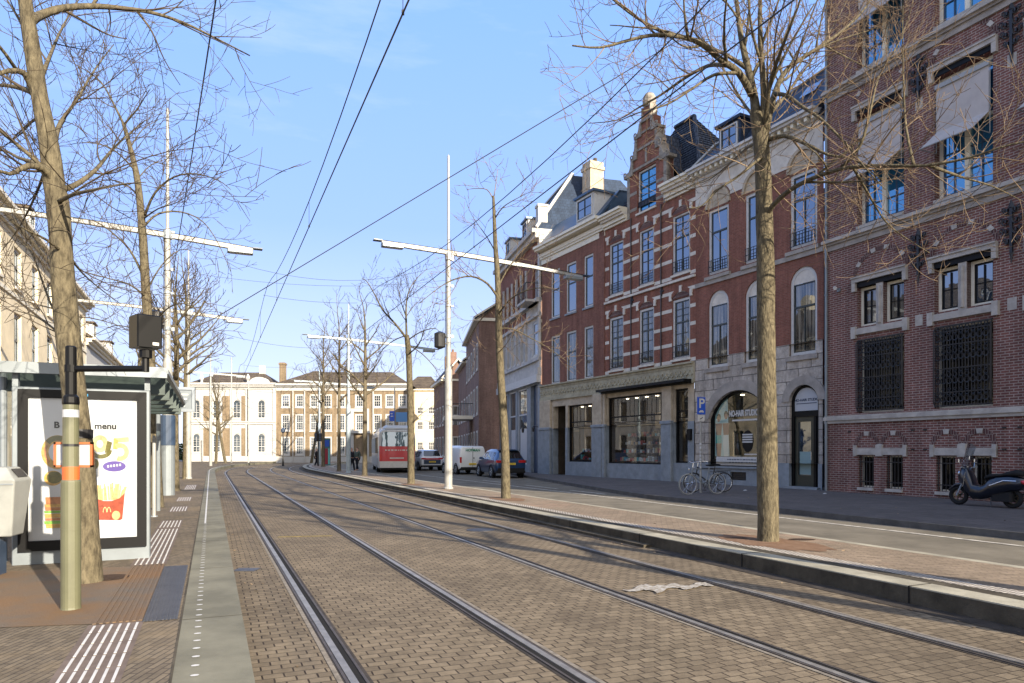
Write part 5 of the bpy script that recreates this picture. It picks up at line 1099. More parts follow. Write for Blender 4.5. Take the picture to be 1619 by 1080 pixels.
# left: big leaning tree by the pole
b = G(140, 920, .2); Y = b.y
tree('big leaning bare tree with thick mossy trunk in front of the advertising panel', b, TR(Y, (139,922,.145), (138,900,.135), (134,800,.125), (127,700,.118), (115,600,.113), (105,500,.115), (97,400,.106), (92,330,.105), (86,290,.098), (76,220,.088), (62,150,.08), (48,60,.072), (40,0,.068), (34,-70,.06)), [
    (PX(Y, (50,32), (65,24,.2), (100,13,.4), (150,10,.7), (200,14,1.0), (240,20,1.2), (290,36,1.5), (340,60,1.8), (395,88,2.2)), .05),
    (PX(Y, (55,150), (40,118,-.1), (15,112,-.3), (-30,125,-.5), (-80,120,-.7)), .045), (PX(Y, (60,150), (35,140,.2), (0,135,.4), (-50,140,.6)), .04),
    (PX(Y, (92,310), (75,272,-.1), (45,262,-.3), (15,275,-.5), (-25,258,-.7)), .055), (PX(Y, (88,300), (60,262,.2), (30,250,.5), (5,238,.7), (-30,240,.9)), .035),
    (PX(Y, (97,300), (120,292,.1), (150,270,.4), (175,240,.8), (200,215,1.2), (230,190,1.6)), .036), (PX(Y, (86,225), (95,195,.4), (120,160,.9), (150,110,1.4), (180,70,1.9)), .032),
    (PX(Y, (90,320), (115,308,-.4), (150,300,-.8), (190,292,-1.1), (230,288,-1.3)), .026), (PX(Y, (64,125), (80,85,.5), (100,40,1.2), (130,-10,1.8)), .03),
    (PX(Y, (100,400), (75,380,-.3), (45,365,-.5), (15,350,-.7)), .02), (PX(Y, (98,380), (120,420,.6), (150,450,1.2), (190,480,1.8)), .02),
    (PX(Y, (108,545), (85,520,.5), (55,500,.9), (20,490,1.2)), .02), (PX(Y, (106,520), (80,480,.6), (50,400,1.0), (25,380,1.3)), .02),
    (PX(Y, (215,16,1.1), (240,50,1.2), (260,95,1.4), (285,135,1.6)), .016), (PX(Y, (172,12,.9), (175,35,1), (172,52,1.1)), .012), (PX(Y, (47,60), (30,30,.5), (5,-10,1)), .03),
    (PX(Y, (80,240), (60,300,.8), (30,360,1.6), (0,400,2.2)), .022), (PX(Y, (70,180), (40,200,.9), (10,230,1.5)), .022)], QB2, 31, 'bare street trees', sides=16)
m = MB(); c = AT(125.5, 686, b.y); m.lathe([(.124,-.045), (.126,.045)], 16, c); tag(m.build('tree_strap', M['black']), 'black rubber strap tied round the big leaning tree trunk', 'strap')
# second left tree behind the shelter
b = G(247, 802, .2); Y = b.y
tree('slender bare tree behind the bus shelter with crown arching over the lamp arm', b, TR(Y, (247,803,.16), (243,690,.135), (238,580,.115), (230,450,.10), (226,380,.09), (218,290,.075), (205,230,.055), (195,195,.045)), [
    (PX(Y, (196,197), (180,165,.3), (160,130,.6), (130,108,.9), (100,92,1.2)), .035), (PX(Y, (196,197), (215,175,-.3), (228,155,-.6), (238,140,-.9)), .026),
    (PX(Y, (229,340), (245,305,-.3), (275,280,-.6), (310,275,-1), (345,285,-1.3), (365,300,-1.5)), .035), (PX(Y, (230,355), (250,338,.4), (285,335,.8), (320,350,1.2), (345,385,1.5), (365,430,1.7)), .032),
    (PX(Y, (228,345), (250,330,-.6), (280,320,-1.2), (310,300,-1.6)), .022), (PX(Y, (224,430), (205,395,.4), (180,370,.8), (150,350,1.1), (115,345,1.3)), .035),
    (PX(Y, (214,270), (190,245,-.4), (165,230,-.8), (130,225,-1.1)), .026), (PX(Y, (220,310), (195,290,.5), (165,285,1), (125,300,1.4)), .026), (PX(Y, (232,470), (205,450,-.6), (170,440,-1.2), (135,430,-1.6)), .028),
    (PX(Y, (232,460), (255,420,.5), (285,395,.9), (315,400,1.4)), .024), (PX(Y, (236,520), (262,490,-.8), (290,480,-1.4), (325,500,-1.9)), .024), (PX(Y, (236,540), (210,520,.9), (180,515,1.6), (150,530,2.2)), .022),
    (PX(Y, (205,235), (225,205,.5), (250,190,1)), .02), (PX(Y, (216,285), (240,260,.8), (270,250,1.4)), .02)], QM, 32, 'bare street trees')
# the next tree and pole of the island row stand beside the camera and throw their shadows over the rails
tree('bare island tree standing beside the tracks nearest the camera', Vector((7.3,2.3,.18)), [(7.3,2.3,.18,.16), (7.25,2.3,3,.14), (7.2,2.35,5.5,.11), (7.2,2.3,8.5,.06)], [], dict(QM, lup=-.02), 77, 'bare street trees', auto=(13, 3.2, 8.2, 3.6))
# far trees: three prototypes, then copies
QF = dict(gap=(.30, .34, .5), len=(.45, .9, 1.3), up=.07, rmin=.010, lvl=3, lup=-.03)
def far_tree(px, py, top, z, seed, label, lean=0, bark='bark', twig='twig', r=.15, z0f=.42, ln=.42, n=11):
    b = G(px, py, z); ht = H-(top-YH)*b.y/FPX
    return tree(label, b, [(b.x, b.y, z, r), (b.x+lean*.5, b.y, z+ht*.4, r*.8), (b.x+lean*.7, b.y+.1, z+ht*.65, r*.6), (b.x+lean, b.y, ht*.9, r*.3)], [], QF, seed, 'bare street trees', bark, twig, auto=(n, ht*z0f, ht*.85, ht*ln*.8))
far_tree(577, 752, 480, .18, 41, 'dark bare tree in shade just left of the bus rear', bark='barkd', r=.14)
far_tree(536, 745, 490, .18, 42, 'dark thin bare tree left of the grey blue lamp pole on the island', bark='barkd', r=.13)
far_tree(511, 738, 520, .18, 43, 'dark bare tree beside the red advertising column at the end of the island', bark='barkd', r=.15)
far_tree(277, 776, 440, .2, 44, 'mossy bare tree right behind the white tram pole on the platform', r=.13, z0f=.5)
far_tree(294, 757, 430, .2, 45, 'dense crowned bare tree on the platform below the second left lamp arm', r=.15, z0f=.45, n=14)
b1 = far_tree(357, 735, 600, .0, 46, 'small leaning bare tree before the right half of the white palace wing', lean=-1.3, r=.16, z0f=.35, n=9)
def ctree(src, px, py, z, label, s=1.0, rz=1.0):
    c = copy_tree(src); c.location = G(px, py, z); c.rotation_euler = (0,0,rz); c.scale = (s,s,s); c['label'] = label
ctree(b1, 341, 736, 0, 'thin bare tree before the centre of the white palace wing', .95, 2.2)
ctree(b1, 492, 733, 0, 'bare tree before the ochre mansion left of the red advertising column', 1.1, 3.9)
ctree(b1, 200, 752, .2, 'bare tree seen under the shelter roof behind the panel', 1.0, 4.6)

# ================================================================ tram and lamp poles
nrm = Vector((.918, .397, 0)); rzp = math.atan2(.397, .918)
def tram_pole(label, base, ztop, zarm, al, ar, base_r=.13, mt='pole', sleeve=False, sig=False, lamps=True, thin=False):
    T = thing('tram_pole', label, 'pole', base, rzp, 'tall tram poles with lamp arms'); z0 = base[2]
    m = MB(); zt = zarm-z0; m.lathe([(base_r*1.25,0), (base_r*1.25,.05), (base_r,.08), (base_r*.95,zt*.5), (base_r*.62,zt*.52), (base_r*.55,zt), (base_r*.35,zt+.1), (base_r*.3,ztop-z0), (.01,ztop-z0+.05)], 14)
    m.build('post', M[mt], T, smooth=False)
    if zarm and lamps:
        m = MB(); n = 14
        def zz(x): return zt+.12-.012*(x+al)**2*.35-.02*(x+al)
        for side in (0,):
            xs = [-al+(al+ar)*k/n for k in range(n+1)]; vs = []
            for x in xs:
                w_ = .07; h = .10 if -1.5 < x < 3 else .08
                vs += [(x,-w_,zz(x)-h), (x,w_,zz(x)-h), (x,w_*.8,zz(x)+h*.4), (x,-w_*.8,zz(x)+h*.4)]
            fs = [(i*4+k, i*4+(k+1)%4, (i+1)*4+(k+1)%4, (i+1)*4+k) for i in range(n) for k in range(4)]+[(3,2,1,0), tuple(range(n*4, n*4+4))]
            m.mi = 0; m.add(vs, fs)
        m.mi = 1; m.box(-al-.12, ar, -.085, .085, 0, .001) if False else None
        vs = [(x, s_*.085, zz(x)+.045) for x in xs for s_ in (-1, 1)]; m.add(vs, [(i*2, i*2+1, i*2+3, i*2+2) for i in range(n)])
        m.build('lamp_arm', [M[mt], M['navy']], T)
        for x, s_ in ((-al, -1), (ar, 1)):
            m = MB(); a, b_ = sorted((x-s_*.75, x)); m.bbox(a, b_, -.14, .14, zz(x)-.16, zz(x)-.02, .03); m.mi = 1; m.box(a+.08, b_-.08, -.1, .1, zz(x)-.175, zz(x)-.16); m.mi = 2; a, b_ = sorted((x, x+s_*.28)); m.box(a, b_, -.12, .12, zz(x)+.02, zz(x)+.05)
            m.build('lamp_head', [M['grey'], M['panelw'], M['navy']], T)
        for c0, c1, cr_ in ((zt-.25, zt, .9), (zt-1.2, zt-1.12, .8), (zt-1.9, zt-1.84, .8), (zt-3.0, zt-2.9, .8)):
            m = MB(); m.lathe([(base_r*cr_,c0), (base_r*cr_,c1)], 10); m.box(base_r*.5, base_r*1.35, -.03, .03, c0, c1); m.build('clamp', M['grey2'], T)
        m = MB(); m.tube([(-base_r*1.02,.02,1.6), (-base_r*.85,.02,zt*.5), (-base_r*.62,.02,zt)], .012, 5); m.build('cable', M['black'], T)
    if sleeve:
        m = MB(); m.lathe([(.20,0), (.20,1.55)], 18); m.mi = 1; m.lathe([(.215,1.5), (.215,2.4)], 18); m.build('base_sleeve', [M['grey'], M['navy']], T)
    if sig:
        m = MB(); m.lathe([(.05,-.32), (.2,-.25), (.2,.22), (.05,.3)], 12, (-.32,0,5.45-z0)); m.box(-.3, 0, -.03, .03, 5.3-z0, 5.36-z0); m.box(-.3, 0, -.03, .03, 5.6-z0, 5.66-z0); m.build('feeder_box', M['black'], T)
    return T
bR = G(709, 773, .18); tram_pole('white tram pole with long lamp arm on the island, between the two slim trees', bR, 12.0, 8.55, 2.39, 5.4, .14, sig=True)
bL = G(265, 783, .2); tram_pole('white tram pole with grey and navy base sleeve on the left platform', bL, 11.8, 8.15, 5.4, 2.41, .14, sleeve=True, sig=True)
tram_pole('white tram pole of the island beside the camera, nearest of its row', Vector((5.62,6.25,.18)), 12.0, 8.55, 2.39, 5.4, .14)
bR2 = G(551, 748, .18); tram_pole('white tram pole tinted grey blue for shade on the island near the bus', bR2, 10.3, 8.2, 2.39, 5.4, .14, mt='poleshade')
bL2 = G(298, 757, .2); tram_pole('second white tram pole along the left platform, behind the first', bL2, 11.0, 8.2, 5.4, 2.41, .13)
bR3 = G(505, 740, .18); tram_pole('third island tram pole, behind the dark trees before the ochre mansion', G(505, 737, .0), 9.5, 8.2, 2.39, 5.4, .14, mt='poleshade')
bL3 = G(333, 738.5, .1); tram_pole('third white tram pole of the left side, before the white palace wing', bL3, 10.0, 8.2, 2.6, 2.8, .13)
for px, t, lb in ((366, 568, 'thin white mast before the brick panels of the white palace wing'), (393, 600, 'thin white mast before the curved pediment of the white palace wing'), (373, 668, None)):
    if not lb: continue
    b = G(px, 734.5, 0); T = thing('thin_mast', lb, 'mast', b); m = MB(); m.lathe([(.12,0), (.08,.8), (.06,H-(t-YH)*b.y/FPX)], 8); m.build('post', M['pole'], T); m = MB(); m.lathe([(.09,0), (.09,.2)], 8, (0,0,H-(t-YH)*b.y/FPX)); m.build('cap', M['grey'], T)

# ================================================================ overhead wires
def wire(label, pts, r=.010, drops=None, name='overhead_wire'):
    m = MB(); m.tube(pts, r, 5); return tag(m.build(name, M['wire']), label, 'wire', 'overhead tram wires')
def sagging(a, b, sag, n=14): return [a.lerp(b, i/n)+Vector((0,0,-4*sag*(i/n)*(1-i/n))) for i in range(n+1)]
for d, lb, ex in ((.717, 'left', -12), (3.817, 'right', -12)):
    c = [off(y, d)+Vector((0,0,5.5)) for y in [ex+3*k for k in range(20)]+[48+1.5*k for k in range(20)]]
    T = thing('overhead_line', 'carrying wire and contact wire tied by thin droppers over the %s tram track' % lb, 'wire', (0,0,0), 0, 'overhead tram lines')
    ms = []
    for p in c: ph = ((p.y-22)/19.5) % 1; ms.append(p+Vector((0,0,.45+.75*(2*ph-1)**2)))
    m = MB(); m.tube(c, .0085, 5); m.build('contact_wire', M['wire'], T); m = MB(); m.tube(smooth(ms, 2), .0075, 5); m.build('carrying_wire', M['wire'], T)
    for a, b in list(zip(c, ms))[::2]:
        m = MB(); m.tube([a, b], .004, 3); m.box(a.x-.01, a.x+.01, a.y-.02, a.y+.02, a.z-.01, a.z+.02); m.build('dropper', M['wire'], T)
def at(b, z): return Vector((b.x, b.y, z))
wire('sagging span wire between the first left and right white tram poles', sagging(at(bL, 8.0), at(bR, 8.2), .95), .006)
wire('lower span wire between the first left and right white tram poles', sagging(at(bL, 7.0), at(bR, 7.6), .35), .005)
wire('span wire between the second pair of tram poles', sagging(at(bL2, 7.6), at(bR2, 7.8), .5), .008)
wire('span wire between the farthest pair of tram poles', sagging(at(bL3, 7.4), at(G(505,737,0), 7.4), .5), .01)
e = AT(272, 440, 21.0); wire('thick feeder cable running from the left tram pole up over the camera', sagging(e, Vector((3.2, -4.5, 7.3)), .25), .010)
wire('insulated lower end of the feeder cable at the left tram pole', [e, at(bL, 5.9)], .03, name='cable_end')
wa = AT(340, 503, 21.4); wb = Vector((fA.a+fA.s*17.5, 17.5, 0)); pxb = CX+FPX*wb.x/wb.y; wb.z = H-((0-(pxb-1175)*.602)-YH)*17.5/FPX
wire('long cable crossing the street from the left tram pole to the purple brick building', [wa, wa.lerp(wb, .5)+Vector((0,0,-.03)), wb], .014)
wire('tail of the long crossing cable fixed to the left tram pole', [wa, at(bL, 4.9)], .02, name='cable_end')
for d0, d1, Yc in ((.717, 3.817, 41.5), (.717, 3.817, 22.8)):
    a, b = off(Yc, d0)+Vector((0,0,6.7)), off(Yc, d1)+Vector((0,0,6.7)); wire('short steady wire between both tracks, %s pole pair' % ('far' if Yc > 30 else 'near'), sagging(a, b, .08), .006)

# ================================================================ bus stop: olive pole with arm
b = G(112, 963, .2); T = thing('detector_pole', 'olive green pole with black top arm, orange band and framed sign at the platform edge', 'pole', b, 0)
S_ = lambda py: H-(py-YH)*b.y/FPX-.2
m = MB(); m.lathe([(.079,0), (.076,.02), (.074,S_(762)), (.070,S_(760)), (.062,S_(758)), (.060,S_(638))], 20); m.lathe([(.0765,S_(838)), (.0765,S_(836))], 20); m.build('post', M['olive'], T, smooth=False)
m = MB(); m.lathe([(.064,S_(759)), (.0655,S_(738))], 20); m.build('orange_band', M['orange'], T)
m = MB(); m.lathe([(.062,S_(640)), (.066,S_(637)), (.062,S_(628)), (.045,S_(624)), (.043,S_(549)), (.03,S_(547))], 20)
arm = [(0,0,S_(583)), (.635,0,S_(583))]; m.tube(arm, .027, 12); m.tube([(.635,0,S_(583)-.027), (.635,0,S_(553))], .03, 12); m.lathe([(.052,S_(566)), (.052,S_(554))], 12, (.635,0,0)); m.lathe([(.05,-.03), (.05,.03)], 12, (.0,0,S_(583))); m.build('top_arm', M['blackp'], T)
m = MB(); m.T = Matrix.Translation((.635,0,S_(551))) @ Matrix.Rotation(R(48), 4, 'Z'); m.bbox(-.10, .10, -.10, .10, 0, .275, .01); m.T = None; m.build('detector_box', M['blackp'], T)
m = MB(); m.T = Matrix.Translation((.635,0,S_(551))) @ Matrix.Rotation(R(48), 4, 'Z'); m.box(.02, .07, -.102, -.101, .02, .045); m.build('small_label', M['white'], T)
m = MB(); m.box(-.185, .145, .068, .082, S_(739), S_(699)); SG = m.build('framed_sign', M['panelw'], T)
m = MB(); a, b_, c, d = -.185, .145, S_(739), S_(699)
for q in ((a,b_,c,c+.018), (a,b_,d-.018,d), (a,a+.018,c,d), (b_-.018,b_,c,d)): m.box(q[0], q[1], .058, .086, q[2], q[3])
m.build('orange_frame', M['orange2'], SG)
m = MB(); m.box(-.15, -.11, .064, .067, S_(733), S_(728)); m.box(-.105, -.085, .064, .067, S_(733), S_(728)); m.build('stickers', M['white'], SG)
m = MB(); m.lathe([(.0615,S_(660)), (.0615,S_(648))], 20); m.mi = 1; m.lathe([(.062,S_(706)), (.062,S_(702))], 20); m.build('sticker_band', [M['panelw'], M['black']], T)

# ================================================================ shelter with advertising panel
o = Vector((-4.56, 8.77, .2)); T = thing('tram_shelter', 'grey tram shelter with slatted glass roof and lit white advertising panel', 'shelter', o, .4083)
m = MB(); m.bbox(-1.44, 0, -.06, .07, 0, 2.10, .01); m.box(-1.44, -1.38, -.04, .05, 2.10, 2.28); m.box(-.06, -.0, -.04, .05, 2.10, 2.28); m.build('panel_housing', M['grey'], T)
m = MB(); ring(m, [(-1.37,.17), (-.03,.17), (-.03,2.07), (-1.37,2.07)], [(-1.27,.29), (-.125,.29), (-.125,1.96), (-1.27,1.96)], -.07, .115) if False else None
def rect_frame(m, x0, x1, z0, z1, w_, y0, y1, wb=None):
    wb = wb or w_; m.box(x0, x1, y0, y1, z0, z0+wb); m.box(x0, x1, y0, y1, z1-w_, z1); m.box(x0, x0+w_, y0, y1, z0+wb, z1-w_); m.box(x1-w_, x1, y0, y1, z0+wb, z1-w_)
rect_frame(m, -1.37, -.035, .16, 2.07, .10, -.115, -.06, .12); m.mi = 1; m.box(-.74, -.66, -.118, -.1155, 2.0, 2.03); m.build('panel_frame', [M['blackp'], mat('blue maker plate', (.02,.25,.5), .4)], T)
X0, X1, Z0, Z1 = -1.27, -.135, .28, 1.97; PWd, PH = X1-X0, Z1-Z0
pc = dict(w=(.42,.43,.45), y=(.40,.24,.06), y2=(.40,.33,.15), g=(.09,.08,.012), p=(.08,.05,.22), r=(.26,.045,.02), f=(.40,.29,.12), br=(.32,.13,.05), bl=(.10,.12,.2), gr=(.14,.30,.04))
pk = list(pc); pmats = [mat('poster ink '+k, c, .35, var=.0 if k in 'wp' else .32, vs=22) for k, c in pc.items()]
po = MB(); po.mi = 0; po.quad((X0,-.085,Z0), (X1,-.085,Z0), (X1,-.085,Z1), (X0,-.085,Z1)); lay = [0]
def PP(pts, k):        # poster polygon from enlarged-photo coordinates
    lay[0] += 1; po.mi = pk.index(k); y = -.0855-.00012*lay[0]; po.poly([(X0+(a-90)/603*PWd, y, Z0+(905-b)/790*PH) for a, b in pts])
def PR(cx, cy, rx, ry, k, t=None, a0=0, a1=2*PI, n=22):
    if t is None: PP([(cx+rx*math.cos(a0+(a1-a0)*i/n), cy-ry*math.sin(a0+(a1-a0)*i/n)) for i in range(n)], k); return
    o_ = [(cx+rx*math.cos(a0+(a1-a0)*i/n), cy-ry*math.sin(a0+(a1-a0)*i/n)) for i in range(n+1)]; q = [(cx+(rx-t)*math.cos(a0+(a1-a0)*i/n), cy-(ry-t)*math.sin(a0+(a1-a0)*i/n)) for i in range(n+1)]
    lay[0] += 1; po.mi = pk.index(k); y = -.0855-.00012*lay[0]; F3 = lambda p: (X0+(p[0]-90)/603*PWd, y, Z0+(905-p[1])/790*PH)
    for i in range(n): po.quad(F3(o_[i]), F3(o_[i+1]), F3(q[i+1]), F3(q[i]))
PR(245, 415, 88, 95, 'y', 40, .6, 5.6); PR(245, 415, 86, 93, 'g', 30, 1.2, 2.4); PR(245, 415, 72, 80, 'br', 14, 2.6, 4.0); PR(222, 560, 50, 42, 'y'); PR(228, 556, 42, 34, 'g'); PR(450, 482, 22, 30, 'g')
PR(478, 368, 46, 50, 'y2', 27); PR(484, 405, 62, 48, 'g', 24, 3.5, 6.3); PP([(520,350),(548,360),(535,415),(505,420)], 'g')
PP([(556,335),(642,328),(644,356),(578,360)], 'y2'); PP([(556,335),(582,345),(578,400),(552,398)], 'y'); PR(592, 415, 52, 52, 'y2', 27, -2.0, 2.2); PR(560, 497, 66, 30, 'p'); PR(452, 575, 12, 36, 'bl')
rnd = random.Random(5)
for k in range(34):
    x = 465+rnd.uniform(0, 140); dx = (x-535)*.28+rnd.uniform(-10, 10); t_ = 600+abs(x-535)*.25+rnd.uniform(-14, 24); PP([(x-4,690),(x+4,690),(x+dx+4,t_),(x+dx-4,t_)], 'f' if k % 3 else 'y2')
PP([(452,664),(470,684),(500,694),(545,695),(590,680),(620,650),(606,800),(592,806),(468,800)], 'r'); PR(570, 778, 24, 26, 'y2', None)
for cx_ in (507, 529): PR(cx_, 762, 13, 34, 'y2', 5.5, .1, PI-.1, 12)
for yy, hh, c_, w_ in ((665,40,'br',44), (705,16,'y',48), (722,18,'br',46), (742,12,'gr',50), (758,22,'y',48), (782,14,'br',46), (798,16,'gr',50), (815,22,'y',42)): PP([(224-w_,yy),(224+w_,yy),(224+w_-3,yy+hh),(224-w_+3,yy+hh)], c_)
PO = po.build('poster', pmats, T)
sx_ = lambda zx: X0+(zx-90)/603*PWd
sz_ = lambda zy: Z0+(905-zy)/790*PH
text('B', .105, 'poster_lettering', M['blackp'], PO, (sx_(241), -.0915, sz_(265)), (R(90), 0, 0), ext=.0005, bold=.003); text('menu', .105, 'poster_lettering', M['blackp'], PO, (sx_(510), -.0915, sz_(268)), (R(90), 0, 0), ext=.0005, bold=.0025)
text('menu me', .035, 'poster_lettering', M['white'], PO, (sx_(560), -.092, sz_(497)), (R(90), .12, 0), ext=.0005, bold=.001) if False else None
m = MB()
for k in range(5): m.box(sx_(520+k*17), sx_(530+k*17), -.0925, -.092, sz_(503-k*2), sz_(490-k*2))
m.build('poster_lettering', M['white'], PO)
g = MB(); g.quad((X0,-.10,Z0), (X1,-.10,Z0), (X1,-.10,Z1), (X0,-.10,Z1)); g.build('pane', clearglass('panel glass', (.97,.98,.98), .0), T)
m = MB(); rect_frame(m, -1.44, 0, 2.30, 2.36, .02, -.05, .1)
# roof: beams, translucent glass, cross slats
m = MB(); m.box(-1.6, .20, -.20, -.12, 2.25, 2.38); m.box(.15, .21, -.12, 6.2, 2.31, 2.37); m.box(-1.75, -1.67, -.12, 6.2, 2.27, 2.37); m.box(-1.75, .21, 6.2, 6.3, 2.25, 2.38); m.build('roof_frame', M['grey'], T)
m = MB(); m.quad((-1.67,-.13,2.372), (.16,-.13,2.372), (.16,6.2,2.372), (-1.67,6.2,2.372)); m.build('roof_glass', M['shelgl'], T)
m = MB()
for k in range(6): y = .35+k*1.05; m.T = Matrix.Translation((0,y,2.20)) @ Matrix.Rotation(R(62), 4, 'X'); m.box(-1.65, .15, -.15, .15, -.012, .012)
m.T = None; m.build('roof_slats', mat('green glass slat', (.075,.092,.085), .45, var=.2, vs=3), T)
for y in (.3, 3.0, 5.8):
    m = MB(); m.lathe([(.04,0), (.04,2.3)], 10, (-1.6,y,0)); m.build('post', M['grey'], T)
m = MB(); m.quad((-1.6,.3,.25), (-1.6,5.8,.25), (-1.6,5.8,2.1), (-1.6,.3,2.1)); m.build('back_glass', M['shopgl'], T)
m = MB(); m.box(-1.5, -1.1, 1.5, 4.8, .43, .47); m.box(-1.5, -1.45, 1.6, 1.65, 0, .43); m.box(-1.5, -1.45, 4.6, 4.65, 0, .43); m.build('bench_seat', M['grey2'], T)
m = MB(); m.lathe([(.03,2.05), (.03,2.3)], 8, (-.62,.5,0)); m.build('roof_bracket', M['white'], T)
# passenger display beyond the shelter
b = G(299, 770, .2); pos = AT(281, 632, 15.5); T = thing('passenger_display', 'grey framed passenger display hanging past the shelter roof on a slim post', 'display', (pos.x, pos.y, .2), .25)
zc = pos.z-.2; m = MB(); m.lathe([(.045,0), (.045,zc+.2)], 10, (-.42,.1,0)); m.build('post', M['grey'], T)
m = MB(); rect_frame(m, -.62, .36, zc-.27, zc+.28, .06, -.06, .06); m.build('display_frame', M['grey2'], T)
m = MB(); m.box(-.56, .3, -.03, .03, zc-.21, zc+.22); m.mi = 1; m.box(-.22, .22, -.035, -.03, zc+.1, zc+.13); m.box(-.12, .2, -.035, -.03, zc+.0, zc+.03); m.build('display_face', [M['grey'], M['white']], T)
b = G(243.5, 817, .2); T = thing('platform_post', 'short slim white post on the platform right behind the advertising panel', 'post', b); m = MB(); m.lathe([(.035,0), (.035,1.6), (.02,1.65)], 10); m.build('post', M['pole'], T); m = MB(); m.lathe([(.07,0), (.07,.02)], 10); m.build('foot_plate', M['grey2'], T)
# litter bin and stop post at the left edge
T = thing('litter_bin', 'light grey tapered litter bin with slanted lid at the left edge', 'bin', (-5.60, 7.55, .2), .25)
m = MB(); m.add([(-.24,-.13,.42),(.20,-.13,.42),(.20,.17,.42),(-.24,.17,.42),(-.30,-.24,1.03),(.27,-.24,1.03),(.27,.2,1.03),(-.30,.2,1.03),(-.26,-.16,1.17),(.16,-.16,1.17),(.16,.17,1.17),(-.26,.17,1.17)], [(0,3,2,1),(0,1,5,4),(1,2,6,5),(2,3,7,6),(3,0,4,7),(4,5,9,8),(5,6,10,9),(6,7,11,10),(7,4,8,11),(8,9,10,11)]); bevel(m.build('bin_body', M['bin'], T), .018, 3); m = MB(); m.box(-.285, .255, -.243, -.236, .985, .995); m.box(-.02, .02, -.25, -.24, .90, .96); m.build('bin_seam', M['grey2'], T)
m = MB(); m.T = Matrix.Translation((.215,-.0,1.10)) @ Matrix.Rotation(R(52), 4, 'Y'); m.box(-.055, .055, -.11, .12, .006, .012); m.T = None; m.build('lid_slot', M['black'], T)
m = MB(); m.box(.285, .292, -.1, .08, .55, .95) if False else m.box(-.18, -.06, -.25, -.245, .7, .9); m.build('bin_badge', M['grey2'], T)
m = MB(); m.bbox(-.28, .06, -.08, .12, 0, .42, .02); m.build('bin_foot', M['navy'], T)
T = thing('stop_sign_post', 'white stop sign with round blue top cut off by the left edge', 'sign', (-5.80, 7.35, .2), 0)
m = MB(); m.lathe([(.03,0), (.03,2.9)], 10, (-.16,.5,0)); m.build('post', M['pole'], T)
m = MB(); m.box(-.35, .045, .44, .48, 2.35, 2.97); m.build('sign_board', M['white'], T)
m = MB(); m.T = Matrix.Translation((-.12,.47,2.92)) @ Matrix.Rotation(R(90), 4, 'X'); m.lathe([(.16,-.02), (.16,.02)], 24); m.build('round_sign', mat('cyan sign', (.0,.30,.62), .4), T)
# ================================================================ vehicles
M['glcar'] = glassmat('car glass', (.008,.01,.012), .06, 1.5, wav=0)
def carpaint(n, c, metal=.3): return mat(n, c, .3, metal, coat=.9)
def wheel(par, x, y, r, wd, rim='grey2'):
    sg = 1 if y > 0 else -1
    m = MB(); m.T = Matrix.Translation((x,y,r)) @ Matrix.Rotation(PI/2, 4, 'X'); m.lathe([(r*.62,-wd/2), (r*.93,-wd/2), (r,-wd/2+.03), (r,wd/2-.03), (r*.93,wd/2), (r*.62,wd/2)], 22); Wh = m.build('wheel', M['rubber'], par)
    m = MB(); m.T = Matrix.Translation((x,y+sg*(wd/2+.002),r)) @ Matrix.Rotation(-sg*PI/2, 4, 'X')
    m.lathe([(r*.16,.0), (r*.14,.012)], 12); 
    for k in range(5): a = 2*PI*k/5; m.add([(r*.1*math.cos(a-.8),r*.1*math.sin(a-.8),.0),(r*.1*math.cos(a+.8),r*.1*math.sin(a+.8),.0),(r*.62*math.cos(a+.16),r*.62*math.sin(a+.16),.0),(r*.62*math.cos(a-.16),r*.62*math.sin(a-.16),.0)], [(0,1,2,3)])
    m.torus((0,0,0), (0,0,1), r*.6, .02, 20, 5); m.build('rim', M[rim], Wh)
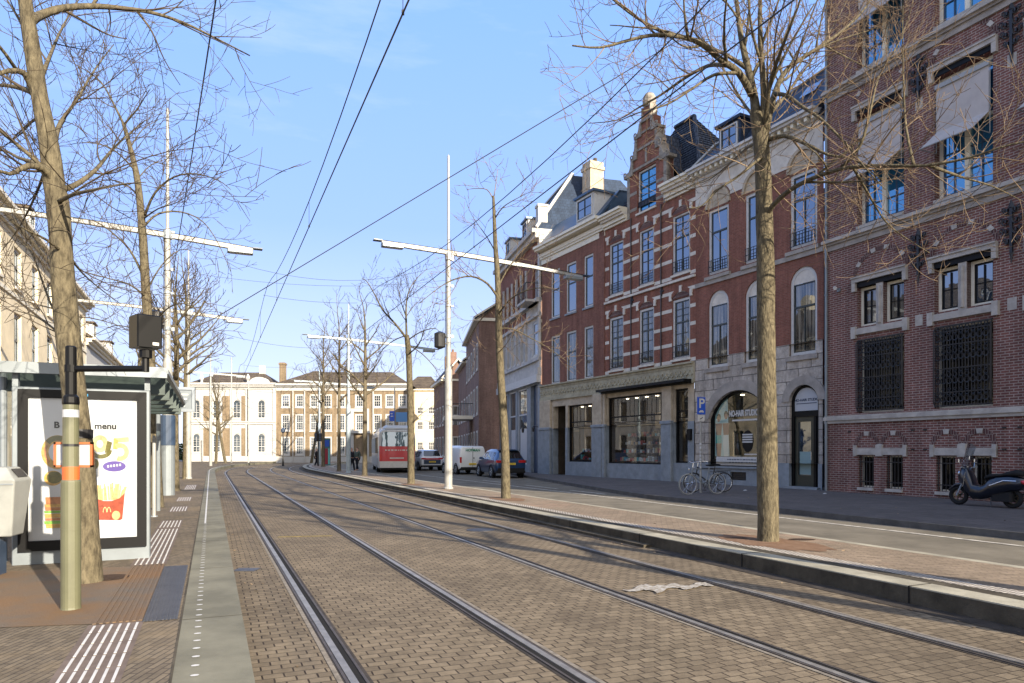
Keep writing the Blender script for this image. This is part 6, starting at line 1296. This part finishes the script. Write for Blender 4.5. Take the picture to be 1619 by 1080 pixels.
def car(name, label, loc, rz, st, paint, wheels, wr, side, rearglass, plate='yellow', lights=(), hw=.9, cat='car'):
    T = thing(name, label, cat, loc, rz, None); m = MB(); vs = []; NR = 12
    for x, wl, zl, wb, zb, wt, zt in st:
        zm = zl+(zb-zl)*.45
        half = [(wl*.96,zl), (wl,zl+.05), (wb,zm), (wb*.985,zb), (wt+(wb-wt)*.12,zb+(zt-zb)*.80), (wt*.9,zt)]
        vs += [(x,y,z) for y, z in half]+[(x,-y,z) for y, z in reversed(half)]
    n = len(st); fs = [(i*NR+k, i*NR+(k+1)%NR, (i+1)*NR+(k+1)%NR, (i+1)*NR+k) for i in range(n-1) for k in range(NR)]+[tuple(range(NR-1,-1,-1)), tuple(range((n-1)*NR, n*NR))]
    m.add(vs, fs); o = m.build('body', paint, T, smooth=True); bevel(o, .03, 3, 25)
    def at_(x):
        for a, b in zip(st[:-1], st[1:]):
            if a[0] <= x <= b[0]: t = (x-a[0])/(b[0]-a[0]); return [p+(q-p)*t for p, q in zip(a, b)]
        return st[-1]
    for sgn in (-1, 1):
        for x0, x1 in side:
            g = MB(); n_ = 4; pl = []; 
            for k in range(n_+1):
                x = x0+(x1-x0)*k/n_; s_ = at_(x); wb, zb, wt, zt = s_[3], s_[4], s_[5], s_[6]; w1 = wb*.985; w2 = wt+(wb-wt)*.12; z2 = zb+(zt-zb)*.80; h = z2-zb
                a_ = .10; b_ = .96; pl.append(((x, sgn*(w1+(w2-w1)*a_+.008), zb+h*a_), (x, sgn*(w1+(w2-w1)*b_+.008), zb+h*b_)))
            for p, q in zip(pl[:-1], pl[1:]): g.quad(p[0], q[0], q[1], p[1])
            g.build('side_window', M['glcar'], T)
    (xa, za, wa_), (xb, zb_, wb_) = rearglass; xa -= .03; xb -= .03; zb_ += .02; za += .02; g = MB(); g.quad((xa,-wa_,za), (xa,wa_,za), (xb,wb_,zb_), (xb,-wb_,zb_)); g.build('rear_window', M['glcar'], T)
    for x in wheels:
        for y in (-hw+.09, hw-.09):
            wheel(T, x, y, wr, .2)
            a = MB(); sg = 1 if y > 0 else -1; a.torus((x, sg*(hw-.005), wr), (0,1,0), wr+.045, .035, 20, 5); a.build('wheel_arch', M['rubber'], T)
    for sgn in (-1, 1):
        a = MB(); x = side[-1][1]-.25; a.bbox(x-.08, x+.08, sgn*(hw+.02)-.07, sgn*(hw+.02)+.09, st[2][4]+.02, st[2][4]+.17, .02); a.build('mirror', paint, T)
    a = MB(); a.box(-.03, .1, -.26, .26, .0, .11); pm = a.build('number_plate', mat('plate '+name, (.75,.52,.03), .5), T, loc=(-.005,0,plate)); 
    b_ = MB(); 
    for k in range(6): b_.box(-.034, -.03, -.2+k*.07, -.16+k*.07, .03, .08)
    b_.build('plate_marks', M['black'], pm)
    for (y0, y1, z0, z1, x) in lights:
        for sgn in (-1, 1):
            a = MB(); p, q = sorted((sgn*y0, sgn*y1)); a.bbox(x-.02, x+.14, p, q, z0, z1, .01); a.build('tail_light', mat('tail lamp', (.40,.01,.01), .25, coat=.5), T)
    a = MB(); a.box(-.02, st[-1][0]-.05, -hw*.93, hw*.93, st[0][2]-.08, st[0][2]+.06); a.build('underbody', M['rubber'], T)
    return T
suv = [(0,.76,.36,.82,.93,.70,.96), (.1,.83,.32,.89,.98,.70,1.16), (.42,.86,.28,.91,1.0,.62,1.52), (.95,.87,.27,.91,1.0,.64,1.61), (1.9,.87,.27,.91,1.0,.64,1.63), (2.75,.87,.27,.91,.99,.62,1.55), (3.45,.87,.28,.90,.98,.72,1.06), (4.1,.84,.30,.87,.88,.62,.93), (4.42,.74,.36,.78,.66,.55,.70)]
hd = lambda s: math.atan2(1, s)
cb = carpaint('metallic blue', (.012,.045,.125), .5)
x0 = AT(808, 700, 38.6)
T = car('parked_car', 'dark blue hatchback SUV with yellow plate parked nearest, right of the white van', (x0.x, 38.6, 0), hd(-.33), suv, cb, (.85, 3.5), .35, ((.55, 1.25), (1.33, 2.1), (2.18, 3.15)), ((.085,1.08,.66), (.40,1.50,.58)), .74, ((.45,.86,.86,1.0,-.0),))
m = MB(); m.box(-.05, .1, -.78, .78, .34, .56); m.build('bumper', M['rubber'], T); m = MB(); m.box(.25, .62, -.6, .6, 1.545, 1.575); m.build('spoiler', cb, T)
x0 = AT(747.5, 700, 44.5)
vanst = [(0,.82,.36,.86,1.0,.80,1.72), (.08,.84,.32,.89,1.0,.80,1.80), (.6,.86,.30,.90,1.0,.80,1.85), (2.4,.86,.30,.90,1.0,.80,1.86), (3.0,.86,.30,.90,1.0,.76,1.80), (3.75,.85,.30,.89,.99,.72,1.18), (4.3,.80,.34,.84,.85,.62,.95), (4.5,.72,.38,.76,.7,.5,.75)]
T = car('delivery_van', 'white panel van with green lettering on its rear doors', (x0.x, 44.5, 0), hd(-.40), vanst, carpaint('van white', (.70,.72,.72), 0), (.75, 3.55), .33, ((2.3, 3.3),), ((-.004,.50,.01), (-.004,.51,.01)), .62, ((.74,.86,.75,1.12,-.0),), cat='van')
text('HOFMAN', .23, 'van_lettering', mat('van green lettering', (.02,.22,.10), .5), T, (-.03, 0, 1.55), (R(90), 0, -R(90)), bold=.006)
m = MB(); m.box(-.012, .0, -.012, .012, .4, 1.75); m.box(-.02, .0, -.10, -.05, 1.0, 1.1); m.box(-.05, .1, -.8, .8, .34, .48); m.build('door_trim', M['rubber'], T)
x0 = AT(683.5, 700, 53)
pc_ = carpaint('car white', (.68,.70,.74), 0)
T = car('patrol_car', 'white SUV with red and dark rear stripes parked beyond the van', (x0.x, 53, 0), hd(-.40), suv, pc_, (.85, 3.5), .34, ((.55, 1.25), (1.33, 2.1), (2.18, 3.15)), ((.085,1.10,.66), (.40,1.50,.58)), .62, ((.5,.84,.86,.98,-.0),))
m = MB(); m.box(-.025, .05, -.62, .62, .84, .95); m.mi = 1; m.box(-.022, .05, -.66, .66, .5, .82); m.build('rear_stripe', [M['red'], M['navy']], T)
# bus
x0 = AT(628, 700, 47.5); T = thing('city_bus', 'white and red city bus seen from behind, left of the parked cars', 'bus', (x0.x, 47.5, 0), hd(-.24))
sec = [(-1.25,.32),(1.25,.32),(1.275,1.0),(1.27,2.3),(1.2,2.85),(1.0,3.02),(-1.0,3.02),(-1.2,2.85),(-1.27,2.3),(-1.275,1.0)]
BL = 12.0; vs = []; xs = [(0,.94,-.0), (.12,.985,0), (.4,1,0), (BL-.4,1,0), (BL,.94,0)]
for x, s_, _ in xs: vs += [(x, y*s_, 1.6+(z-1.6)*s_) for y, z in sec]
m = MB(); n = len(sec); m.add(vs, [(i*n+k, i*n+(k+1)%n, (i+1)*n+(k+1)%n, (i+1)*n+k) for i in range(4) for k in range(n)]+[tuple(range(n-1,-1,-1)), tuple(range(4*n,5*n))])
M['busw'] = mat('bus white', (.40,.41,.42), .35, coat=.5); bevel(m.build('body', M['busw'], T), .05, 3, 20)
m = MB(); m.bbox(.05, 3.2, -.98, .98, 3.0, 3.26, .20); m.bbox(4.5, 8, -1.0, 1.0, 3.02, 3.2, .08); m.build('roof_pod', M['busw'], T)
m = MB(); m.box(-.03, .06, -1.2, 1.2, .80, 1.84); m.build('red_panel', M['red'], T)
m = MB(); m.poly([(-.035,-1.08,1.82),(-.035,1.08,1.82),(-.035,1.02,2.72),(-.035,.8,2.8),(-.035,-.8,2.8),(-.035,-1.02,2.72)][::-1]); m.build('rear_window', glassmat('bus rear glass', (.10,.16,.18), .22, 1.6, wav=.01), T)
m = MB(); rnd = random.Random(2); u = -.8
while u < .8: w_ = rnd.uniform(.06,.2); m.box(-.036, -.03, u, u+w_, 1.52, 1.60); u += w_+.07
m.box(-.036, -.03, -.45, .5, .98, 1.06); m.build('rear_lettering', M['white'], T)
m = MB(); m.box(-.06, .08, -1.16, 1.16, .36, .80); m.build('rear_bumper', M['white'], T)
for y in (-1.1, 1.1):
    m = MB(); m.bbox(-.05, .05, y-.06, y+.06, .9, 1.3, .02); m.build('tail_light', mat('bus tail lamp', (.5,.03,.02), .3), T)
m = MB(); m.mi = 0; m.box(.5, BL-.4, 1.262, 1.285, 1.35, 2.45); m.build('side_windows', M['glcar'], T)
m = MB(); m.box(.4, BL-.3, 1.276, 1.288, .5, 1.1) ; m.build('side_stripe', M['grey2'], T)
for x in (2.9, 9.2):
    for y in (-1.12, 1.12): wheel(T, x, y, .48, .28)
m = MB(); m.box(-.045, -.035, -.26, .26, .5, .61); m.build('number_plate', mat('bus plate', (.75,.5,.05), .5), T)
m = MB(); m.box(.1, BL-.1, -1.1, 1.1, .2, .34); m.build('underbody', M['rubber'], T)

# ================================================================ motor scooter by the wall
a = G(1601, 804, .12); b = G(1516, 798, .12); L_ = (b-a).length; T = thing('motor_scooter', 'large dark blue maxi scooter with tall clear windscreen parked against the brick wall', 'scooter', a, math.atan2(b.y-a.y, b.x-a.x))
k_ = L_/1.35; T.scale = (k_*1.0, k_, k_)
sp = mat('scooter dark blue', (.004,.007,.016), .3, .2, coat=.6)
for x, r in ((0, .25), (1.35, .26)):
    m = MB(); m.torus((x,0,r+.0), (0,1,0), r-.055, .055, 26, 10); Wh = m.build('wheel', M['rubber'], T)
    m = MB(); m.torus((x,0,r), (0,1,0), r-.11, .014, 20, 6)
    for k in range(5): an = 2*PI*k/5; m.tube([(x,0,r), (x+(r-.11)*math.cos(an),0,r+(r-.11)*math.sin(an))], .014, 5)
    m.tube([(x,-.05,r), (x,.05,r)], .04, 10); m.build('rim', mat('scooter rim', (.12,.10,.06), .4, .8), Wh)
def loft(m, st):     # st: (x, half width, z low, z high)
    NR = 10; vs = []
    for x, w_, z0, z1 in st:
        c, h = (z0+z1)/2, (z1-z0)/2; vs += [(x, w_*math.copysign(abs(math.cos(a_))**.7, math.cos(a_)), c+h*math.copysign(abs(math.sin(a_))**.7, math.sin(a_))) for a_ in [2*PI*k/NR for k in range(NR)]]
    n = len(st); m.add(vs, [(i*NR+k, i*NR+(k+1)%NR, (i+1)*NR+(k+1)%NR, (i+1)*NR+k) for i in range(n-1) for k in range(NR)]+[tuple(range(NR-1,-1,-1)), tuple(range((n-1)*NR, n*NR))])
m = MB(); loft(m, [(-.36,.06,.66,.76), (-.22,.17,.46,.80), (0,.21,.42,.84), (.3,.21,.30,.82), (.5,.19,.24,.76), (.62,.17,.22,.60), (.72,.2,.18,.54), (.92,.21,.18,.58), (1.0,.20,.22,.86), (1.1,.19,.34,1.06), (1.22,.13,.5,1.04), (1.34,.05,.64,.86)]); m.build('body', sp, T, smooth=True)
m = MB(); loft(m, [(1.08,.06,.5,.56), (1.2,.09,.52,.62), (1.4,.09,.5,.58), (1.6,.05,.36,.44)]); m.build('front_mudguard', sp, T, smooth=True)
m = MB(); loft(m, [(-.34,.10,.80,.92), (-.12,.17,.82,.98), (.1,.17,.80,.92), (.2,.16,.80,.87), (.5,.15,.74,.86), (.64,.08,.70,.80)]); m.build('seat', M['rubber'], T, smooth=True)
m = MB()
for y in (-.1, .1): m.tube([(1.12,y,.72), (1.24,y,.5), (1.35,y,.26)], .022, 8)
m.tube([(1.08,-.33,1.02), (1.12,-.15,1.0), (1.14,0,.98), (1.12,.15,1.0), (1.08,.33,1.02)], .017, 8); m.build('fork', M['grey2'], T)
for y in (-.33, .33):
    m = MB(); m.tube([(1.09,y*.7,1.0), (1.12,y*.95,1.18)], .008, 5); m.bbox(1.10, 1.13, y-.06, y+.06, 1.15, 1.24, .01); m.build('mirror', M['chrome'], T)
m = MB(); nw = 8; vs = []
for k in range(nw+1):
    y = -.2+.4*k/nw; d = (y/.2)**2*.06; h = 1.52-(y/.2)**2*.10; vs += [(1.27-d,y*.8,.95), (1.07-d,y,h+.14)]
m.add(vs, [(2*k,2*k+2,2*k+3,2*k+1) for k in range(nw)]); m.build('windscreen', clearglass('scooter screen', (.7,.76,.82), .5), T)
m = MB(); loft(m, [(-.42,.05,.60,.66), (-.34,.13,.60,.72), (-.26,.14,.62,.74)]); m.build('tail_light', M['red'], T, smooth=True)
m = MB()
for y in (-.205, .205): m.tube([(-.2,y,.70), (.1,y*1.04,.70), (.45,y*.95,.56)], .018, 6); m.tube([(1.05,y*.95,.9), (1.14,y*.8,.5)], .012, 6)
m.build('silver_trim', M['chrome'], T); m = MB(); m.bbox(-.05, .45, -.15, .15, .16, .42, .04); m.tube([(-.02,-.16,.25), (.3,-.18,.25)], .07, 10); m.build('engine', M['rubber'], T)
m = MB(); loft(m, [(1.24,.05,.78,.9), (1.32,.07,.76,.92), (1.36,.04,.8,.88)]); m.build('headlight', M['chrome'], T, smooth=True)
m = MB(); m.box(-.46, -.44, -.09, .09, .42, .55); m.build('number_plate', mat('scooter plate', (.3,.5,.7), .5), T)
m = MB(); m.tube([(.35,-.17,.25), (.1,-.2,.26), (-.2,-.21,.36)], [.03,.05,.055], 10); m.build('exhaust', M['chrome'], T)
m = MB(); m.tube([(.45,.12,.25), (.38,.25,.02)], .012, 6); m.build('kick_stand', M['black'], T)
# ================================================================ bicycles locked to the parking sign
def bicycle(name, label, loc, rz, fr, wr=.31, group='bicycles at the parking sign'):
    T = thing(name, label, 'bicycle', loc, rz, group); T.scale = (1.1,1.1,1.1)
    for x in (0, 1.02):
        m = MB(); m.torus((x,0,wr), (0,1,0), wr-.016, .017, 28, 6); W = m.build('wheel', mat('grey tyre', (.30,.30,.29), .8) if fr == 'grey' else M['rubber'], T)
        m = MB(); m.torus((x,0,wr), (0,1,0), wr-.035, .008, 24, 4)
        for k in range(14): an = 2*PI*k/14; m.tube([(x,.02*(-1)**k,wr), (x+(wr-.04)*math.cos(an),0,wr+(wr-.04)*math.sin(an))], .0025, 3)
        m.tube([(x,-.05,wr), (x,.05,wr)], .022, 8); m.build('rim', M['chrome'], W)
        m = MB(); m.torus((x,0,wr), (0,1,0), wr+.022, .013, 14, 4, -.2-PI*0, PI*.9); m.build('mudguard', M['grey'], T)
    m = MB(); bb = (.43,0,.27); st_ = (.30,0,.72); hd_ = (.86,0,.80); hb = (.90,0,.60)
    for p, q, r in ((bb, st_, .017), (bb, hb, .02), (st_, (.87,0,.76), .015), (bb, (0,0,wr), .011), ((.31,0,.66), (0,0,wr), .010), (hd_, hb, .019)): m.tube([p, q], r, 8)
    m.tube([hb, (.96,0,.48), (1.02,0,wr)], .014, 8); m.tube([st_, (.28,0,.84)], .013, 8); m.build('frame', M[fr], T)
    m = MB(); m.tube([hd_, (.84,0,.93)], .014, 8); m.tube([(.68,-.27,.95), (.80,-.24,.97), (.85,-.1,.94), (.85,.1,.94), (.80,.24,.97), (.68,.27,.95)], .012, 8); m.tube([(.66,-.27,.95), (.76,-.255,.965)], .018, 8); m.tube([(.66,.27,.95), (.76,.255,.965)], .018, 8); m.build('handlebar', M['chrome'], T)
    m = MB(); m.add([(.14,-.09,.86),(.14,.09,.86),(.22,.09,.88),(.42,.02,.87),(.42,-.02,.87),(.22,-.09,.88),(.16,-.06,.82),(.16,.06,.82),(.38,.015,.84),(.38,-.015,.84)], [(0,1,2,5),(5,2,3,4),(0,6,7,1),(1,7,8,3,2),(0,5,4,9,6),(3,8,9,4),(6,9,8,7)]); m.build('saddle', M['rubber'], T)
    m = MB(); m.torus((.43,.04,.27), (0,1,0), .085, .008, 16, 4); m.tube([(.43,.05,.27), (.52,.06,.13)], .009, 5); m.box(.48, .57, .05, .14, .12, .14); m.tube([(.43,-.05,.27), (.34,-.06,.41)], .009, 5); m.box(.30, .39, -.14, -.05, .40, .42); m.tube([(.43,.04,.355), (0,.04,wr+.04)], .004, 3); m.build('crank', M['black'], T)
    m = MB(); m.box(-.22, .22, -.06, .06, .655, .67); m.tube([(-.1,.05,.66), (0,.05,wr)], .006, 4); m.tube([(-.1,-.05,.66), (0,-.05,wr)], .006, 4); m.build('carrier', M['black'], T)
    m = MB(); m.bbox(.96, 1.0, -.03, .03, .72, .78, .01); m.build('headlight', M['chrome'], T)
    return T
a, b = G(1134, 781, .12), G(1087.5, 782.2, .12)
bicycle('parked_bicycle', 'pale grey bicycle in front, its front wheel nearest the kerb beside the parking sign', (a.x, a.y, .12), math.atan2(b.y-a.y, b.x-a.x), 'grey')
a, b = G(1144, 778.3, .12), G(1096, 779.3, .12)
bicycle('parked_bicycle', 'dark framed bicycle standing just behind the pale grey one at the parking sign', (a.x, a.y, .12), math.atan2(b.y-a.y, b.x-a.x)-.12, 'black')
# parking sign
b = G(1107.5, 779, .12); T = thing('parking_sign', 'blue parking sign with white letter P on a pole by the bicycles', 'sign', b, .25)
S_ = lambda py: H-(py-YH)*b.y/FPX-.12
m = MB(); m.lathe([(.035,0), (.035,S_(629))], 12); m.build('post', M['pole'], T)
hw = 7.2*b.y/FPX; m = MB(); m.bbox(-hw, hw, -.06, -.045, S_(655.5), S_(627.5), .004); BD = m.build('sign_board', M['blue'], T)
text('P', .44, 'letter_p', M['white'], BD, (.01, -.064, S_(638.5)), (R(90), 0, 0), ext=.001, bold=.008)
m = MB(); z = S_(652); m.box(-.09, .09, -.066, -.062, z, z+.035); m.box(-.05, .06, -.066, -.062, z+.035, z+.065); m.box(-.075, -.045, -.066, -.062, z-.015, z); m.box(.045, .075, -.066, -.062, z-.015, z); m.box(-hw+.012, hw-.012, -.0625, -.062, S_(628.3), S_(627.9)+.0); m.build('car_symbol', M['white'], BD)
m = MB(); m.box(-.12, .12, -.06, -.05, S_(666), S_(656.5)); m.mi = 1; 
m.T = Matrix.Translation((0,-.062,S_(661.5))) @ Matrix.Rotation(R(-30), 4, 'Y'); m.box(-.06, .06, -.001, .001, -.012, .012); m.T = None; m.build('sub_plate', [M['white'], M['black']], T)
m = MB(); rnd = random.Random(6)
for k in range(7): z = S_(740)+k*.13; m.lathe([(.0362,z), (.0362,z+rnd.uniform(.04,.09))], 12)
m.build('stickers', M['panelw'], T)
# ================================================================ far street furniture and people
b = G(516, 739, .0); T = thing('advertising_column', 'red and teal advertising box at the end of the island', 'column', b, .1)
s_ = b.y/FPX; m = MB(); m.box(-6*s_, 6*s_, -.2, .2, 0, 46*s_); m.build('case', mat('teal case', (.03,.12,.15), .4), T)
m = MB(); m.box(-4.5*s_, 3.0*s_, -.22, -.21, 5*s_, 30*s_); m.mi = 1; m.box(-5*s_, 5*s_, -.22, -.21, 33*s_, 43*s_); m.mi = 2; m.box(3.4*s_, 5.6*s_, -.22, -.21, 5*s_, 30*s_); m.build('poster', [mat('dark red poster', (.22,.01,.03), .4), M['blue'], mat('teal strip', (.1,.4,.4), .4)], T)
b = G(503, 740, 0); T = thing('traffic_light', 'dark traffic signal heads on a thin post beside the advertising column', 'traffic light', b, 0); s_ = b.y/FPX
m = MB(); m.lathe([(.07,0), (.06,58*s_)], 8); m.build('post', M['black'], T)
for x in (-2.5*s_, 4*s_):
    m = MB(); m.bbox(x-.16, x+.16, -.2, .0, 42*s_, 55*s_, .03); hd2 = m.build('signal_head', M['black'], T); m = MB()
    for k in range(3): m.T = Matrix.Translation((x,-.2,(45+3.6*k)*s_)) @ Matrix.Rotation(PI/2, 4, 'X'); m.lathe([(.09,0), (.09,.03)], 10)
    m.build('lens', M['navy'], hd2)
b = G(624, 737, 0); T = thing('direction_sign', 'blue road direction boards on a thin mast before the ochre mansion', 'sign', b, 0); s_ = b.y/FPX
m = MB(); m.lathe([(.07,0), (.05,124*s_)], 8); m.build('post', M['grey2'], T)
m = MB(); m.bbox(-8*s_, 0, -.1, -.05, 71*s_, 87*s_, .01); m.mi = 1; m.box(-6*s_, -2*s_, -.11, -.1, 78*s_, 79.5*s_); m.box(-6*s_, -3*s_, -.11, -.1, 82*s_, 83.5*s_); m.build('sign_board', [M['blue'], M['white']], T)
m = MB(); m.bbox(2*s_, 20*s_, -.1, -.05, 70*s_, 85*s_, .01); m.build('sign_board', mat('pale blue board', (.08,.22,.45), .5), T)
for px, py, lb in ((452, 737, 'thin dark lamp post before the ochre mansion left end'), (437, 737, None)):
    if lb: b = G(447.5, 737, 0); s_ = b.y/FPX; T = thing('street_lamp', lb, 'lamp', b); m = MB(); m.lathe([(.12,0), (.07,.9), (.05,52*s_)], 8); m.build('post', M['black'], T); m = MB(); m.lathe([(.05,52*s_), (.2,54*s_), (.22,58*s_), (.04,61*s_)], 8); m.build('lamp_head', M['navy'], T)
def person(label, loc, rz, jk, tr, hr=(.03,.02,.015), step=.18, s=1.0):
    T = thing('person', label, 'person', loc, rz, 'people in the street')
    J = dict(pel=(0,0,.95), che=(0,.01,1.32), nec=(0,.0,1.50), hea=(0,-.02,1.62), top=(0,-.01,1.73), ls=(.19,0,1.42), le=(.24,.05,1.15), lw=(.24,-.08,.92), lh=(.24,-.11,.84), rs=(-.19,0,1.42), re=(-.24,-.05,1.15), rw=(-.23,.08,.92), rh=(-.23,.10,.84),
             lk=(.1,-step*.6,.50), la=(.1,-step,.08), lt=(.1,-step-.16,.04), rk=(-.1,step*.1,.52), ra=(-.1,step,.10), rt=(-.1,step-.14,.04), lp=(.1,0,.90), rp=(-.1,0,.90))
    RA = dict(pel=.15, che=.16, nec=.06, hea=.10, top=.07, ls=.07, le=.05, lw=.035, lh=.04, rs=.07, re=.05, rw=.035, rh=.04, lk=.065, la=.045, lt=.035, rk=.065, ra=.045, rt=.035, lp=.10, rp=.10)
    def skin(name, es, m_, grow_=0, cut=None):
        ks = list(dict.fromkeys(k for e in es for k in e)); me = bpy.data.meshes.new(name); me.from_pydata([J[k] for k in ks], [(ks.index(a), ks.index(b)) for a, b in es], [])
        o = bpy.data.objects.new(name, me); C.objects.link(o); o.modifiers.new('skin', 'SKIN'); ss = o.modifiers.new('sub', 'SUBSURF'); ss.levels = 1; ss.render_levels = 1
        for i, k in enumerate(ks): me.skin_vertices[0].data[i].radius = (RA[k]+grow_, RA[k]*.8+grow_)
        me.skin_vertices[0].data[0].use_root = True; bpy.context.view_layer.update()
        nm = bpy.data.meshes.new_from_object(o.evaluated_get(bpy.context.evaluated_depsgraph_get())); bpy.data.objects.remove(o); nm.materials.clear(); nm.materials.append(m_)
        nm.polygons.foreach_set('use_smooth', [True]*len(nm.polygons)); q = bpy.data.objects.new(name, nm); C.objects.link(q); q.parent = T; return q
    skin('body', [('pel','che'),('che','nec'),('nec','hea'),('hea','top'),('che','ls'),('ls','le'),('le','lw'),('lw','lh'),('che','rs'),('rs','re'),('re','rw'),('rw','rh'),('pel','lp'),('lp','lk'),('lk','la'),('la','lt'),('pel','rp'),('rp','rk'),('rk','ra'),('ra','rt')], mat('skin tone', (.45,.26,.18), .6))
    skin('jacket', [('pel','che'),('che','ls'),('ls','le'),('le','lw'),('che','rs'),('rs','re'),('re','rw')], jk, .025)
    skin('trousers', [('pel','lp'),('lp','lk'),('lk','la'),('pel','rp'),('rp','rk'),('rk','ra')], tr, .018)
    J['h1'] = (0,.01,1.66); J['h2'] = (0,.03,1.74); RA['h1'] = .095; RA['h2'] = .085; skin('hair', [('h1','h2')], mat('hair', hr, .8), .012)
    T.scale = (s,s,s); return T
jn, tn = mat('dark blue jacket', (.015,.03,.09), .8), mat('dark trousers', (.012,.014,.02), .9)
person('person in a dark blue jacket walking just left of the striped white SUV', G(668.5, 741, 0), .3, jn, tn)
person('person in a dark coat standing behind the shade tinted pole near the bus', G(556, 746, 0), 1.2, mat('charcoal coat', (.02,.02,.025), .8), tn)
person('person in black walking left of the dark trees by the advertising column', G(500, 739, 0), 2.0, mat('black coat', (.01,.01,.012), .8), tn)
person('person in a grey green jacket between the lamp pole and the bus', G(565, 744, 0), -.6, mat('grey green jacket', (.06,.08,.07), .8), tn)
